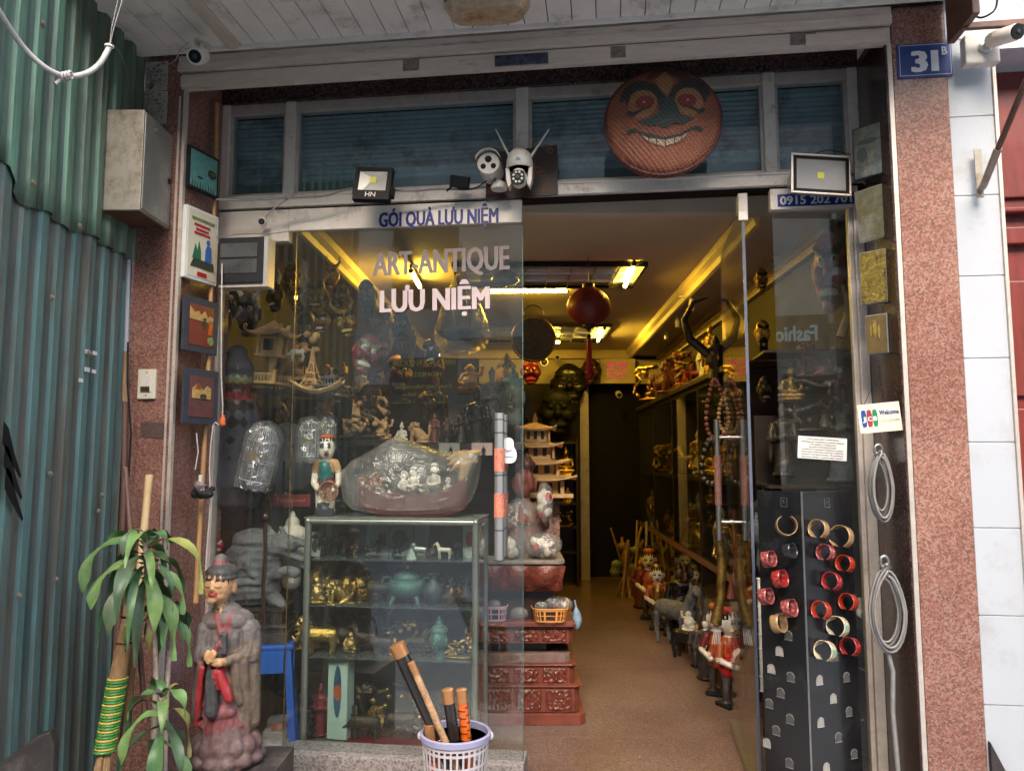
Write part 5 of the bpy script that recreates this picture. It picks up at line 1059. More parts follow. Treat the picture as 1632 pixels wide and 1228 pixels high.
# puppets along the right
@me_cache
def m_puppet(cloth, trim, hair='black', pose=0):
    p = [('c', (-.06, 0, .05), (-.06, 0, .3), .035, .045, 4), ('c', (.06, 0, .05), (.06, 0, .3), .035, .045, 4), ('e', (0, 0, .38), (.13, .1, .12), 1), ('c', (0, 0, .42), (0, 0, .6), .1, .1, 0), ('e', (0, -.06, .54), (.07, .05, .08), 1), ('c', (0, 0, .64), (0, 0, .7), .04, .04, 2), ('e', (0, -.01, .79), (.095, .1, .125), 2), ('e', (0, -.1, .78), (.018, .022, .028), 2), ('e', (-.1, 0, .79), (.02, .025, .045), 2), ('e', (.1, 0, .79), (.02, .025, .045), 2), ('e', (0, .02, .87), (.1, .1, .07), 3), ('e', (0, 0, .925), (.09, .09, .04), 1), ('e', (0, .01, .97), (.05, .05, .03), 3),
         ('e', (-.036, -.105, .805), (.009, .004, .006), 5), ('e', (.036, -.105, .805), (.009, .004, .006), 5), ('e', (0, -.103, .735), (.022, .008, .008), 6),
         ('c', (-.12, 0, .6), (-.17, -.03, .46), .04, .035, 0), ('c', (.12, 0, .6), (.17, -.03, .46), .04, .035, 0), ('c', (-.17, -.03, .46), (-.06, -.14, .4), .032, .026, 2), ('c', (.17, -.03, .46), (.06, -.14, .4), .032, .026, 2), ('e', (-.05, -.15, .4), (.035, .03, .03), 2), ('e', (.05, -.15, .4), (.035, .03, .03), 2), ('b', (0, 0, .02), (.13, .1, .02), 5)]
    return sculpt(p, [cloth, trim, 'skin_white', hair, 'carved_dark', 'black', 'red'], .011, 1)
for px, py, Y, h_, me, rz, lb in ((1066, 1012, None, 66, m_puppet('carved_flat', 'gold_dark'), -10, 'smaller brown puppet between the orange puppet and the dark horse'), (1022, 968, None, 80, m_stand('carved_flat', 'dark_wood', 'tan_wood'), -10, 'brown carved sage at the back of the puppet row'), (1112, 1062, None, 70, m_stand('carved_dark', 'black', 'tan_wood'), -20, 'small dark sage standing behind the black buffalo'), (1126, 1082, None, 96, m_stand('carved_dark', 'dark_wood', 'skin_white'), -20, 'dark robed white-faced figure left of the smiling puppet'), (1085, 1022, None, 120, m_stand('black_lacquer', 'gold_dark', 'bronze'), -20, 'tall black lacquer figure behind the dark horse'), (1036, 985, None, 112, m_puppet('dark_red', 'orange'), -15, 'tall painted water puppet in dark red, farthest of the row by the cabinet'), (1049, 1002, None, 104, m_puppet('orange', 'gold_dark'), -12, 'painted water puppet in orange in front of the dark red one'), (1146, 1106, None, 144, m_puppet('dark_red', 'orange'), -25, 'smiling water puppet with red robe beside the open door'), (1166, 1124, None, 156, m_puppet('orange', 'red'), 25, 'water puppet in orange facing its neighbour behind the open glass door')):
    f_ = PZ(px, py, FLZ); solo('water_puppet', lb, 'puppet', me, f_, h_*f_.y/1200, R(rz), 'painted puppets along the right cabinet', 'figure')
f_ = PZ(1078, 1032, FLZ); solo('stone_horse', 'dark carved horse standing on the floor beside the puppets', 'carving', m_beast('stone_grey', 'black_lacquer', 'horse'), f_, 108*f_.y/1200*.95, R(115))
f_ = PZ(1098, 1050, FLZ); bf = solo('buffalo_carving', 'small black buffalo with a cream rider in front of the dark horse', 'carving', m_beast('black_lacquer', 'black', 'ox'), f_, 62*f_.y/1200, R(140), part='buffalo'); link('rider', m_laugh('ivory', 'ivory'), bf, (.0, 0, .7)).scale = (.5,)*3
f_ = PZ(998, 950, FLZ); o = T('stick_bundle', 'bundle of sticks, frames and folded bags leaning at the far right of the floor', 'bundle', f_); rn = random.Random(6); m = M()
for i in range(12): m.tube([(rn.uniform(-.12, .12), rn.uniform(-.1, .1), 0), (rn.uniform(-.16, .2), rn.uniform(-.1, .1), rn.uniform(.5, .8))], rn.uniform(.008, .016), 6)
m.build('sticks', 'tan_wood', o); m = M(); m.tube([(.18, -.1, .0), (.2, -.1, .75)], .014, 8); m.build('white_tube', 'cable_white', o); link('bags', sculpt([('e', (rn.uniform(-.12, .1), 0, rn.uniform(.05, .5)), (.06, .05, .05), i % 2, (rn.uniform(-1, 1), 0, 0)) for i in range(9)], ['ink_green', 'brown_pipe'], .02, 1), o)
for i, (px, py) in enumerate(((1148, 1000), (1170, 960))): 
    Y = 3.95; o = T('bamboo_pipe', ['gilt-brown bamboo pipe hanging by the lower handle of the open door', 'slim red-brown flute hanging behind the open door glass'][i], 'pipe', P(px, py-70, Y)); m = M(); m.tube([(0, 0, .25), (.01, 0, .1), (0, 0, -.06), (-.03, 0, -.2)], [.02, .024, .022, .03] if i == 0 else .014, 10); m.build('pipe', 'gold_dark' if i == 0 else 'carved_flat', o, smooth=60)
    if i == 0:
        m = M()
        for q_ in range(5): m.tube([(-.03+q_*.006, 0, -.2), (-.05+q_*.01, 0, -.3)], .0025, 5)
        m.build('fringe', 'cable_white', o)
# ================================================================= woven face basket over the transom
def decal(polys, name, mt, parent, fn, off):
    bm = bmesh.new()
    for pl in polys:
        vs = [bm.verts.new((x, 0, z)) for x, z in pl]; bm.faces.new(vs)
    bmesh.ops.triangulate(bm, faces=bm.faces); bmesh.ops.subdivide_edges(bm, edges=bm.edges, cuts=2, use_grid_fill=True); bmesh.ops.triangulate(bm, faces=bm.faces)
    for v in bm.verts: v.co.y = fn(v.co.x, v.co.z)-off
    bmesh.ops.recalc_face_normals(bm, faces=bm.faces); me = bpy.data.meshes.new(name); bm.to_mesh(me); bm.free(); me.materials.append(MATS[mt])
    o = link(name, me, parent); md = o.modifiers.new('s', 'SOLIDIFY'); md.thickness = .0012; md.offset = 0; return o
def woven(name, c, c2, sc=20):
    m = mat(name, c, .55, 0, .2, 10, 0, dirt=c2, dsc=3.5, dth=.58); n = m.node_tree.nodes; l = m.node_tree.links
    tc = n.new('ShaderNodeTexCoord'); mp = n.new('ShaderNodeMapping'); mp.inputs['Rotation'].default_value = (0, R(38), 0); l.new(tc.outputs['Object'], mp.inputs[0])
    w1 = n.new('ShaderNodeTexWave'); w1.bands_direction = 'X'; w1.inputs['Scale'].default_value = sc; w2 = n.new('ShaderNodeTexWave'); w2.bands_direction = 'Z'; w2.inputs['Scale'].default_value = sc*1.6
    for w_ in (w1, w2): l.new(mp.outputs[0], w_.inputs[0]); w_.inputs['Distortion'].default_value = 1.0
    mx = n.new('ShaderNodeMath'); mx.operation = 'MAXIMUM'; l.new(w1.outputs['Fac'], mx.inputs[0]); l.new(w2.outputs['Fac'], mx.inputs[1])
    bp = n.new('ShaderNodeBump'); bp.inputs['Strength'].default_value = .5; bp.inputs['Distance'].default_value = .006; l.new(mx.outputs[0], bp.inputs['Height']); l.new(bp.outputs[0], n['Principled BSDF'].inputs['Normal'])
    mc = n.new('ShaderNodeMixRGB'); mc.blend_type = 'MULTIPLY'; mc.inputs[0].default_value = .6; old = n['Principled BSDF'].inputs['Base Color'].links[0].from_socket; l.new(old, mc.inputs[1]); l.new(mx.outputs[0], mc.inputs[2]); l.new(mc.outputs[0], n['Principled BSDF'].inputs['Base Color'])
    return m
woven('weave_face', (.27, .085, .04), (.17, .045, .03)); woven('weave_tan', (.36, .17, .07), (.3, .13, .06)); woven('weave_black', (.03, .03, .03), (.05, .045, .04)); woven('weave_teal', (.035, .055, .05), (.05, .07, .06)); woven('weave_red', (.24, .03, .035), (.2, .03, .03)); woven('weave_cream', (.45, .34, .23), (.36, .26, .16)); woven('weave_maroon', (.12, .03, .03), (.09, .02, .02))
bc = P(1056, 195, 2.98); k = 2.98/1200; RB = 94.5*k
BM = T('woven_face_basket', 'big round woven tray painted as a grinning orange face, hung over the transom', 'basket', bc, rot=(R(-5), 0, RZ))
dome = lambda x, z: -.055*max(0, 1-(x*x+z*z)/(RB*RB))**.6 - .012
m = M(); m.lathe([(RB*.995, .03), (RB, .0), (RB*.985, -.012)]+[(RB*t, -.055*(1-t*t)**.6-.012) for t in (.95, .9, .8, .7, .6, .5, .4, .3, .2, .1, .0)], 56, axis='y'); m.build('tray', 'weave_face', BM, smooth=70)
M().torus((0, -.006, 0), RB*.995, .008, 56, 8, axis='y').build('rim', 'weave_maroon', BM, smooth=True)
q = lambda *pts: [((x-718)/285*RB, (583-y)/285*RB) for x, y in pts]
el = lambda cx, cy, rx, ry, n=20: q(*[(cx+rx*math.cos(6.2832*i/n), cy+ry*math.sin(6.2832*i/n)) for i in range(n)])
decal([q((640, 378), (655, 345), (690, 318), (735, 308), (800, 308), (845, 335), (855, 395), (835, 372), (812, 420), (790, 380), (760, 360), (735, 326), (712, 350), (700, 400), (680, 372), (660, 395))], 'hair', 'weave_maroon', BM, dome, .0015)
decal([q((733, 335), (772, 395), (760, 440), (735, 492), (700, 440), (682, 385))], 'forehead_mark', 'weave_tan', BM, dome, .0025)
decal([q((505, 490), (515, 440), (545, 402), (590, 384), (640, 390), (690, 425), (735, 500), (700, 520), (672, 465), (630, 440), (590, 440), (560, 458), (545, 525), (532, 480), (520, 500)), q((738, 500), (775, 430), (820, 392), (870, 380), (915, 398), (945, 440), (950, 485), (935, 468), (928, 510), (915, 525), (905, 480), (875, 440), (830, 438), (790, 462), (765, 520))], 'eyebrow', 'weave_black', BM, dome, .0025)
decal([q((735, 503), (765, 498), (768, 560), (800, 597), (862, 610), (812, 642), (758, 638), (727, 662), (692, 643), (640, 643), (598, 612), (665, 602), (697, 575), (696, 500))], 'nose', 'weave_teal', BM, dome, .0035)
for cx in (618, 842):
    e_ = decal([el(cx, 520, 70, 78)], 'eye', 'weave_tan', BM, dome, .0015); s_ = 1 if cx < 700 else -1
    decal([el(cx+s_*10, 515, 46, 37)], 'iris', 'weave_red', e_, dome, .003); decal([el(cx+s_*6, 514, 7, 7, 8)], 'eye_spark', 'weave_cream', e_, dome, .0045)
    xx = (lambda v: v) if s_ > 0 else (lambda v: 1460-v)
    decal([q(*[(xx(x), y) for x, y in ((540, 562), (556, 553), (572, 566), (600, 553), (652, 541), (650, 549), (605, 562), (580, 582), (555, 584))])], 'eyelid_line', 'weave_black', e_, dome, .0045)
decal([q((533, 668), (545, 650), (575, 646), (600, 665), (640, 690), (718, 706), (795, 690), (838, 664), (865, 650), (895, 652), (907, 668), (895, 680), (862, 668), (840, 676), (800, 700), (718, 716), (640, 700), (595, 676), (570, 664), (552, 676))], 'mouth_line', 'weave_black', BM, dome, .0025)
te = decal([q((603, 682), (640, 703), (718, 719), (798, 703), (838, 682), (815, 708), (780, 732), (718, 750), (662, 732), (628, 708))], 'teeth', 'weave_cream', BM, dome, .003)
decal([q((x, a), (x+4, a), (x+4, b), (x, b)) for x, a, b in ((640, 704, 722), (678, 712, 750), (720, 716, 760), (765, 712, 748), (800, 702, 725))], 'tooth_gap', 'weave_black', te, dome, .0045)
# ================================================================= house number, camera, bracket on the right
u0, z0 = L(1474, 96, .352); k = S(1474, 96, .352)
HN = T('house_number_plate', 'blue enamel house number plate 31B on the right granite pillar', 'sign', FM @ Vector((u0, -.3505, z0)), RZ)
M().box(-45*k, 43*k, -.004, 0, -31*k, 29*k).build('plate', mat('enamel', (.012, .04, .19), .5, 0, .1, 10, .02, dirt=(.05, .09, .25), dsc=12, dth=.6), HN, bevel=.001)
m = M(); a, b = 41*k, 27*k
for r_ in ((-a, a, b-.0015, b), (-a, a, -b, -b+.0015)): m.box(r_[0], r_[1], -.0048, -.0042, r_[2], r_[3])
for x in (-a, a-.0015): m.box(x, x+.0015, -.0048, -.0042, -b+.0016, b-.0016)
m.build('border_line', 'white_paint', HN)
textm('31', 44*k, 37*k, .0012, .012, fat=.045, spacing=.86).build('lettering', 'white_paint', HN, loc=(-1*k, -.0055, -20*k)); textm('B', 9*k, 15*k, .0012, .01, fat=.03).build('lettering', 'white_paint', HN, loc=(31*k, -.0055, 7*k))
p_ = P(1567, 78, 2.66); JB = T('security_camera', 'white bullet camera on a square junction box at the top of the tiled pillar', 'camera', p_, RZ)
kk = 2.66/1200; M().box(-30*kk, 24*kk, -.01, .035, -26*kk, 24*kk).build('junction_box', 'white_plastic', JB, bevel=.006)
m = M(); m.lathe([(.024, -.011), (.024, -.018), (.016, -.024), (0, -.024)], 20, axis='y'); m.tube([(0, -.02, 0), (.02, -.045, .0)], .009, 10); m.build('ball_joint', 'chrome', JB, smooth=40)
qm = Vector((.35, -.9, -.25)).normalized().to_track_quat('-Y', 'Z').to_matrix().to_4x4(); c_ = Vector((.03, -.08, -.0)); T_ = Matrix.Translation(c_) @ qm
m = M(T_); m.lathe([(0, .06), (.022, .06), (.028, .05), (.029, -.05), (.026, -.055)], 24, axis='y'); m.build('housing', 'alu_white', JB, smooth=40)
m = M(T_); m.lathe([(.0265, -.056), (.027, -.062), (0, -.063)], 24, axis='y'); f_ = m.build('lens_plate', 'black', JB, smooth=40); m = M(T_); m.lathe([(.008, -.0635), (.006, -.067), (0, -.067)], 16, axis='y'); m.build('lens', 'frame_slate', f_, smooth=40)
BR = T('brace_rod', 'rusty brown rod braced on a steel plate of the white tiled pillar', 'bracket', P(1560, 275, 2.70), RZ); k = 2.7/1200
M().box(-5*k, 6*k, .0, .006, -42*k, 40*k).build('plate', 'galv', BR, bevel=.001)
e_ = P(1645, 100, 2.2)-P(1560, 305, 2.69); M().tube([(.0, -.01, -28*k), (.003, -.02, -26*k), Vector((.0, -.02, -26*k))+Matrix.Rotation(-RZ, 3, 'Z') @ e_*.33], .013, 12).build('socket', 'galv', BR, smooth=40); M().tube([Vector((.0, -.02, -26*k))+Matrix.Rotation(-RZ, 3, 'Z') @ e_*.3, Vector((.0, -.02, -26*k))+Matrix.Rotation(-RZ, 3, 'Z') @ e_*1.2], .010, 12).build('rod', mat('rod_brown', (.12, .055, .035), .5, 0, .3, 20, .1), BR, smooth=40)
o = T('steel_frame', 'dark red-brown painted steel frame jutting out above the tiled pillar', 'frame', P(1532, 45, 2.6), RZ); k = 2.6/1200
m = M(); m.box(-3*k, 9*k, -.1, .1, -2*k, .2); m.box(-3*k, 1.0, -.02, .0, -6*k, 5*k); m.build('beam', 'rod_brown', o, bevel=.003)
cord('yellow and black cables running up beside the number plate', [P(x, y, 2.72) for x, y in ((1516, 60), (1520, 30), (1532, 8), (1536, -20))], .003, 'yellow_tape')
cord('black cable coil at the top right over the steel frame', [P(x, y, 2.62) for x, y in ((1548, 20), (1560, 30), (1575, 25), (1588, 15), (1590, -10))], .004, 'black_plastic')
wr = T('dark_wreath', 'dark round bristly wreath on the red door at the right edge', 'wreath', P(1640, 250, 3.25), RZ); rn = random.Random(8); m = M()
for i in range(160):
    a = rn.uniform(0, 6.28); r_ = .09+rn.uniform(-.02, .02); c_ = Vector((math.cos(a)*r_, rn.uniform(-.03, 0), math.sin(a)*r_)); d_ = Vector((math.cos(a)*rn.uniform(.0, .06), -.03, math.sin(a)*rn.uniform(0, .06))); m.tube([c_, c_+d_], .003, 4)
m.build('bristles', 'brown_board', wr, kind='stuff')
st = T('dark_step', 'black stone ramp at the foot of the tiled pillar, bottom right', 'step', P(1600, 1190, 2.2)); st.location = FM @ Vector((0, 0, 0)); st.rotation_euler = (0, 0, RZ); a_ = L(1556, 1180, .36); b_ = L(1606, 1236, .36)
M().prism([(max(a_[0], 1.72), a_[1]), (b_[0], b_[1]), (b_[0], -.1), (max(a_[0], 1.72), -.1)], -.37, -.35).build('block', 'slab_dark', st)
# ================================================================= right jamb: pictures, sign, cable coils
mat('land_print', (.07, .075, .06), .3, 0, .5, 40, .1, dirt=(.22, .17, .06), dsc=22, dth=.6, coat=.4); mat('gold_leafy', (.3, .2, .04), .3, .6, .5, 60, .6, dirt=(.05, .03, .01), dsc=35, dth=.55); mat('gold_dim', (.13, .11, .05), .3, .3, .4, 30, .2, dirt=(.2, .19, .17), dsc=9, dth=.58)
RR = R(-48)
picture('dark landscape painting under film, topmost on the right jamb', 1393, 238, 2.88, .165, .215, RR, 'black_plastic', 'land_print', [('trees', 'ink', [blob(-.6, -.1, .25, .3), blob(-.3, .4, .5, .1)])], fw=.005)
picture('film-wrapped dull gold panel below the landscape on the right jamb', 1390, 340, 2.9, .12, .215, RR, 'galv_worn', 'gold_dim', [], fw=.004, tilt=R(-4))
picture('bright hammered gold panel, third down on the right jamb', 1392, 441, 2.9, .105, .21, RR, 'galv_worn', 'gold_leafy', [], fw=.004, th=.03)
picture('small gold relief of bamboo, lowest panel on the right jamb', 1397, 532, 2.9, .085, .155, RR, 'galv_worn', mat('brown_lac', (.14, .09, .035), .3, .2, .3, 40, .1), [('relief', 'gold', [blob(-.1, .3, .2, .5), blob(.3, .1, .12, .4), blob(-.5, .2, .12, .3)])], fw=.004, th=.03)
JC = T('welcome_sign', 'cream hanging card sign reading JCB Welcome on the right jamb', 'sign', P(1402, 665, 2.80), rot=(0, R(-5), R(-14))); k = 2.80/1200
M().box(-31*k, 31*k, 0, .003, -23*k, 23*k).build('card', 'cream', JC)
for i, (mt, s_) in enumerate((('logo_blue', 'J'), ('logo_red', 'C'), ('logo_green', 'B'))):
    mat('logo_blue', (.01, .06, .25), .4); mat('logo_red', (.28, .03, .04), .4); mat('logo_green', (.01, .18, .08), .4)
    m = M(); x = (-27+i*8.3)*k; m.prism(smoothpoly([(x, -13*k), (x+4*k, -14*k), (x+7.6*k, -12*k), (x+7.6*k, 13*k), (x+3*k, 14*k), (x, 12*k)], 1), -.001, -.0002); b_ = m.build('logo_bar', mt, JC)
    textm(s_, 6*k, 7*k, .0006, .02, fat=.02).build('lettering', 'white_paint', b_, loc=(x+3.8*k, -.0016, -4*k))
textm('Welcome', 29*k, 8*k, .0006, .01, fat=.03).build('lettering', 'blue_paint', JC, loc=(14.5*k, -.0008, 4*k)); textm('いらっしゃいませ', 28*k, 4.5*k, .0005, .0).build('lettering', 'ink', JC, loc=(14.5*k, -.0008, -8*k))
M().tube([(-22*k, .001, 20*k), (1*k, .01, 58*k), (22*k, .001, 20*k)], .0014, 5).build('string', 'black', JC)
def chain(lbl, a, b, r=.005):
    a, b = Vector(a), Vector(b); o = T('chain', lbl, 'chain', b); m = M(); n = int((a-b).length/(r*2.6))
    for i in range(n+1):
        c_ = (a-b)*(i/n); m.torus(c_, r, r*.3, 8, 4, axis='x' if i % 2 else 'y', sy=1.5)
    m.build('links', 'rust', o, kind='stuff'); return o
chain('thin rusty chain above and behind the JCB card', P(1401, 565, 3.0), P(1404, 700, 2.96)); chain('thin rusty chain between the two cable coils', P(1411, 815, 2.93), P(1411, 880, 2.93))
def coil(lbl, px, py, Yc, rx, ry, n_, top, seed, tail=0):
    o = T('cable_coil', lbl, 'cable', P(px, py, Yc), RZ, 'grey cable coils on the right jamb'); k = Yc/1200; rn = random.Random(seed); pts = []
    for i in range(n_*24):
        a = -2*math.pi*i/24+math.pi/2; t = i//24; ex = 1-.09*((t*7+seed) % 4)+.03*math.sin(t*2.2); dy = (i/24-n_/2)*.011
        sh = 1-.25*max(0, math.sin(a)); pts.append(Vector((math.cos(a)*rx*k*ex*sh+math.sin(t*1.7)*.004, dy, math.sin(a)*ry*k*ex)))
    M().tube(pts, .0045, 7).build('coil', 'cable_grey', o, smooth=60)
    m = M(); m.torus((0, 0, ry*k*1.12), .014, .006, 16, 8, axis='y', sy=1.5); m.tube([(.0, 0, ry*k*.95), (.01, -.01, ry*k*1.05)], .014, 10); m.build('loop_end', 'steel', o, smooth=50)
    if tail: M().tube([(0, 0, -ry*k), (.012, 0, -ry*k-.06), (.005, 0, -ry*k-.2), (.02, 0, -ry*k-.55)], .008, 7).build('tail', 'cable_grey', o, smooth=50)
    return o
mat('cable_light', (.42, .38, .36), .35, .3, .15, 30, .1); MATS['cable_grey2'] = MATS['cable_light']
coil('upper grey cable coil with a steel eye, hanging below the JCB card', 1403, 776, 2.84, 15, 52, 6, 1, 1)
coil('lower larger grey cable coil hanging on the right jamb', 1413, 972, 2.80, 26, 66, 6, 1, 2, 1)
# notice on the glass
u0, z0 = L(1311, 714, .012); k = S(1311, 714, .012); o = T('paper_notice', 'typed white notice taped crookedly on the right glass pane', 'paper notice', FM @ Vector((u0, -.0065, z0)), rot=(0, R(4), RZ))
M().box(-39*k, 39*k, -.001, 0, -18.5*k, 18.5*k).build('sheet', 'white_paint', o)
for i, s_ in enumerate(('COLLAGE ART PAINTING', 'Paintings are created by special method', '• The surface is composed by', '   thousands of international stamps', '• Hundreds of miniature banknote of paper', 'Glued piece with glue, fixed by craftsmen', 'meticulous and high precision. The painting is', 'made from stamps, recycled paper, plastics')):
    textm(s_, (52 if i == 0 else 44 if i in (2, 3) else 68)*k, 2.6*k, .0004, .005, fat=.02).build('lettering', 'blue_paint' if i == 6 else 'ink', o, loc=(0, -.0016, (13-i*4.2)*k))
# display rack of bracelets
rk = lambda px, py, off: FM @ Vector((L(px, py, off)[0], -off, L(px, py, off)[1]))
hu = L(1281, 900, .36)[0]; ru = L(1360, 900, .24)[0]; lu = L(1211, 900, .24)[0]; zt = L(1281, 783, .36)[1]
RK = T('bracelet_rack', 'tall black hinged display stand with arched pegs holding bracelets in front of the right pane', 'display stand', FM @ Vector((hu, -.36, 0)), RZ)
pan = []
for sg, uu in ((-1, lu), (1, ru)):
    du = uu-hu; a = math.atan2(.12, du); w_ = math.hypot(.12, du)
    T_ = Matrix.Rotation(a if sg > 0 else a, 4, 'Z')
    m = M(T_); m.box(.003, w_, -.003, .003, .02, zt-(0 if sg > 0 else .0)); po = m.build('panel', mat('rack_black', (.008, .008, .009), .25, 0, .2, 4, .02, coat=.15, dirt=(.03, .03, .032), dsc=5, dth=.6), RK, bevel=.001); pan.append((sg, w_, T_, po))
M().tube([(0, -.004, .02), (0, -.004, zt)], .004, 8).build('hinge_strip', 'steel', RK)
TI = FM @ Matrix.Translation((hu, -.36, 0))
def onpanel(i, px, py):       # point on panel i where the photo shows (px, py)
    sg, w_, T_, po = pan[i]; T2 = TI @ T_; Tn = T2.inverted(); c = Tn @ CAM; d = Tn.to_3x3() @ ray(px, py); s_ = -1 if i == 1 else 1; t = -c.y/d.y; return c+d*t, T2
mat('slot_lit', (.3, .28, .24), .4, 0, .25, 9, .05); mat('slot_dim', (.07, .065, .06), .4, 0, .4, 9, .05)  # paler and dimmer insert colours stand in for light showing in the slots
slots = [(0, x, y) for x, y in ((1257, 1012), (1243, 1037), (1230, 1065), (1261, 1078), (1245, 1103), (1227, 1120), (1260, 1145), (1238, 1163), (1223, 1183), (1259, 1215))]+[(1, x, y) for x, y in ((1305, 1083), (1348, 1078), (1327, 1112), (1352, 1133), (1307, 1150), (1335, 1174), (1360, 1200), (1316, 1222), (1330, 1045))]
for i, px, py in slots:
    c, T2 = onpanel(i, px, py); sg, w_, T_, po = pan[i]; s_ = .016; yy = -.004 if sg > 0 else .004
    pl_ = [(c.x-s_, c.z-.016), (c.x+s_, c.z-.016), (c.x+s_, c.z)]+[(c.x+s_*math.cos(a), c.z+.018*math.sin(a)) for a in (.4, .8, 1.2, 1.57, 1.94, 2.34, 2.74)]+[(c.x-s_, c.z)]
    m = M(T_); y_ = (-.0036, -.0032) if sg > 0 else (.0032, .0036)
    m.prism(pl_, *y_); m.build('arched_slot', 'slot_lit' if (px+py) % 3 == 0 else 'slot_dim', po)
    m = M(T_); yo = -.0045 if sg > 0 else .0045; m.tube([(x, yo, z) for x, z in pl_[3:]], .001, 4); m.tube([(pl_[0][0], yo, pl_[0][1]), (pl_[1][0], yo, pl_[1][1])], .001, 4); m.build('slot_edge', 'chrome', po)
for i, px, py in ((0, 1250, 800), (1, 1317, 801)):
    c, T2 = onpanel(i, px, py); sg, w_, T_, po = pan[i]; m = M(T_); yo = -.0036 if sg > 0 else .0036
    for a, b in (((-.012, -.016), (.012, -.016)), ((.012, -.016), (.012, .016)), ((.012, .016), (-.012, .016)), ((-.012, .016), (-.012, -.016)), ((0, .008), (0, -.006)), ((0, .008), (.006, .004))): m.tube([(c.x+a[0], yo, c.z+a[1]), (c.x+b[0], yo, c.z+b[1])], .0008, 4)
    m.build('engraved_mark', 'steel', po)
mat('br_tan', (.34, .21, .1), .3, .2, .2, 60, .2); mat('br_black', (.02, .02, .022), .2); mat('br_red', (.26, .01, .015), .3, 0, .3, 50, .2, dirt=(.6, .3, .1), dsc=70, dth=.62, coat=.4); mat('br_orange', (.36, .03, .01), .3, 0, .4, 60, .2, dirt=(.2, .02, .01), dsc=50, dth=.56, coat=.4); mat('br_multi', (.55, .4, .25), .3, 0, .5, 60, .2, dirt=(.02, .3, .25), dsc=45, dth=.54, coat=.4); mat('br_rose', (.22, .03, .04), .3, 0, .5, 60, .2, dirt=(.6, .35, .2), dsc=60, dth=.58, coat=.4); mat('br_inner', (.02, .015, .012), .4)
brs = [(0, 1253, 837, 18, 'br_tan', 90, 'tan bamboo bracelet, highest on the left rack panel'), (0, 1225, 890, 15, 'br_rose', 20, 'patterned red and brown bracelet at the left edge of the rack'), (0, 1243, 921, 16, 'br_red', 20, 'plain bright red bracelet on the left rack panel'), (0, 1221, 949, 15, 'br_rose', 20, 'dark rose bracelet at the left edge below the plain red one'), (0, 1258, 968, 16, 'br_rose', 20, 'red bracelet with flecks near the rack hinge'), (0, 1241, 992, 17, 'br_tan', 20, 'brown striped wooden bracelet, lowest on the left rack panel'), (0, 1258, 877, 14, 'br_black', 20, 'black bracelet near the rack hinge under the tan one'),
       (1, 1305, 843, 17, 'br_tan', -35, 'tan bracelet at the top of the right rack panel'), (1, 1341, 855, 20, 'br_tan', -25, 'large pale bracelet at the upper right edge of the rack'), (1, 1316, 880, 15, 'br_rose', -25, 'red bracelet with cream pattern below the tan pair'), (1, 1347, 898, 15, 'br_orange', -25, 'scarlet bracelet, highest of the red ones at the right edge'), (1, 1326, 926, 16, 'br_red', -25, 'crimson bracelet in the middle of the right rack panel'), (1, 1352, 959, 15, 'br_orange', -25, 'orange-red bracelet above the pale peg block'), (1, 1309, 972, 16, 'br_orange', -25, 'orange and red patterned bracelet near the hinge'), (1, 1335, 998, 18, 'br_multi', -25, 'cream and red bracelet beneath the orange-red ones'), (1, 1355, 1030, 16, 'br_red', -25, 'crimson bracelet, lowest at the right edge of the rack'), (1, 1315, 1037, 18, 'br_multi', -25, 'green and orange floral bracelet, lowest on the right panel')]
for i, px, py, r_, mt, ya, lb in brs:
    c, T2 = onpanel(i, px, py); w0 = T2 @ c; Yb = w0.y-.045; w0 = P(px, py, Yb); rr = r_*Yb/1200*.88
    o = T('bracelet', lb, 'bracelet', w0, rot=(R(-12), 0, RZ+R(0 if ya == 90 else (48 if ya > 0 else -48))), group='bracelets on the black rack')
    wd = .017
    def band(u_, v_, s_=0): a = R(-62)+R(304)*u_+(R(180) if ya < 0 and False else 0); a += 0; z = (v_-.5)*2*wd; return (math.cos(a+(math.pi if ya < 0 else 0)+math.pi)*rr, z, math.sin(a+(math.pi if ya < 0 else 0)+math.pi)*rr)
    m = M(); m.grid(lambda u_, v_: (lambda p__: (p__[0]*1.0, p__[1], p__[2]))(band(u_, v_)), 28, 4); b_ = m.build('band', mt, o, smooth=70); md = b_.modifiers.new('s', 'SOLIDIFY'); md.thickness = .0022
    m = M(); m.grid(lambda u_, v_: (lambda p__: (p__[0]*.955, p__[1]*.98, p__[2]*.955))(band(u_, v_)), 28, 2); m.build('lining', 'br_inner' if mt != 'br_tan' else 'br_tan', o, smooth=70)
o = T('pale_peg_block', 'small cream carved bead box stuck at the right edge of the rack', 'ornament', P(1375, 970, 3.2)); link('block', sculpt([('b', (0, 0, .01), (.028, .015, .035), 0), ('e', (0, -.015, -.02), (.03, .012, .018), 0)], ['ivory'], .005, 1), o); M().torus((0, -.03, -.02), .016, .004, 14, 6, axis='y').build('ring', 'brown_board', o)
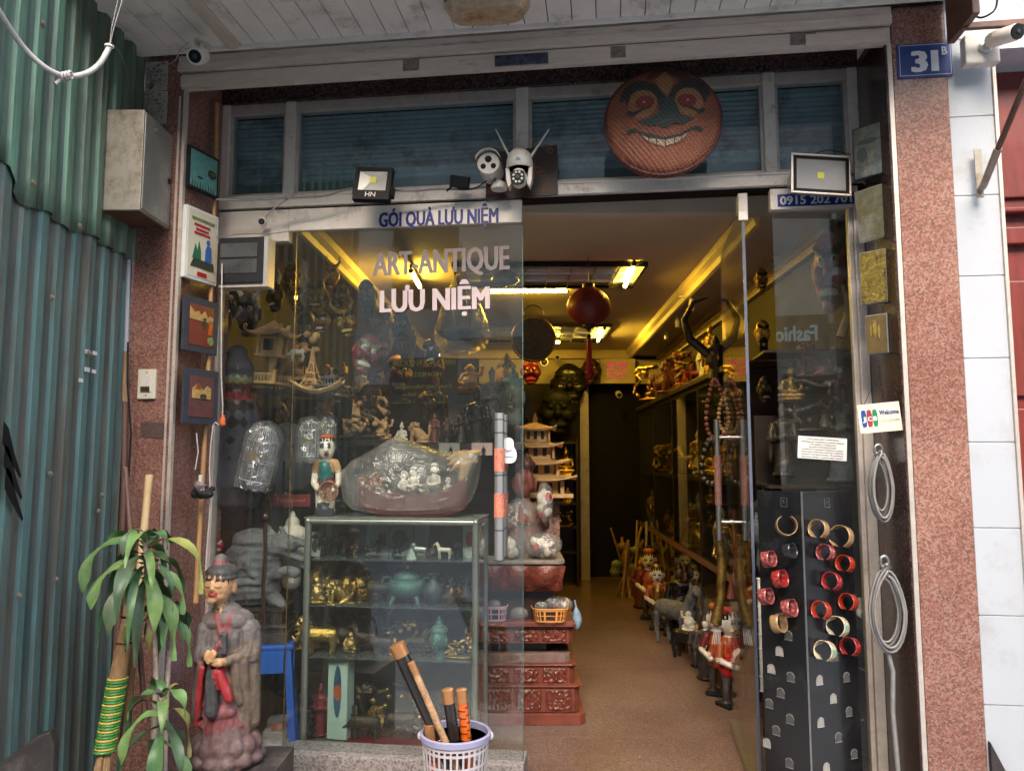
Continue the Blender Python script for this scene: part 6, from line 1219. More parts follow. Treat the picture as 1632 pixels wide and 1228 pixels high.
# ================================================================= pot plant and bits at the right pane, behind glass
def leaf(m, b, az, ln, wd, rise, droop, tw=0, n=9, wav=.1):
    d = Vector((math.cos(az), math.sin(az), 0)); sd_ = Vector((-math.sin(az), math.cos(az), 0)); p = Vector(b); el_ = rise; vs = []; fs = []
    for i in range(n+1):
        t = i/n; w_ = wd*(math.sin(math.pi*min(1, t*.93+.05))**.75)*(1-.25*t); e = max(-1.5, el_-droop*t*1.6)
        dr = d*math.cos(e)+Vector((0, 0, math.sin(e))); up = -d*math.sin(e)+Vector((0, 0, math.cos(e))); s2 = (sd_*math.cos(tw*t)+up*math.sin(tw*t))
        wv = up*wav*wd*math.sin(t*11+az*3); vs += [p-s2*w_+wv, p-s2*w_*.5-up*w_*.12+wv*.5, p-up*w_*.28, p+s2*w_*.5-up*w_*.12-wv*.5, p+s2*w_-wv]; p = p+dr*ln/n
    for i in range(n):
        for j in range(4): fs.append((i*5+j, i*5+j+1, (i+1)*5+j+1, (i+1)*5+j))
    m.add(vs, fs)
def leafmat(name, c, c2):
    m = mat(name, c, .48, 0, .35, 14, .1, dirt=c2, dsc=5, dth=.56); m.node_tree.nodes['Principled BSDF'].inputs['Subsurface Weight'].default_value = 0; m.node_tree.nodes['Principled BSDF'].inputs['Specular IOR Level'].default_value = .5; return m
leafmat('leaf_green', (.06, .14, .05), (.12, .19, .06)); leafmat('leaf_light', (.12, .22, .07), (.17, .24, .07)); leafmat('leaf_dark', (.045, .09, .045), (.09, .11, .05)); leafmat('leaf_yellow', (.22, .24, .06), (.3, .2, .07))
pt = T('young_plant', 'small green seedling in a white pot behind the right pane', 'plant', PZ(1385, 1225, .14)+Vector((0, .25, 0))); m = M(); 
for az, ln, z in ((.2, .2, .3), (1.2, .2, .34), (3.3, .2, .28), (2.4, .18, .4), (5.2, .2, .36)): leaf(m, (0, 0, z), az, ln, .014, .6, .9)
m.build('leaves', 'leaf_light', pt, smooth=60); M().tube([(0, 0, .1), (0, 0, .4)], .005, 6).build('stem', 'leaf_dark', pt); M().lathe([(.05, 0), (.08, .12), (.1, .15), (.09, .15), (.07, .12)], 20).build('pot', 'white_paint', pt, smooth=50)
# ================================================================= outside foreground: statue, plant, laundry basket
bs = T('stone_plinth_block', 'low dark stone block under the monk statue', 'plinth', P(362, 1215, 2.75)*1); bs.location = (P(362, 1215, 2.75).x, 2.75, -.004); zS = P(362, 1215, 2.75).z
M().box(-.15, .19, -.13, .16, 0, zS+.004).build('block', 'slab_dark', bs, bevel=.006)
u_ = .00229; MS = T('monk_statue', 'weathered painted wooden monk in grey and red robe on a lotus base, left foreground', 'statue', (P(358, 1215, 2.75).x, 2.75, zS), R(6))
def W_(x, y, d=0): return ((x-358), d, (1215-y))
pr = [('c', W_(358, 1160), W_(357, 1110), 40, 33, 2), ('e', W_(358, 1150), (46, 34, 14), 2), ('c', W_(358, 1120, 4), W_(356, 1010, 4), 38, 34, 0), ('e', W_(355, 985, 2), (44, 27, 22), 0), ('e', W_(352, 968), (26, 18, 14), 0), ('c', W_(345, 965, -4), W_(343, 952, -6), 12, 11, 3),
      # outer robe, both hanging sleeves
      ('c', W_(392, 1000), W_(398, 1040, -8), 19, 17, 0), ('c', W_(396, 1030, -4), W_(398, 1150, 4), 17, 15, 1), ('c', W_(386, 1045, -22), W_(392, 1160, -6), 11, 11, 1), ('c', W_(376, 1048, -28), W_(384, 1110, -22), 9, 8, 1), ('c', W_(319, 1000, -2), W_(318, 1040, -12), 17, 15, 0), ('c', W_(316, 1030, -6), W_(312, 1140, 4), 13, 12, 0), ('c', W_(320, 1050, -24), W_(315, 1135, -12), 7, 6, 2),
      # red hems and lapels
      ('c', W_(326, 1055, -30), W_(312, 1150, -10), 4, 4, 5), ('c', W_(352, 1058, -38), W_(372, 1100, -40), 9, 7, 5), ('c', W_(343, 1060, -36), W_(344, 1118, -38), 10, 13, 4), ('c', W_(340, 972, -18), W_(352, 1005, -28), 3, 3, 2), ('c', W_(366, 972, -14), W_(352, 1005, -28), 3, 3, 2), ('e', W_(356, 1125, -28), (26, 12, 12), 2),
      # forearms and hands holding a dark cup
      ('c', W_(398, 1035, -12), W_(364, 1042, -40), 12, 8, 1), ('c', W_(322, 1035, -16), W_(340, 1032, -38), 11, 8, 0), ('e', W_(354, 1042, -46), (12, 8, 7), 3), ('c', W_(362, 1040, -46), W_(344, 1036, -52), 5, 4, 3), ('e', W_(338, 1030, -46), (7, 6, 9), 3), ('c', W_(336, 1034, -50), W_(347, 1022, -54), 4, 3, 3), ('c', W_(340, 1040, -52), W_(352, 1026, -54), 3.4, 3, 3), ('c', W_(344, 1032, -50), W_(354, 1014, -50), 4, 5, 2), ('b', W_(361, 1012, -44), (6, 5, 17), 4),
      # head
      ('e', W_(341, 925, -10), (24, 25, 26), 3), ('e', W_(340, 938, -14), (20, 19, 16), 3), ('c', W_(336, 918, -33), W_(336, 928, -34.5), 2.2, 3.0, 3), ('e', W_(365, 928, -4), (5, 8, 13), 3), ('e', W_(320, 928, -2), (3, 7, 11), 3), ('e', W_(336, 938, -32.4), (5.5, 2.5, 1.8), 5), ('e', W_(334, 948, -29), (8, 6, 5), 3), ('e', W_(344, 905, -6), (27, 27, 16), 4), ('e', W_(344, 912, -6), (28, 28, 6), 4), ('c', W_(341, 893, -4), W_(341, 886, -4), 13, 12, 2), ('e', W_(341, 881, -4), (9, 9, 6), 0)]
pr = [tuple(list(q_)) for q_ in pr]
# hair sits lower in the photo: shift whole head block up slightly
mat('robe_grey', (.12, .095, .09), .7, 0, .3, .2, .1, dirt=(.06, .04, .038), dsc=.06, dth=.55)
def smat(name, c, d, r=.65): return mat(name, c, r, 0, .25, 40, .35, dirt=d, dsc=22, dth=.57)
smat('st_robe', (.10, .082, .078), (.17, .15, .145)); smat('st_brown', (.14, .10, .07), (.06, .045, .04)); smat('st_rose', (.17, .045, .045), (.15, .10, .10)); smat('st_face', (.48, .27, .13), (.27, .14, .08), .5); smat('st_black', (.035, .035, .037), (.10, .085, .08)); smat('st_red', (.33, .02, .025), (.2, .04, .04), .5)
def fold(c, n):
    if c.z < 215 and c.z > 55 and abs(n.z) < .6: c = c+n*(.75*math.sin(c.x*.5+math.sin(c.z*.05)*1.5)+.5*noise.noise(c*.08))
    return c+n*.35*noise.noise(c*.3)
me = sculpt(pr, ['st_robe', 'st_brown', 'st_rose', 'st_face', 'st_black', 'st_red'], 1.75, 1, fn=fold); me.transform(Matrix.Scale(u_, 4)); link('robed_body', me, MS); MS.scale = (.9, .95, .925)
def yf(x, y): return -10.9-25*math.sqrt(max(.05, 1-((x-341)/24)**2-((1215-y-290)/26)**2))
for x, y in ((327, 924), (346, 924)): M().tube([Vector(W_(x+d_, y+e_, yf(x+d_, y+e_)))*u_ for d_, e_ in ((-5, 0), (-2, 1.2), (2, 1.2), (5, 0))], .0012, 5).build('eyelid', 'black', MS)
for x, y in ((327, 915), (346, 915)): M().tube([Vector(W_(x+d_, y+e_, yf(x+d_, y+e_)))*u_ for d_, e_ in ((-6, 1.5), (-2, -.5), (2, -.5), (6, 1.5))], .0012, 5).build('eyebrow', 'black', MS)
pr = [('c', W_(360, 1214), W_(360, 1168), 50, 44, 0), ('e', W_(360, 1200), (57, 46, 16), 0)]
for j in range(12):
    a = 2*math.pi*j/12; pr.append(('e', (2+math.cos(a)*44, math.sin(a)*34, 32), (15, 14, 17), 0)); pr.append(('e', (2+math.cos(a+.26)*50, math.sin(a+.26)*40, 12), (15, 13, 12), 0))
me = sculpt(pr, [smat('st_lotus', (.11, .06, .055), (.17, .13, .12))], 2.4, 1, disp=.6, dsc=.1); me.transform(Matrix.Scale(u_, 4)); link('lotus_base', me, MS)
# dracaena
PL = T('dracaena_plant', 'dracaena plant with drooping glossy leaves on two thin canes before the left pillar', 'plant', (P(255, 1228, 2.6).x, 2.6, -.004))
def PP(px, py, Y=2.6): return P(px, py, Y)-PL.location
tops_ = [(PP(231, 868), 29, .30, 21, 1), (PP(262, 965, 2.66), 15, .19, 5, 2), (PP(258, 1112, 2.52), 15, .23, 9, 3)]
st = [([PP(247, 1290), PP(246, 1150), PP(250, 1060), PP(240, 960), PP(232, 880), PP(231, 845)], .0085), ([PP(262, 1290, 2.63), PP(264, 1150, 2.65), PP(268, 1060, 2.66), PP(274, 1010, 2.66), PP(262, 965, 2.66)], .0085), ([PP(256, 1290, 2.55), PP(257, 1180, 2.53), PP(258, 1112, 2.52)], .008)]
for pts, r_ in st:
    pts = [Vector(p_) for p_ in pts]
    for _ in range(2):
        q_ = [pts[0]]
        for a, b in zip(pts, pts[1:]): q_ += [a.lerp(b, .25), a.lerp(b, .75)]
        pts = q_+[pts[-1]]
    M().tube(pts, [r_*(1.08 if i % 2 else .96) for i in range(len(pts))], 8).build('cane', mat('cane_bark', (.36, .28, .23), .8, 0, .3, 60, .4), PL, smooth=50)
rn = random.Random(21)
for ci, (c_, n_, ln, nn, sd0) in enumerate(tops_):
    for i in range(n_):
        az = i*2.4+rn.uniform(-.25, .25); lvl = i/n_; L_ = ln*rn.uniform(.75, 1.15)*(1 if lvl < .8 else .65); rise = -.35+lvl*1.35+rn.uniform(-.2, .25); dr = rn.uniform(1.0, 1.9)*(1.25 if lvl > .5 else 1)*(1 if lvl > .4 else .9)
        if math.sin(az) > .5: L_ *= .75
        m = M(); leaf(m, c_+Vector((rn.uniform(-.006, .006), 0, (-.13+.17*lvl) if ci != 1 else (-.04+.05*lvl))), az, L_, .021*rn.uniform(.65, 1.3)*(1 if ci != 1 else .8), rise, dr, rn.uniform(-.9, .9), 12, .35)
        m.build('leaf', ('leaf_green', 'leaf_light', 'leaf_dark', 'leaf_green', 'leaf_light', 'leaf_dark', 'leaf_green', 'leaf_dark', 'leaf_light', 'leaf_yellow')[rn.randrange(10)], PL, smooth=80)
# laundry basket of bamboo tubes
Yb = 2.80; k = Yb/1200; c_ = P(726, 1180, Yb); LB = T('laundry_basket', 'round lilac-white plastic basket holding lacquered tubes in front of the show window', 'basket', (c_.x, Yb, P(726, 1165, Yb).z-.23)); R1 = 52*k; R0 = 44*k; HB = .23
m = M(); n = 34
def bp(a, t, e=0): r_ = R0+(R1-R0)*t+e; return (math.cos(a)*r_, math.sin(a)*r_, HB*t)
rows = [0, .02, .2, .22, .4, .42, .6, .62, .8, .82, .9]
for i in range(n):
    a0_, a1_ = 2*math.pi*i/n, 2*math.pi*(i+1)/n; am = a0_+(a1_-a0_)*.34
    seg = [(a0_, am, 0, .9)]+[(am, a1_, t-.018, t+.018) for t in (.0+.02, .2, .4, .6, .8)]+[(am, a1_, .86, .9)]
    for aa, ab, t0, t1 in seg: m.add([bp(aa, t0), bp(ab, t0), bp(ab, t1), bp(aa, t1), bp(aa, t0, -.0025), bp(ab, t0, -.0025), bp(ab, t1, -.0025), bp(aa, t1, -.0025)], [(0, 1, 2, 3), (7, 6, 5, 4), (0, 4, 5, 1), (3, 2, 6, 7), (1, 5, 6, 2), (0, 3, 7, 4)])
m.build('lattice', mat('bk_plastic', (.52, .47, .5), .35, 0, .06), LB)
m = M(); m.lathe([(R1-.003, HB*.9), (R1+.004, HB*.92), (R1+.006, HB), (R1-.001, HB+.004), (R1-.006, HB), (R1-.005, HB*.9)], 48); m.build('rim', mat('bk_rim', (.34, .33, .48), .35, 0, .06), LB, smooth=50)
for sg in (-1, 1): m = M(); m.ell((sg*(R1+.006), 0, HB*.94), (.009, .012, .014)); m.build('handle_lug', 'bk_plastic', LB, smooth=True)
mat('copper_cap', (.5, .24, .1), .35, .5, .12, 30, .1); mat('tube_black', (.022, .018, .018), .25, 0, .2, 20, .05, coat=.4); mat('tube_orange', (.65, .12, .01), .18, 0, .25, 20, .05, coat=.7); mat('tube_ring', (.08, .01, .005), .2, coat=.6)
def ltube(lbl, a, b, r_, mt, rings=0, Y0=2.78, Y1=2.80):
    A = P(a[0], a[1], Y0); B = P(b[0], b[1], Y1); o = T('lacquered_tube', lbl, 'tube', B); h = A-B; d_ = h.normalized(); ln_ = h.length; q_ = d_.to_track_quat('Z', 'Y').to_matrix().to_4x4()
    m = M(q_); m.lathe([(r_*.95, 0), (r_, .01), (r_, ln_-.045), (0, ln_-.044)], 22); m.build('tube', mt, o, smooth=40)
    m = M(q_); m.lathe([(r_*1.06, ln_-.046), (r_*1.08, ln_-.042), (r_*1.08, ln_), (r_*.9, ln_+.002), (0, ln_+.002)], 22); m.build('cap', 'copper_cap', o, smooth=40)
    if rings:
        m = M(q_)
        for i in range(int(rings)):
            z_ = ln_-.06-i*.026; pts = [(math.cos(t)*r_*1.005, math.sin(t)*r_*1.005, z_-.012*t/6.28) for t in [6.28*j/16 for j in range(17)]]; m.tube([p_ for p_ in pts if p_[2] > .01] if z_ > .03 else [(0, 0, .01), (0, 0, .02)], .0022, 5)
        m.build('dark_spiral', 'tube_ring', o)
    else:
        m = M(q_); m.torus((0, 0, ln_*.38), r_*1.0, .0015, 22, 5); m.build('copper_line', 'copper_cap', o)
    return o
ltube('longest black tube with copper cap leaning left in the lilac basket', (632, 1026), (742, 1268), .0265, 'tube_black')
ltube('short upright black tube with copper cap, right of centre in the lilac basket', (713, 1098), (736, 1265), .0205, 'tube_black')
ltube('orange lacquered tube with dark spirals standing at the right of the lilac basket', (735, 1098), (752, 1265), .0185, 'tube_orange', 7)
ltube('shortest orange tube with copper cap at the left of the lilac basket', (685, 1153), (700, 1265), .0215, 'tube_orange', 3)
ltube('slim pale patterned bamboo tube lying against the long black one', (655, 1055), (745, 1262), .0125, mat('tube_pale', (.48, .28, .15), .4, 0, .4, 70, .1, dirt=(.2, .12, .08), dsc=40, dth=.58), 0, 2.74, 2.77)
# ================================================================= glass showcase
VC = .13
def LC(px, py, v=VC): return L(px, py, -v)
ul, ur = LC(480, 1000)[0], LC(762, 1000)[0]; zt_, zb_ = LC(620, 826)[1], LC(620, 1196)[1]; DC = .30
CS = T('glass_showcase', 'aluminium framed glass display case full of small bronzes behind the lettered window', 'display case', FM @ Vector((ul, VC, FLZ)), RZ)
w_ = ur-ul; ht = zt_-FLZ; bz = zb_-FLZ; r_ = .016
mat('case_alu', (.33, .35, .31), .35, .7, .1, 14, .04); m = M()
for x in (r_, w_-r_):
    for y in (r_, DC-r_): m.tube([(x, y, bz), (x, y, ht-r_*1.6)], r_, 10)
m.tube([(r_*.7, r_, ht-r_), (w_-r_*.7, r_, ht-r_)], r_, 10); m.tube([(r_*.7, DC-r_, ht-r_), (w_-r_*.7, DC-r_, ht-r_)], r_, 10); m.tube([(r_, r_, ht-r_), (r_, DC-r_, ht-r_)], r_*.98, 10); m.tube([(w_-r_, r_, ht-r_), (w_-r_, DC-r_, ht-r_)], r_*.98, 10)
for x in (r_, w_-r_): m.ell((x, r_, ht-r_), (r_*1.15,)*3, 12, 8)
m.box(r_, w_-r_, .004, DC-.004, bz-.012, bz+.012); m.build('frame', 'case_alu', CS, smooth=50)
M().box(.0, w_, .0, DC, ht-.003, ht+.003).build('top_sheet', mat('dusty_glass_top', (.2, .21, .19), .25, 0, .2, 8, .02), CS)
sh = [LC(620, y)[1]-FLZ for y in (893, 968, 1052)]
for z in sh: M().box(r_*2, w_-r_*2, .02, DC-.02, z-.006, z).build('shelf', mat('shelf_glass', (.07, .085, .08), .1, 0, .1, 8, 0), CS)
M().box(r_*2, w_-r_*2, .006, .009, bz+.014, ht-r_*2).build('front_glass', 'case_glass', CS); M().box(w_-.012, w_-.009, r_*2, DC-r_*2, bz+.014, ht-r_*2).build('side_glass', 'case_glass', CS)
M().box(r_, w_-r_, DC-.012, DC-.008, bz+.014, ht-r_*2).build('back_panel', mat('case_back', (.045, .06, .055), .4, 0, .5, 9, .1, dirt=(.09, .09, .075), dsc=5, dth=.55), CS)
M().box(.2, w_-.2, .02, DC-.02, bz+.0125, bz+.0155).build('red_cloth', 'dark_red', CS)
for x in (.05, w_-.06): M().lathe([(.028, -.012), (.028, .012), (.01, .014), (.01, -.014)], 14, c=(x, .06, .032), axis='x').build('castor', 'black_plastic', CS, smooth=50)
for x in (r_, w_-r_): M().box(x-.012, x+.012, .05, .07, .02, bz-.012).build('castor_bracket', 'steel', CS)
lv = [sh[0]+FLZ, sh[1]+FLZ, sh[2]+FLZ, bz+.0165+FLZ]
def ci(nm, lbl, cat, me, px, lev, v, hpx, rz=0, part='figure', w=1, grp=None):
    u = L(px, 1000, -(VC+v))[0]; p_ = FM @ Vector((u, VC+v, lv[lev])); k = p_.y/1200; return solo(nm, lbl, cat, me, p_, (hpx*k*w, hpx*k, hpx*k), RZ+R(rz), grp, part)
def m_burner():
    m = M(); m.lathe([(0, .1), (.2, .12), (.42, .25), (.5, .42), (.46, .55), (.34, .6), (.36, .64), (.3, .74), (.12, .82), (.0, .84)], 24)
    for sg in (-1, 1): m.torus((sg*.52, 0, .52), .12, .035, 14, 7, axis='y'); m.tube([(sg*.28, -.2, .2), (sg*.36, -.26, .0)], [.07, .04], 8)
    m.tube([(0, .3, .2), (0, .36, 0)], [.07, .04], 8); m.c = 1; m.ell((0, 0, .9), (.1, .1, .1)); return m.mesh('burner', ['verdigris', 'gold'], smooth=60)
for i, (px, s_, lb) in enumerate(((512, 38, 'dark standing figure at the left of the top shelf, beside the tilted card'), (546, 42, 'taller dark standing figure on the top shelf, left of the white cards'), (529, 26, 'small dark figure between the two taller ones on the top shelf'))): ci('dark_figurine', lb, 'figurine', m_stand('black_lacquer', 'black'), px, 0, .12+.02*i, s_)
def card(lbl, px, w_px, hpx, tilt, mt='ivory', deco=None, v=.2, lean=8):
    u = L(px, 870, -(VC+v))[0]; p_ = FM @ Vector((u, VC+v, lv[0])); k = p_.y/1200; o = T('greeting_card', lbl, 'card', p_, rot=(R(-lean), 0, RZ+R(tilt))); M().box(-w_px*k/2, w_px*k/2, 0, .002, 0, hpx*k).build('card', mt, o)
    for dm, polys in (deco or []): 
        m = M(); [m.prism([(x*k, z*k) for x, z in pl], -.0012, -.0004) for pl in polys]; m.build('motif', dm, o)
mat('card_white', (.5, .53, .48), .6); mat('card_mint', (.38, .48, .42), .6)
sq = lambda a, b, c, d: [(a, c), (b, c), (b, d), (a, d)]
card('white folded card with a red square stamp on the top shelf', 601, 36, 47, 0, 'card_white', [('red', [sq(1, 14, 14, 33), sq(-3, 6, 4, 9)]), ('black', [blob(8, 24, 3, 5, 8), blob(-8, 18, 4, 3, 8)])])
card('pale green card with a dark tree, middle of the three white cards', 638, 37, 48, 0, 'card_mint', [('ink', [blob(-2, 26, 13, 13, 16), sq(-4, 0, 2, 16)])])
card('plain cream card, right one of the three on the top shelf', 669, 26, 46, -12, 'card_white')
card('red and white card standing at the right end of the top shelf', 747, 18, 52, 10, 'card_white', [('red', [blob(1, 28, 6, 12, 12)])], .16)
card('tilted card with red and black pattern at the left end of the top shelf', 499, 26, 38, 30, 'card_white', [('red', [sq(-8, -4, 3, 25)]), ('ink', [blob(3, 16, 5, 10, 10), blob(3, 30, 5, 4, 8)])], .1)
ci('wire_tree', 'small black tree figure before the pale green card', 'figurine', m_knot('black', 'black', 3), 632, 0, .08, 30, w=.6)
ci('silver_elephant', 'small silver elephant right of the white cards', 'figurine', m_beast('steel', 'steel', 'elephant'), 668, 0, .08, 26); ci('pale_deer', 'pale deer figure near the right of the top shelf', 'figurine', m_beast('ivory', 'tan_wood', 'horse'), 707, 0, .08, 26)
ci('dark_figurine', 'slim dark figure near the red and white card', 'figurine', m_stand('black_lacquer', 'black', 'black', 'black'), 729, 0, .1, 34); o = T('glass_pyramid', 'small pale green pyramid in front of the white cards', 'ornament', FM @ Vector((L(654, 1000, -(VC+.07))[0], VC+.07, lv[0])), RZ); M().lathe([(.024, 0), (.0, .065)], 4).build('pyramid', 'card_mint', o)
ci('laughing_figure', 'brass laughing seated figure with raised arm on the second shelf', 'figurine', m_laugh('brass'), 504, 1, .07, 44, 10); ci('halo_shell', 'dull brass rounded shell behind the laughing figure', 'ornament', m_vase('gold_dark', 0), 508, 1, .2, 60, w=1.2)
ci('brass_lion', 'brass guardian lion on the second shelf, in front of the gilt heads', 'figurine', m_lion('brass', 'brass'), 541, 1, .07, 40, 35, w=1.1); ci('gilt_bust', 'gilt curly head, left of the two on the second shelf', 'figurine', m_head('gold', 'gold'), 552, 1, .18, 46); ci('gilt_bust', 'brighter gilt curly head, right of the two on the second shelf', 'figurine', m_head('gold', 'gold_dark'), 574, 1, .18, 48)
ci('bronze_bull', 'dark bronze bull in the middle of the second shelf', 'figurine', m_beast('bronze', 'black_lacquer', 'ox'), 604, 1, .09, 44, 20); ci('incense_burner', 'big green-patina incense burner with gold knob on the second shelf', 'ornament', m_burner(), 648, 1, .12, 62, 0, w=1.0); ci('gilt_ornament', 'gold topped dark ornament behind the green incense burner', 'ornament', m_laugh('gold', 'bronze'), 640, 1, .24, 60)
ci('dark_vase', 'round dark engraved vase on the second shelf', 'vase', m_vase(mat('vase_dark', (.045, .055, .07), .35, .3, .4, 30, .4), 0), 690, 1, .09, 50, part='vase'); ci('copper_vase', 'small copper-bellied long-necked vase on the second shelf', 'vase', m_vase(mat('vase_copper', (.12, .07, .05), .3, .6, .5, 14, .2), 1), 719, 1, .08, 46, part='vase'); ci('dark_vase', 'slim dark long-necked vase at the right end of the second shelf', 'vase', m_vase('vase_dark', 1), 742, 1, .1, 46, part='vase')
ci('gilt_deer', 'gilt antlered deer behind the round dark vase', 'figurine', m_knot('gold', 'gold_dark', 8), 706, 1, .18, 46, w=.7); ci('gilt_deer', 'gilt antlered deer behind the slim dark vase', 'figurine', m_knot('gold', 'gold_dark', 13), 733, 1, .2, 48, w=.7)
ci('gilt_elephant', 'gilt elephant with raised trunk at the left of the third shelf', 'figurine', m_beast('gold', 'gold', 'elephant'), 512, 2, .07, 54, 10); ci('patina_elephant', 'dark bronze elephant beside the gilt one on the third shelf', 'figurine', m_beast('bronze', 'verdigris', 'elephant'), 540, 2, .15, 46, 0); ci('bronze_horse', 'dark bronze horse on the third shelf', 'figurine', m_beast('bronze', 'bronze', 'horse'), 584, 2, .1, 46, 0); ci('winged_beast', 'dark bronze winged beast behind the horse on the third shelf', 'figurine', m_knot('bronze', 'black_lacquer', 17), 575, 2, .22, 66)
ci('gilt_procession', 'gilt riders group in the middle of the third shelf', 'figurine', m_knot('gold', 'bronze', 19), 636, 2, .16, 56, w=1.1); ci('green_head', 'green serene head with spiral curls on the third shelf', 'figurine', m_head('verdigris', 'verdigris'), 699, 2, .07, 56, -12); ci('brass_dragon', 'brass coiled dragon at the right end of the third shelf', 'figurine', m_knot('brass', 'brass', 23), 730, 2, .08, 44, w=1.2); ci('bronze_goat', 'dark bronze goat left of the green head', 'figurine', m_beast('bronze', 'gold_dark', 'horse'), 662, 2, .08, 42, 180)
o = T('gift_box', 'tall mint coloured box with an oval window showing an orange flower, bottom of the case', 'box', FM @ Vector((L(540, 1000, -(VC+.06))[0], VC+.06, lv[3])), RZ+R(-8)); k = 3.45/1200
M().box(-17*k, 17*k, 0, .07, 0, 126*k).build('carton', mat('mint', (.42, .55, .5), .5, 0, .05, 10, .02), o, bevel=.001); W1 = M(); W1.prism([(7*k*math.cos(t*.314), (74+41*math.sin(t*.314))*k) for t in range(20)], -.0012, -.0004); W1.build('oval_window', mat('oval_blue', (.03, .09, .16), .3, 0, .5, 25, .05), o)
m = M(); m.prism([(x*k, z*k) for x, z in blob(0, 72, 7, 12, 14)], -.0022, -.0014); m.build('flower', 'orange', o)
ci('red_figurine', 'dark red lacquer figure beside the mint box at the bottom', 'figurine', m_stand('dark_red', 'dark_red', 'dark_red', 'dark_red'), 514, 3, .1, 78); pagoda('small black and gold pagoda in the bottom left corner of the case', FM @ Vector((L(498, 1000, -(VC+.09))[0], VC+.09, lv[3])), .24, .06, 5, 'black_lacquer', 'gold', RZ)
ci('bronze_boar', 'dark bronze boar, left one of the pair on red cloth', 'figurine', m_beast('bronze', 'bronze', 'boar'), 585, 3, .07, 50, 5); ci('bronze_boar', 'dark bronze boar, right one of the pair on red cloth', 'figurine', m_beast('bronze', 'bronze', 'boar'), 640, 3, .1, 54, 180); ci('bronze_group', 'dim brass figures behind the bronze boars', 'figurine', m_knot('bronze', 'brass', 29), 610, 3, .2, 78); ci('bronze_group', 'dim brass dragon behind the lacquered tubes', 'figurine', m_knot('bronze', 'brass', 31), 680, 3, .2, 70); ci('bronze_group', 'dark bronze carving in the bottom right corner of the case', 'figurine', m_lion('bronze', 'bronze'), 722, 3, .15, 60)
ci('puppet_face', 'white-faced puppet head peering from the back of the third shelf', 'figurine', m_puppet('dark_wood', 'black'), 621, 2, .25, 76)
for px, lev, v, h_, me, rz, lb in ((590, 0, .1, 30, m_knot('black', 'bronze', 3), 0, 'black twig ornament left of the stamped white card'), (690, 0, .1, 24, m_laugh('bronze', 'bronze'), 0, 'tiny bronze laughing figure beside the pale deer'), (563, 0, .1, 26, m_stand('bronze', 'gold_dark'), 0, 'small bronze figure left of the white cards'),
    (524, 1, .16, 50, m_buddha('brass', 'gold_dark'), 0, 'brass seated buddha between the laughing figure and the lion'), (590, 1, .17, 44, m_laugh('gold_dark', 'bronze'), 0, 'dull gilt figure behind the bronze bull'), (615, 1, .2, 56, m_stand('bronze', 'bronze'), 0, 'dark bronze sage behind the bronze bull'), (672, 1, .22, 52, m_lion('bronze', 'gold_dark'), 20, 'dark bronze lion behind the green incense burner'), (755, 1, .18, 44, m_buddha('gold_dark'), 0, 'gilt buddha at the far right end of the second shelf'),
    (498, 2, .2, 52, m_lion('brass', 'brass'), 30, 'brass lion behind the gilt elephant'), (560, 2, .12, 34, m_laugh('brass', 'bronze'), 0, 'small brass laughing figure left of the bronze horse'), (610, 2, .08, 38, m_beast('bronze', 'gold', 'ox'), 0, 'bronze ox with gilt horns on the third shelf'), (630, 2, .07, 30, m_buddha('gold'), 0, 'small bright gilt buddha on the third shelf'), (680, 2, .2, 50, m_buddha('bronze', 'gold_dark'), 0, 'bronze buddha behind the green serene head'), (750, 2, .2, 52, m_stand('brass', 'bronze'), 0, 'brass standing sage at the right end of the third shelf'),
    (562, 3, .12, 60, m_stand('bronze', 'black'), 0, 'dark bronze sage right of the mint box'), (612, 3, .16, 44, m_lion('gold_dark', 'bronze'), 0, 'dull gilt lion between the two boars'), (700, 3, .08, 44, m_beast('bronze', 'bronze', 'horse'), 180, 'bronze horse at the lower right of the case'), (740, 3, .08, 56, m_buddha('brass', 'bronze'), 0, 'brass buddha at the bottom right of the case')): ci('case_figurine', lb, 'figurine', me, px, lev, v, h_, rz, grp='small figures filling the case')
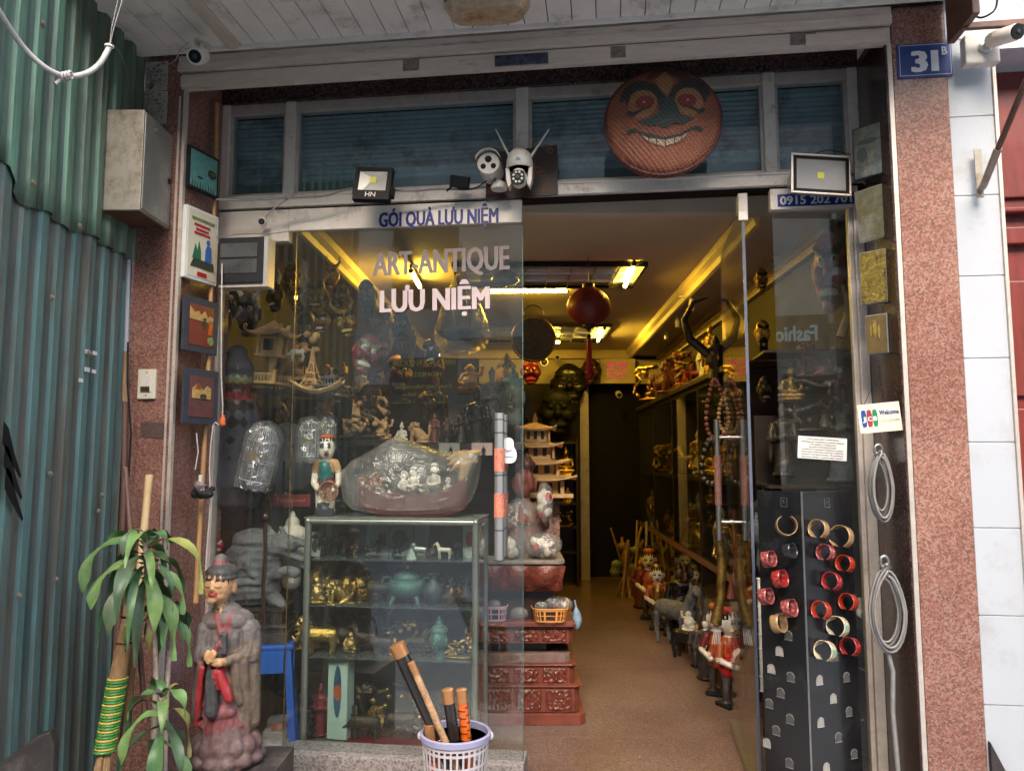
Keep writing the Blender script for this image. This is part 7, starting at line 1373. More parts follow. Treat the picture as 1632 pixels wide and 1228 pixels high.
# ---- on top of the case
def ct(nm, lbl, cat, me, px, v, hpx, rz=0, part='figure', w=1):
    u = L(px, 824, -(VC+v))[0]; p_ = FM @ Vector((u, VC+v, FLZ+ht+.004)); k = p_.y/1200; return solo(nm, lbl, cat, me, p_, (hpx*k*w, hpx*k, hpx*k), RZ+R(rz), None, part)
@me_cache
def m_basketgirl():
    q_ = lambda x, y, d=0: (x, d, y)
    p = [('c', q_(-9, 14), q_(-9, 42), 6.5, 8, 2), ('c', q_(9, 14), q_(9, 42), 6.5, 8, 2), ('e', q_(0, 50), (16, 12, 10), 6), ('c', q_(0, 54), q_(0, 76), 13, 12, 1), ('e', q_(0, 72, -7), (9, 7, 14), 1), ('c', q_(-14, 82), q_(-17, 72), 7, 7, 0), ('c', q_(14, 82), q_(18, 72), 7, 7, 0), ('e', q_(0, 82), (15, 9, 6), 0), ('c', q_(0, 84), q_(0, 92), 5, 5, 2), ('e', q_(1, 104, -2), (13, 13, 18), 2), ('c', q_(4, 106, -14), q_(5, 101, -17), 2, 3, 2), ('e', q_(-12, 104, 0), (3, 4, 9), 2), ('e', q_(-1, 118, 2), (13.5, 13, 8), 4), ('e', q_(0, 123, 0), (12, 11, 4.5), 3),
         ('c', q_(-18, 68), q_(-18, 50, -5), 5, 4.5, 2), ('c', q_(-18, 50, -5), q_(-8, 42, -15), 4.5, 4, 2), ('c', q_(20, 68), q_(22, 50, -5), 5, 4.5, 2), ('c', q_(22, 50, -5), q_(18, 40, -15), 4.5, 4, 2), ('c', q_(0, 1), q_(0, 10), 16, 16, 5),
         ('e', q_(-3, 107, -14.5), (3, 1, 1.2), 5), ('e', q_(9, 107, -13), (3, 1, 1.2), 5), ('e', q_(-4, 111, -14), (4, 1, .7), 5), ('e', q_(10, 111, -12.5), (4, 1, .7), 5), ('e', q_(5, 94, -13.5), (3, 1.4, 1.4), 6)]
    me = sculpt(p, ['tan_wood', 'teal', 'skin_white', 'orange', 'black', 'frame_slate', 'dark_red'], 1.45, 1); me.transform(Matrix.Scale(1/127, 4)); return me
GL = ct('basket_puppet', 'painted wooden puppet lady in teal bodice holding a round basket on top of the case', 'puppet', m_basketgirl(), 518, .08, 128)
m = M(); c_ = Vector((.1, -.17, .31)); 
m.torus(c_, .115, .012, 26, 8, axis='y')
for r1 in (.085, .05, .02): m.torus(c_+Vector((0, .03+(.115-r1)*.3, 0)), r1, .006, 20, 5, axis='y')
for i in range(16): a = i*math.pi/8; m.tube([c_+Vector((math.cos(a)*.115, 0, math.sin(a)*.115)), c_+Vector((math.cos(a)*.06, .05, math.sin(a)*.06)), c_+Vector((0, .065, 0))], .006, 4)
m.build('basket', mat('wicker', (.3, .13, .07), .6, 0, .3, 60, .4), GL, smooth=50)
# dragon boat in plastic
u = L(655, 824, -(VC+.12))[0]; BT = T('dragon_boat', 'red wooden dragon boat with white figures, wrapped in clear plastic on top of the case', 'boat model', FM @ Vector((u, VC+.12, FLZ+ht+.004)), RZ); k = 3.5/1200
def hull(a_, b_):
    x = -88+180*a_; keel = 0+14*max(0, (abs(x-5)-40)/50)**2*1.1; top = 36+(26*max(0, (x-35)/55)**1.6)+18*max(0, (-x-45)/45)**1.5; z = keel+(top-keel)*b_; wd = 22*(1-abs((x-2)/94)**3)**.6*(.45+.55*b_) if abs((x-2)/94) < 1 else 0
    return x, wd, z
m = M()
for sg in (-1, 1): m.grid(lambda a_, b_, sg=sg: (hull(a_, b_)[0]*k, sg*hull(a_, b_)[1]*k, hull(a_, b_)[2]*k), 26, 6)
m.grid(lambda a_, b_: (hull(a_, .8)[0]*k, (2*b_-1)*hull(a_, .8)[1]*k*.98, hull(a_, .8)[2]*k), 26, 4); m.build('hull', 'dark_red', BT, smooth=60)
pr = [('c', (84, 0, 60), (92, 0, 84), 7, 9, 0), ('e', (88, 0, 96), (13, 9, 11), 0), ('c', (92, 0, 100), (112, 0, 104), 6, 4, 0), ('c', (92, 0, 90), (108, 0, 88), 4, 3, 0), ('c', (80, 0, 100), (58, 0, 92), 6, 2, 0), ('c', (80, 0, 92), (60, 0, 82), 6, 2, 0), ('c', (80, 0, 84), (64, 0, 72), 6, 2, 0), ('e', (100, -6, 98), (3, 2, 3), 1), ('e', (102, 0, 95), (8, 4, 2), 1)]
me = sculpt(pr, ['tan_wood', 'ivory'], 2, 1); me.transform(Matrix.Scale(k, 4)); link('dragon_head', me, BT)
for i, x in enumerate((-12, 2, 38, 60)):
    h_ = (44, 50, 56, 34)[i]; me = m_puppet('ivory', 'ivory', 'stone_grey'); r = link('rower', me, BT, (x*k, (-.01, .01, 0, .01)[i], 26*k), (0, 0, R(-20))); r.scale = (h_*k*1.25, h_*k*1.2, h_*k*1.1)
link('stern_carving', m_knot('orange', 'ivory', 3), BT, (-70*k, 0, 34*k)).scale = (.12,)*3
def bag(a_, b_):
    t = 2*math.pi*a_; px_ = [(-112, 0), (112, 0)]; s_ = math.sin(math.pi*b_); 
    return (0, 0, 0)
outl = [(-105, 12), (-60, 1), (60, 1), (92, 14), (112, 60), (120, 104), (100, 108), (60, 96), (0, 122), (-8, 124), (-50, 104), (-112, 86), (-115, 50)]
outl = smoothpoly([(-108, 14), (-60, 1), (60, 1), (95, 14), (112, 60), (116, 100), (104, 106), (60, 102), (10, 116), (-22, 130), (-30, 130), (-62, 108), (-112, 84), (-118, 46)], 1); m = M(); n_ = len(outl); rings = []
for v_ in range(9):
    t = -1+v_/4; s_ = math.sqrt(max(0, 1-(t*.93)**2)); cx, cz = 0, 45
    rings.append([((cx+(x-cx)*(.7+.3*s_))*k, t*.115*(1+.15*math.sin(x*.1)), max(.001, (cz+(z-cz)*(.62+.38*s_))*k)) for x, z in outl])
m.add([p_ for r in rings for p_ in r], [(i*n_+j, i*n_+(j+1) % n_, (i+1)*n_+(j+1) % n_, (i+1)*n_+j) for i in range(8) for j in range(n_)]+[tuple(range(n_)), tuple(range(8*n_, 9*n_))])
me = m.mesh('wrapper', 'film', True)
for v in me.vertices: v.co += v.normal*(.012*(abs(noise.noise(v.co*11))-.3)+.004*noise.noise(v.co*30))
link('wrapper', me, BT)
# ================================================================= left window display (behind the fixed and lettered glass)
SF = T('display_shelf', 'black tilted plank shelf carrying the pale wood models behind the left glass', 'shelf', P(462, 622, 3.72), rot=(0, R(4), RZ+R(-8))); M().box(-.28, .27, -.06, .2, -.02, 0).build('plank', 'black_lacquer', SF, bevel=.003)
for x in (-.24, .24): M().box(x-.01, x+.01, .1, .19, -.12, -.0205).build('bracket', 'black_plastic', SF)
# pale wood pavilion on a post
k = 3.72/1200; o = T('wooden_pavilion', 'pale wood single-pillar pavilion model with curved roof on the black shelf', 'model', P(420, 612, 3.72), rot=(0, R(4), RZ-R(10)))
m = M(); m.box(-38*k, 34*k, -.07, .08, 0, 4*k); 
for y_ in (-.07, .075):
    m.box(-38*k, 34*k, y_, y_+.006, 14*k, 17*k)
    for i in range(13): m.box((-38+i*5.9)*k, (-36.6+i*5.9)*k, y_, y_+.006, 4*k, 14*k)
for x in (-38, 32): m.box(x*k, (x+4)*k, -.075, -.062, 0, 22*k)
m.build('railing', 'pale_wood', o); M().tube([(14*k, 0, 4*k), (12*k, 0, 26*k), (12*k, 0, 44*k)], [.018, .016, .03], 10).build('pillar', 'tan_wood', o, smooth=50)
m = M(); m.box(-12*k, 30*k, -.045, .045, 44*k, 48*k)
for x in (-10, 27):
    for y_ in (-.042, .036): m.box(x*k, (x+3)*k, y_, y_+.007, 48*k, 78*k)
m.box(-4*k, 22*k, -.03, .03, 48*k, 76*k); m.build('cabin', 'pale_wood', o); M().box(0, 18*k, -.032, -.0302, 54*k, 72*k).build('lattice', 'dark_wood', o)
m = M(); e_ = 34*k
m.grid(lambda a_, b_: (9*k+(2*a_-1)*e_, (2*b_-1)*e_*.85, (78+26*(1-max(abs(2*a_-1), abs(2*b_-1)))**1.3+9*abs((2*a_-1)*(2*b_-1))**3)*k), 12, 12); r = m.build('roof', 'tan_wood', o, smooth=60); md = r.modifiers.new('s', 'SOLIDIFY'); md.thickness = .008
for sx in (-1, 1): m = M(); m.torus((9*k+sx*e_*.96, -e_*.82, 90*k), .009, .004, 10, 5, axis='y'); m.build('roof_curl', 'tan_wood', o)
# tower model, white shrine
def lattice_tower(lbl, loc, h, w_, mt, rz=0):
    o = T('lattice_tower', lbl, 'model', loc, rz); m = M(); prof = [(0, 1), (.18, .66), (.35, .44), (.6, .22), (.85, .08), (1, .02)]
    for sx in (-1, 1):
        for sy in (-1, 1): m.tube([(sx*w_*b_/2, sy*w_*b_/2, h*a_) for a_, b_ in prof], w_*.035, 5)
    for a_, b_ in ((.18, .7), (.36, .48), (.62, .26)): m.box(-w_*b_/2, w_*b_/2, -w_*b_/2, w_*b_/2, h*a_-.004, h*a_+.004)
    for i in range(14):
        a_ = i/16; b_ = 1-.95*a_**.6 if a_ else 1
        for s_ in (-1, 1): m.tube([(-s_*w_*b_*.45, -w_*b_*.45, h*a_), (s_*w_*b_*.4, -w_*b_*.4, h*(a_+.06))], w_*.018, 4)
    m.box(-w_*.6, w_*.6, -w_*.6, w_*.6, -.006, .002); m.build('lattice', mt, o); return o
lattice_tower('pale wood lattice tower model in the middle of the black shelf', P(497, 618, 3.70), 66*k, 30*k, 'pale_wood', R(-10)); pagoda('silver-white shrine model at the right end of the black shelf', P(528, 632, 3.68), 52*k, 34*k, 2, 'steel', 'black', R(-10))
solo('phoenix_carving', 'pale wood curved prow carving behind the lattice tower', 'carving', m_knot('pale_wood', 'tan_wood', 12), P(470, 612, 3.85), .34, R(-30)); o = T('wooden_hull', 'pale wood boat hull model under the lattice tower', 'model', P(505, 632, 3.62), RZ); m = M(); m.grid(lambda a_, b_: ((a_-.5)*.26, -.03+.06*b_, .03+.05*abs(2*a_-1)**2-.02*math.sin(3.14*b_)), 12, 4); r = m.build('hull', 'pale_wood', o); md = r.modifiers.new('s', 'SOLIDIFY'); md.thickness = .006
solo('white_ornament', 'small white and black bird ornament on the lattice prow', 'ornament', m_beast('ivory', 'black', 'boar'), P(474, 575, 3.7), .08)
def hm(lbl, px, py, Y, hpx, me, w=1, rz=0, nm='hanging_mask', cat='mask', tilt=0):
    k_ = Y/1200; h_ = hpx*k_; return solo(nm, lbl, cat, me, P(px, py, Y)-Vector((0, 0, h_/2)), (h_*w, h_, h_), part='face', rot=(0, R(tilt), RZ+R(rz)))
hm('gilt horned mask hanging left of the red fish head', 503, 470, 3.95, 62, m_mask('gold_dark', 'bronze', 'gold', 1), .8, 10); hm('small dark bronze mask left of the gilt horned one', 474, 478, 3.95, 50, m_mask('bronze', 'dark_wood', 'gold_dark', 1), .8); hm('gilt snarling mask lower in the gilt cluster', 512, 512, 3.9, 44, m_mask('gold_dark', 'dark_wood', 'ivory', 0), .9, -15); hm('brown long mask with tusks behind the pale prow', 488, 530, 4.0, 80, m_mask('bronze', 'dark_wood', 'tan_wood', 0, 1, 1), .6)
hm('red and green demon head mask with big round eye', 573, 560, 3.85, 74, m_mask('dark_red', 'ink_green', 'ivory', 0, 1), .85, 35, tilt=18); hm('yellow and black snarling mask above the red demon head', 556, 512, 3.85, 58, m_mask('gold_dark', 'black', 'yellow_tape', 1, 1), .85, 20, tilt=-12); hm('dark wooden mask in the upper left corner of the window', 395, 500, 4.0, 80, m_mask('stone_grey', 'black', 'ivory', 1, 0), .7)
hm('rust-red long carved mask hanging right of the demon head', 613, 525, 4.1, 100, m_mask('carved_red', 'dark_wood', 'orange', 0, 1), .4); hm('dim wooden mask behind the shelf bracket', 590, 640, 4.2, 70, m_mask('bronze', 'dark_wood', 'tan_wood', 0, 0), .8); hm('dull gilt mask high between the glass edge and the lamp', 465, 440, 4.3, 50, m_mask('bronze', 'black', 'gold_dark', 0), .8)
rn = random.Random(31)
for i, (px, py, hp, me, w1, lb) in enumerate(((440, 470, 60, m_mask('bronze', 'black', 'ivory', 1, 1), .7, 'dark horned mask with pale teeth above the pavilion roof'), (365, 480, 64, m_mask('black_lacquer', 'black', 'ivory', 0, 1, 1), .6, 'black bearded mask at the upper left window corner'), (350, 560, 60, m_mask('bronze', 'dark_wood', 'tan_wood', 0, 0), .6, 'brown mask at the far left window edge'), (525, 440, 46, m_mask('gold', 'gold_dark', 'gold', 1, 0), .8, 'bright gilt horned mask highest in the gilt cluster'), (540, 475, 50, m_mask('gold_dark', 'carved_red', 'ivory', 0, 1), .8, 'gilt and red toothed mask beside the yellow snarling one'), (590, 470, 60, m_mask('bronze', 'black', 'gold_dark', 0, 0, 1), .7, 'dark long-bearded mask right of the yellow snarling mask'), (640, 520, 60, m_mask('carved_dark', 'black', 'tan_wood', 1, 0), .7, 'dusty brown horned mask beside the rust-red one'), (545, 620, 50, m_knot('bronze', 'dark_wood', 61), .9, 'dark carved root hanging right of the silver shrine'), (690, 560, 50, m_mask('bronze', 'black', 'ivory', 0, 1), .8, 'small toothed mask left of the wrapped ship'), (600, 600, 46, m_mask('dark_red', 'black', 'gold', 0, 0), .8, 'small dull red mask below the rust-red carving'), (448, 660, 44, m_mask('tan_wood', 'dark_wood', 'ivory', 0, 0), .8, 'tan wooden mask under the black tilted shelf'))): hm(lb, px, py, 4.0+.03*(i % 4), hp, me, w1, rn.uniform(-25, 25), tilt=rn.uniform(-12, 12))
# red general's head
GU = T('general_statue', 'red-faced bearded general statue with green cap at the far left of the window', 'statue', P(371, 770, 3.62), rot=(0, 0, RZ+R(20))); k = 3.62/1200
pr = [('e', (0, 0, 205), (17, 17, 16), 0), ('e', (0, 0, 182), (27, 25, 22), 0), ('c', (0, 0, 166), (0, 0, 160), 26, 25, 1), ('e', (0, -2, 140), (23, 23, 27), 2), ('c', (4, -23, 143), (5, -27, 134), 2.5, 4, 2), ('e', (-6, -23, 124), (8, 4, 3), 4), ('e', (13, -20, 124), (8, 4, 3), 4), ('c', (2, -14, 118), (2, -18, 40), 15, 8, 4), ('c', (2, 0, 110), (0, 5, 0), 36, 52, 3), ('e', (-6, -22, 150), (8, 2, 2), 4), ('e', (14, -20, 150), (8, 2, 2), 4)]
me = sculpt(pr, ['frame_slate', 'ink_green', 'dark_red', 'frame_slate', 'black'], 2.4, 1, disp=.6, dsc=.1); me.transform(Matrix.Scale(k, 4)); link('figure', me, GU)
hm('bright orange-red mask under the general at the window edge', 349, 868, 3.55, 24, m_mask('red', 'white_paint', 'ivory', 0), .7)
def wrapcage(lbl, px, py, Y, hpx, rx, tilt, gold=1):
    k = Y/1200; o = T('wrapped_birdcage', lbl, 'birdcage', P(px, py, Y), rot=(0, R(tilt), RZ)); h_ = hpx*k; r_ = rx*k; m = M()
    for i in range(18): a = i*math.pi/9; m.tube([(math.cos(a)*r_*.8, math.sin(a)*r_*.8, -h_*.36), (math.cos(a)*r_*.8, math.sin(a)*r_*.8, h_*.2), (math.cos(a)*r_*.5, math.sin(a)*r_*.5, h_*.36), (0, 0, h_*.42)], .0016, 4)
    for z in (-.36, -.1, .2): m.torus((0, 0, h_*z), r_*.8, .003, 20, 5)
    m.build('cage', 'cable_grey', o); M().lathe([(r_*.72, -h_*.36), (r_*.72, -h_*.33), (0, -h_*.33)], 18).build('tray', 'frame_slate', o)
    if gold: M().box(-r_*.3, r_*.4, -r_*.86, -r_*.82, -h_*.08, h_*.02).build('gold_label', 'gold', o)
    m = M(); m.lathe([(r_*.6, -h_*.5), (r_*1.0, -h_*.47), (r_*1.02, -h_*.1), (r_, h_*.25), (r_*.7, h_*.43), (r_*.15, h_*.5)], 26); me = m.mesh('wrapper', 'film_wrap', True)
    bm = bmesh.new(); bm.from_mesh(me); bmesh.ops.subdivide_edges(bm, edges=bm.edges, cuts=2, use_grid_fill=True); bm.to_mesh(me); bm.free()
    for v in me.vertices: v.co += v.co.normalized()*.01*noise.noise(v.co*26)
    me.polygons.foreach_set('use_smooth', [True]*len(me.polygons)); link('wrapper', me, o)
glassy('film_wrap', (.92, .94, .94), .10, .13, wav=1.0, hcol=(.6, .63, .65), rough=.12, noise_sc=16)
wrapcage('large wrapped birdcage hanging tilted behind the left fixed glass', 415, 725, 3.5, 112, 30, 12); wrapcage('wrapped birdcage with yellow band behind the basket puppet', 494, 700, 3.62, 74, 22, 0); wrapcage('smaller wrapped birdcage just right of the yellow-banded one', 522, 690, 3.75, 62, 16, 0, 0)
o = T('shoulder_bag', 'rust brown cloth bag hanging by a string under the black shelf', 'bag', P(390, 705, 3.72), RZ); link('bag', sculpt([('b', (0, 0, .05), (.05, .02, .09), 0), ('e', (0, -.01, -.05), (.05, .03, .05), 0), ('e', (.03, -.01, .09), (.035, .02, .03), 1)], [mat('bag_brown', (.16, .045, .03), .7, 0, .2, 20, .1), 'black'], .01, 3), o); M().tube([(-.04, 0, .14), (.0, 0, .24), (.04, 0, .14)], .003, 5).build('string', 'cable_white', o)
o = T('cloth_hat', 'limp grey-green cloth hat beside the large wrapped cage', 'hat', P(368, 728, 3.6), RZ); link('cloth', sculpt([('e', (0, 0, .05), (.035, .035, .05), 0), ('e', (0, 0, -.02), (.07, .05, .04), 0), ('e', (.02, 0, -.05), (.07, .05, .03), 0)], [mat('olive', (.11, .11, .09), .8, 0, .3, 20, .3)], .008, 1, disp=.012, dsc=14), o)
o = T('bead_heap', 'heap of black beads and cords under the large wrapped cage', 'beads', P(395, 780, 3.72)); m = M()
for i in range(130): m.ell((rn.uniform(-.14, .13), rn.uniform(-.05, .05), rn.uniform(-.09, .11)), (.013,)*3, 7, 5)
m.build('beads', 'black_plastic', o, smooth=True, kind='stuff'); M().box(-.16, .15, .06, .09, -.2, .14).build('backing', 'frame_slate', o)
o = T('red_banner', 'red label strip with pale script under the dark jacket', 'banner', P(463, 797, 3.72), RZ); M().box(-.10, .10, 0, .03, -.028, .028).build('strip', 'dark_red', o, bevel=.002); textm('Traditional', .15, .018, .001, .0).build('lettering', mat('faded_pink', (.36, .16, .14), .6), o, loc=(0, -.001, -.006))
o = T('dark_jacket', 'dark cloth jacket hanging between the wrapped cages', 'jacket', P(460, 735, 3.85), RZ); link('cloth', sculpt([('b', (0, 0, 0), (.11, .03, .15), 0), ('e', (0, 0, .15), (.09, .04, .05), 0), ('c', (-.12, 0, .1), (-.14, 0, -.1), .035, .03, 0), ('c', (.12, 0, .1), (.14, 0, -.1), .035, .03, 0)], [mat('jacket', (.03, .033, .038), .8, 0, .3, 9, .2)], .014, 2, disp=.012, dsc=10), o)
# grey dragon carving on stool
o = T('plastic_stool', 'blue plastic stool carrying the grey dragon carving', 'stool', PZ(425, 1140, FLZ)+Vector((-.02, .1, 0)), RZ+R(20)); zs = P(410, 1018, 3.62).z-FLZ; o.location = (P(418, 1100, 3.62).x, 3.62, FLZ); mat('stool_blue', (.02, .10, .42), .4, 0, .12, 8, .03)
M().box(-.14, .14, -.14, .14, zs-.02, zs).build('seat', 'stool_blue', o, bevel=.006)
for sx in (-1, 1):
    for sy in (-1, 1):
        m = M(); m.add([(sx*.13+dx*.03*-sx, sy*.13+dy*.03*-sy, zs-.02) for dx, dy in ((0, 0), (1, 0), (1, 1), (0, 1))]+[(sx*.17+dx*.03*-sx, sy*.17+dy*.03*-sy, 0) for dx, dy in ((0, 0), (1, 0), (1, 1), (0, 1))], [(0, 1, 2, 3), (7, 6, 5, 4), (0, 4, 5, 1), (1, 5, 6, 2), (2, 6, 7, 3), (3, 7, 4, 0)]); m.build('leg', 'stool_blue', o)
m = M()
for sx, sy, a in ((0, -1, 0), (0, 1, 0), (-1, 0, 1), (1, 0, 1)): m.box(-.1 if a == 0 else sx*.142-.003, .1 if a == 0 else sx*.142+.003, -.1 if a else sy*.142-.003, .1 if a else sy*.142+.003, zs-.12, zs-.021)
m.build('skirt', 'stool_blue', o)
k = 3.62/1200; DRG = T('dragon_turtle_carving', 'grey carved dragon-turtle on a dark ribbed base, standing on the blue stool', 'carving', (P(404, 1018, 3.62).x, 3.62, FLZ+zs+.001), RZ+R(12))
m = M()
for i, (w_, z0, z1) in enumerate(((58, 0, 16), (52, 16.2, 22), (56, 22.2, 28), (50, 28.2, 46), (54, 46.2, 52))): m.box(-w_*k, w_*k, -w_*k*.6, w_*k*.6, z0*k, z1*k)
for i in range(20): m.box((-48+i*5)*k, (-45.5+i*5)*k, -.1, -.0895, 30*k, 44*k)
m.build('ribbed_base', 'carved_dark', DRG, bevel=.002)
pr = [('e', (-4, 0, 78), (44, 30, 30), 0), ('e', (-6, 0, 112), (46, 30, 44), 0), ('e', (-2, 0, 150), (36, 24, 20), 0), ('c', (22, -6, 138), (52, -8, 146), 17, 14, 0), ('c', (50, -8, 150), (76, -8, 146), 10, 6, 0), ('c', (48, -8, 130), (72, -8, 122), 7, 5, 0), ('c', (30, -8, 156), (16, -8, 176), 6, 2, 0), ('c', (44, -8, 158), (38, -8, 172), 6, 2, 0), ('e', (52, -20, 150), (4, 3, 4), 0), ('c', (20, -16, 96), (52, -18, 106), 9, 8, 0), ('c', (52, -18, 106), (66, -18, 102), 8, 7, 0), ('c', (34, -12, 60), (44, -14, 54), 12, 9, 0), ('c', (-34, -14, 64), (-40, -16, 54), 13, 10, 0),
      ('c', (-34, -28, 92), (-18, -30, 112), 4, 4, 0), ('c', (-18, -30, 112), (-16, -28, 136), 4, 5, 0), ('c', (-16, -28, 136), (-6, -30, 112), 4, 4, 0), ('c', (-6, -30, 112), (12, -28, 92), 4, 4, 0), ('c', (-34, -28, 90), (12, -28, 90), 4, 4, 0)]
me = sculpt(pr, ['stone_grey'], 2.3, 1, fn=lambda c, n: c+n*(1.4*max(0, math.sin(c.length*.55)) if n.y < .5 else 0)+n*.8*noise.noise(c*.25)); me.transform(Matrix.Scale(k, 4)); link('dragon', me, DRG)
o = T('walking_stick', 'dark brown knobbed stick leaning in front of the dragon carving', 'stick', P(422, 990, 3.45)); m = M(); m.tube([(0, 0, -.02), (-.012, 0, .15), (-.006, 0, .3), (-.012, 0, .43)], .009, 9); m.ell((-.012, 0, .46), (.014, .014, .02)); m.build('stick', 'dark_wood', o, smooth=60)
solo('white_bust', 'plain white carved head in profile behind the glass edge', 'bust', m_head('ivory', 'ivory'), P(468, 925, 3.75), .3, R(70)); solo('wooden_figure', 'dim brown standing figure between the glass edge and the case', 'statue', m_stand('carved_dark', 'dark_wood', 'carved_flat'), P(460, 1100, 3.9), .62, R(10))
o = T('plastic_sack', 'crumpled clear plastic sack at the foot of the blue stool', 'sack', P(440, 1180, 3.5)); me = sculpt([('e', (0, 0, 0), (.07, .06, .08), 0), ('e', (.02, -.02, .08), (.05, .04, .04), 0)], ['film'], .012, 1, disp=.03, dsc=12); link('sack', me, o); link('contents', sculpt([('b', (0, 0, -.01), (.05, .04, .06), 0), ('e', (.01, 0, .06), (.03, .02, .02), 1)], ['grey_paper', 'orange'], .01, 1), o)
M().lathe([(.034, 0), (.036, .006), (.03, .012), (.02, .013), (.02, .03), (.0, .03)], 20); o = T('plastic_cup', 'small upturned blue plastic cup on the ground beside the statue plinth', 'cap', P(428, 1208, 3.05)); M().lathe([(.034, 0), (.036, .006), (.03, .012), (.02, .013), (.02, .03), (.0, .03)], 20).build('cap', mat('cap_blue', (.02, .13, .3), .4), o, smooth=40); M().box(-.06, .06, -.04, .05, -.08, -.001).build('ledge', 'curb_stone', o)
# middle/back clutter of the left side: tall shelf wall
LS = T('wall_shelf', 'tall dark shelf unit of carvings along the left wall behind the window', 'shelf', (-1.0, 4.75, FLZ), 0); m = M()
for x in (-.55, .0, .55, 1.1): m.box(x-.015, x+.015, 0, .3, 0, 1.78)
zsl = [.35, .72, 1.05, 1.32, 1.62]
for z in zsl: m.box(-.56, 1.1, .0, .3, z-.012, z+.012)
m.box(-.56, 1.11, .301, .31, 0, 1.78); m.build('frame', 'dark_wood', LS)
lib = [('ivory head', m_head('tan_wood', 'bronze'), .2), ('bronze sage', m_stand('bronze'), .26), ('ivory seated buddha', m_buddha('ivory', 'tan_wood'), .17), ('tan laughing figure', m_laugh('tan_wood', 'carved_flat'), .17), ('gilt lion', m_lion('gold_dark', 'bronze'), .2), ('wooden knot carving', m_knot('tan_wood', 'dark_wood', 41), .22), ('brown standing lady', m_stand('carved_flat', 'dark_wood', 'tan_wood'), .27), ('black buffalo', m_beast('black_lacquer', 'black', 'ox'), .2), ('brass horse', m_beast('brass', 'gold_dark'), .22), ('red demon mask', m_mask('dark_red', 'black', 'ivory', 0), .22)]
adj = ['dusty', 'small', 'plain', 'dim', 'worn', 'squat', 'slim', 'old', 'polished', 'rough', 'tiny', 'broad']; cols = ['left', 'left-centre', 'centre', 'centre-right', 'right', 'far right']; rws = ['second', 'third', 'fourth', 'top', 'highest']
n_ = 0
for ri, z in enumerate(zsl[1:]+[1.79]):
    for cidx in range(7):
        nm_, me, s_ = lib[(n_*7+ri*3) % 10]; x = -.45+cidx*.235
        solo('shelf_carving', f"{adj[(n_*5) % 12]} {nm_} on the {rws[ri]} shelf of left wall, {['left end', 'second left', 'third left', 'middle', 'third right', 'second right', 'right end'][cidx]}", 'carving', me, Vector((-1.0+x, 4.87, FLZ+z+(.013 if ri < 4 else .0))), s_*(1.25 if ri == 4 else .95), R(rn.uniform(-25, 25)), 'carvings on the left wall shelves'); n_ += 1
o = T('reed_bundle', 'bundle of dull green reeds standing high on the left wall unit', 'reeds', P(648, 580, 4.5)); m = M()
for i in range(14): m.tube([(rn.uniform(-.04, .04), rn.uniform(-.04, .04), -.02), (rn.uniform(-.06, .06), rn.uniform(-.05, .05), rn.uniform(.16, .24))], .008, 5)
m.build('reeds', mat('reed', (.12, .11, .06), .7), o, kind='stuff')
o = T('wrapped_ship', 'big sailing ship model in yellowed plastic hanging from the ceiling', 'ship model', P(735, 520, 4.3), RZ); k = 4.3/1200; m = M()
for x, h_ in ((-22, 60), (0, 74), (24, 56)): m.prism([((x-11)*k, -6*k), ((x+12)*k, -4*k), ((x+7)*k, h_*k*.8), ((x-5)*k, h_*k*.85)], -.01, .0)
m.build('sails', mat('sail', (.34, .28, .17), .8, 0, .15, 12, .05), o); m = M(); m.grid(lambda a_, b_: ((a_-.5)*84*k, (b_-.5)*.08*(1-abs(2*a_-1)**3), (-10-14*math.sin(3.14*b_)*(1-abs(2*a_-1)**4)+6*abs(2*a_-1)**3)*k), 14, 8); r = m.build('hull', 'frame_slate', o); md = r.modifiers.new('s', 'SOLIDIFY'); md.thickness = .01
m = M(); pl_ = [(-5, 92), (6, 92), (40, 20), (48, -30), (20, -46), (-30, -48), (-46, -24), (-34, 26)]; rings = []
for t, s_ in ((-1, .5), (-.6, .9), (0, 1), (.6, .9), (1, .5)): rings.append([(x*k*s_, t*.12, z*k*(s_*.5+.5)) for x, z in smoothpoly(pl_, 1)])
nn = len(rings[0]); m.add([p_ for r in rings for p_ in r], [(i*nn+j, i*nn+(j+1) % nn, (i+1)*nn+(j+1) % nn, (i+1)*nn+j) for i in range(4) for j in range(nn)]); glassy('film_old', (.85, .78, .55), .22, .10, wav=1, hcol=(.5, .42, .25), rough=.2, noise_sc=8); me = m.mesh('wrapper', 'film_old', True)
for v in me.vertices: v.co += v.normal*.012*noise.noise(v.co*14)
link('wrapper', me, o); M().tube([(0, 0, 90*k), (0, 0, 2.755-o.location.z)], .002, 4).build('cord', 'black', o)
o = T('reflector_lamp', 'grey dish lamp hanging by the lettered glass edge', 'lamp', P(805, 446, 4.4)); M().lathe([(.01, .06), (.03, .055), (.075, .03), (.085, .0), (.07, -.025), (.0, -.04)], 26).build('dish', mat('dish', (.13, .17, .16), .25, .5), o, smooth=50); M().tube([(0, 0, .06), (0, 0, 2.755-o.location.z)], .003, 4).build('cord', 'black', o)
solo('patina_bust', 'greenish serene crowned head beside the pull handle', 'bust', m_head(mat('patina_soft', (.13, .15, .10), .5, .2, .3, 20, .2), 'verdigris', 'crown'), P(817, 668, 4.25), .27, R(-10)); solo('grey_sage', 'tall grey stone sage left of the crowned head', 'statue', m_stand('stone_grey', 'stone_grey'), P(784, 690, 4.3), .38); solo('black_pagoda_statue', 'black tiered silhouette statue before the bright wall poster', 'statue', m_stand('black_lacquer', 'black', 'black', 'black'), P(760, 730, 4.2), .4); 
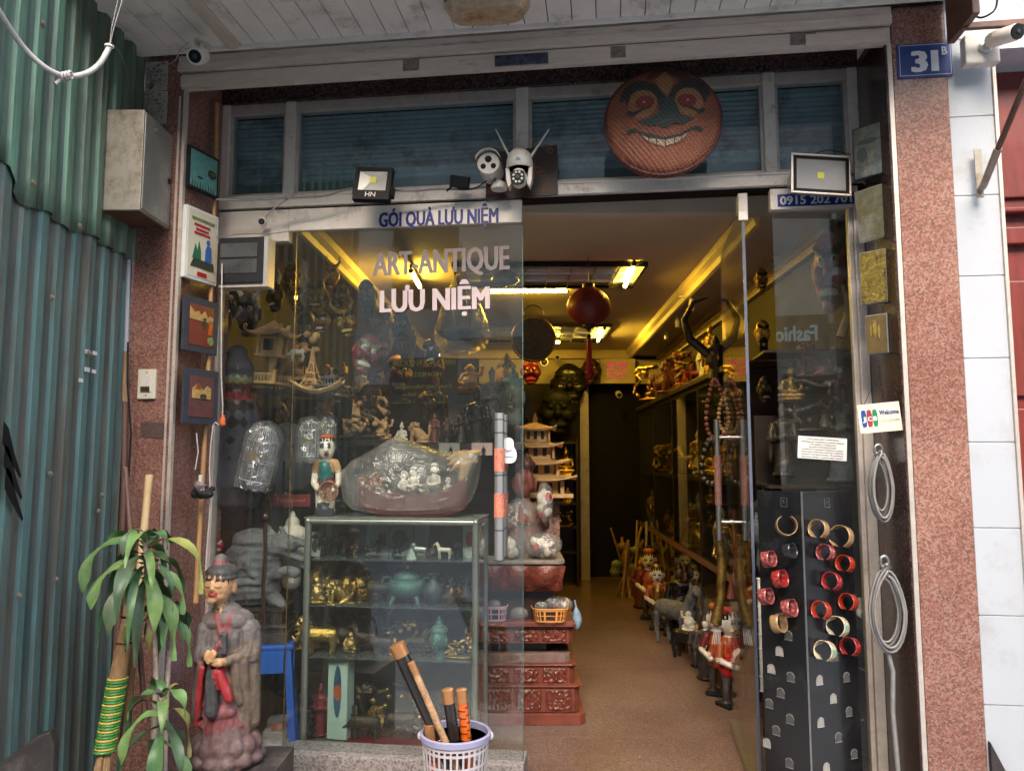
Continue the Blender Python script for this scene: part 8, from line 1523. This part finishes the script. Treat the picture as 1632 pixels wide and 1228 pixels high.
o = T('wall_poster', 'pale blue-white poster high behind the black statue', 'poster', P(742, 655, 4.7), RZ); M().box(-.11, .11, 0, .01, -.12, .1).build('sheet', mat('poster_pale', (.42, .48, .5), .6, 0, .1, 5), o); M().box(-.11, .11, -.002, -.0004, .05, .1).build('print_band', 'blue_cloth', o)
for i, (px, lb, mt) in enumerate(((716, 'small grey photo card above the wrapped boat, left of the pair', 'galv_worn'), (768, 'pinkish photo card above the wrapped boat, right of the pair', mat('card_pink', (.42, .3, .28), .6)))):
    o = T('photo_card', lb, 'card', P(px, 716, 3.95), RZ); M().box(-.055, .055, 0, .003, -.03, .035).build('card', mt, o); link('motif', m_stand('black', 'black', 'black', 'black'), o, (.01, -.01, -.03)).scale = (.05,)*3
for i, (px, py, me, s_, lb) in enumerate(((640, 705, m_buddha('ivory', 'tan_wood'), .12, 'ivory seated figure on the ledge above the wrapped boat, leftmost'), (668, 705, m_lion('tan_wood', 'tan_wood'), .12, 'tan lion on the ledge above the wrapped boat'), (692, 706, m_stand('carved_flat', 'carved_red', 'gold_dark'), .17, 'red-robed figure on the ledge above the wrapped boat'), (713, 706, m_head('bronze', 'bronze'), .13, 'dark head on the ledge above the wrapped boat'), (735, 706, m_stand('bronze', 'bronze'), .2, 'dark bronze sage on the ledge above the wrapped boat'))): solo('ledge_figure', lb, 'figurine', me, P(px, py, 4.15), s_, R(rn.uniform(-20, 20)), 'figures on the ledge above the boat')
o = T('dark_ledge', 'dark ledge carrying small figures above the wrapped boat', 'ledge', P(690, 707, 4.2), RZ); M().box(-.3, .5, -.1, .15, -.03, -.0).build('board', 'dark_wood', o); M().box(-.3, .5, .15, .16, -.9, -.031).build('back_panel', 'black_lacquer', o)
for i, (px, py, me, s_, lb) in enumerate(((560, 668, m_stand('tan_wood', 'dark_wood', 'tan_wood'), .25, 'tan carved sage on the low ledge behind the puppet'), (585, 668, m_knot('tan_wood', 'bronze', 44), .26, 'tan root carving behind the basket puppet'), (612, 668, m_laugh('pale_wood', 'tan_wood'), .12, 'pale laughing figure right of the root carving'))): solo('ledge_figure', lb, 'figurine', me, P(px, py+32, 4.1), s_, 0, 'figures on the ledge above the boat')
o = T('dark_ledge', 'second dark ledge behind the basket puppet', 'ledge', P(585, 701, 4.15), RZ); M().box(-.16, .17, -.1, .12, -.03, 0).build('board', 'dark_wood', o); M().box(-.16, .17, .13, .14, -.9, 0).build('back_panel', 'black_lacquer', o)
# behind the right pane
hm('purple-brown demon mask with long red tongue behind the right pane', 1322, 430, 3.66, 150, m_mask(mat('mask_purple', (.32, .05, .06), .45, 0, .4, 14, .2), 'black', 'ivory', 0, 1), .52, -25); o = T('red_tongue', 'red flap hanging from the mask behind the right pane', 'ornament', P(1334, 408, 3.62)); link('flap', sculpt([('e', (0, 0, 0), (.03, .015, .07), 0, (0, .3, 0)), ('e', (.015, 0, -.05), (.028, .015, .03), 0)], [mat('tongue', (.45, .03, .06), .35)], .008, 2), o)
o = T('curved_horn', 'long curved brown horn hanging beside the purple mask', 'horn', P(1345, 505, 3.6)); M().tube([(0, 0, .16), (.02, 0, .08), (.015, 0, 0), (-.02, 0, -.1)], [.008, .014, .018, .022], 10).build('horn', 'tan_wood', o, smooth=60)
o = T('woven_mat', 'tan woven cane mat hanging behind the right pane', 'mat', P(1325, 610, 3.8), RZ+R(-20)); woven('weave_mat', (.2, .13, .07), (.14, .09, .05), 45); M().box(-.11, .12, 0, .01, -.06, .06).build('mat', 'weave_mat', o)
for i, (px, py, h_, me, lb) in enumerate(((1262, 640, .2, m_buddha('gold_dark'), 'dull gilt buddha high behind the right pane'), (1300, 600, .18, m_lion('carved_flat', 'dark_wood'), 'red-brown lion behind the right pane under the mask'), (1340, 650, .22, m_stand('carved_flat', 'carved_red', 'tan_wood'), 'small red-brown lady behind the right pane'), (1250, 760, .36, m_stand('bronze', 'black'), 'dark tall figure behind the right pane above the rack'), (1290, 690, .3, m_knot('bronze', 'dark_wood', 50), 'dark root carving behind the right pane'), (1345, 770, .5, m_stand('stone_grey', 'stone_grey'), 'grey stone figure behind the right pane'), (1225, 900, .35, m_head('stone_grey', 'black'), 'grey stone head behind the rack edge'))): solo('window_figure', lb, 'statue', me, P(px, py, 3.70), h_, R(-20), 'figures behind the right pane')
SR = T('window_shelf', 'dark shelf cabinet behind the right pane', 'shelf', FM @ Vector((1.12, .45, FLZ)), RZ); m = M(); 
for z in (.6, 1.25, 1.9): m.box(.05, .44, 0, .3, z-.012, z)
m.box(.05, .44, .301, .31, 0, 1.6); m.build('frame', 'dark_wood', SR)
for i, (px, py, me, s_, lb) in enumerate(((1214, 445, m_mask('gold_dark', 'black', 'gold', 0), .14, 'gilt mask seen between the open door and right pane, upper'), (1216, 530, m_mask('gold', 'black', 'gold', 0, 0, 1), .16, 'gilt slender mask between the open door and right pane, lower'), (1220, 620, m_mask('bronze', 'dark_wood', 'tan_wood', 0), .16, 'bronze mask between the open door and right pane, lowest'))): solo('hanging_mask', lb, 'mask', me, P(px, py, 4.0)-Vector((0, 0, s_/2)), (s_*.7, s_, s_), part='face')
for i, (px, mt, s_) in enumerate(((1216, 'ivory', .5), (1225, 'tan_wood', .45))):
    o = T('carved_staff', ['cream carved bone staff behind the left edge of the rack', 'tan carved staff behind the left edge of the rack'][i], 'staff', P(px, 1100, 3.55)); m = M(); m.tube([(0, 0, 0), (0, 0, s_)], .012, 8); [m.torus((0, 0, s_*j/8), .013, .003, 10, 5) for j in range(9)]; m.build('staff', mt, o, smooth=50)
# ================================================================= signs across the street that the glass mirrors
def RF(px, py, Yb, off=0):
    u_, z_ = L(px, py, off); p0 = FM @ Vector((u_, -off, z_)); d = (p0-CAM).normalized(); n_ = Vector((math.sin(-RZ), math.cos(RZ), 0)); n_ = (FM.to_3x3() @ Vector((0, -1, 0))).normalized(); d = d-2*d.dot(n_)*n_; t = (Yb-p0.y)/d.y; return p0+d*t
mat('sign_yellow', (.9, .65, .1), .5); mat('sign_dark', (.02, .025, .03), .5); mat('sign_blue', (.65, .85, .92), .5)
a, b = RF(622, 572, -4.6), RF(728, 645, -4.6); c_ = (a+b)/2; w_, h_ = abs(a.x-b.x), abs(a.z-b.z)
o = T('street_sign', 'black homestay sign with yellow writing across the street, mirrored in the left glass', 'sign', c_, math.pi); M().box(-w_/2, w_/2, 0, .05, -h_/2, h_/2).build('board', 'sign_dark', o)
for s_, z, ww, hh in (('HANOI MOON COCTAIL', .33, .95, .2), ('HOMESTAY', .1, .55, .14), ('Free Tour Information', -.14, .85, .12), ('& Booking Office', -.3, .6, .1), ('Ph. Ngoc Quyen  Hoan Kiem', -.45, .9, .05)): textm(s_, w_*ww, h_*hh*.7, .004, .01).build('lettering', 'sign_yellow', o, loc=(0, -.005, h_*z))
a, b = RF(1232, 512, -4.6), RF(1304, 550, -4.6); c_ = (a+b)/2; w_, h_ = abs(a.x-b.x), abs(a.z-b.z)
o = T('fashion_sign', 'dark shop sign reading Fashion across the street, mirrored in the right pane', 'sign', c_, math.pi); M().box(-w_*.75, w_*.75, 0, .05, -h_*.7, h_*.7).build('board', 'sign_dark', o); textm('Fashion', w_*1.15, h_*.62, .006, .012, fat=.02).build('lettering', 'sign_blue', o, loc=(w_*.08, -.007, -h_*.3))
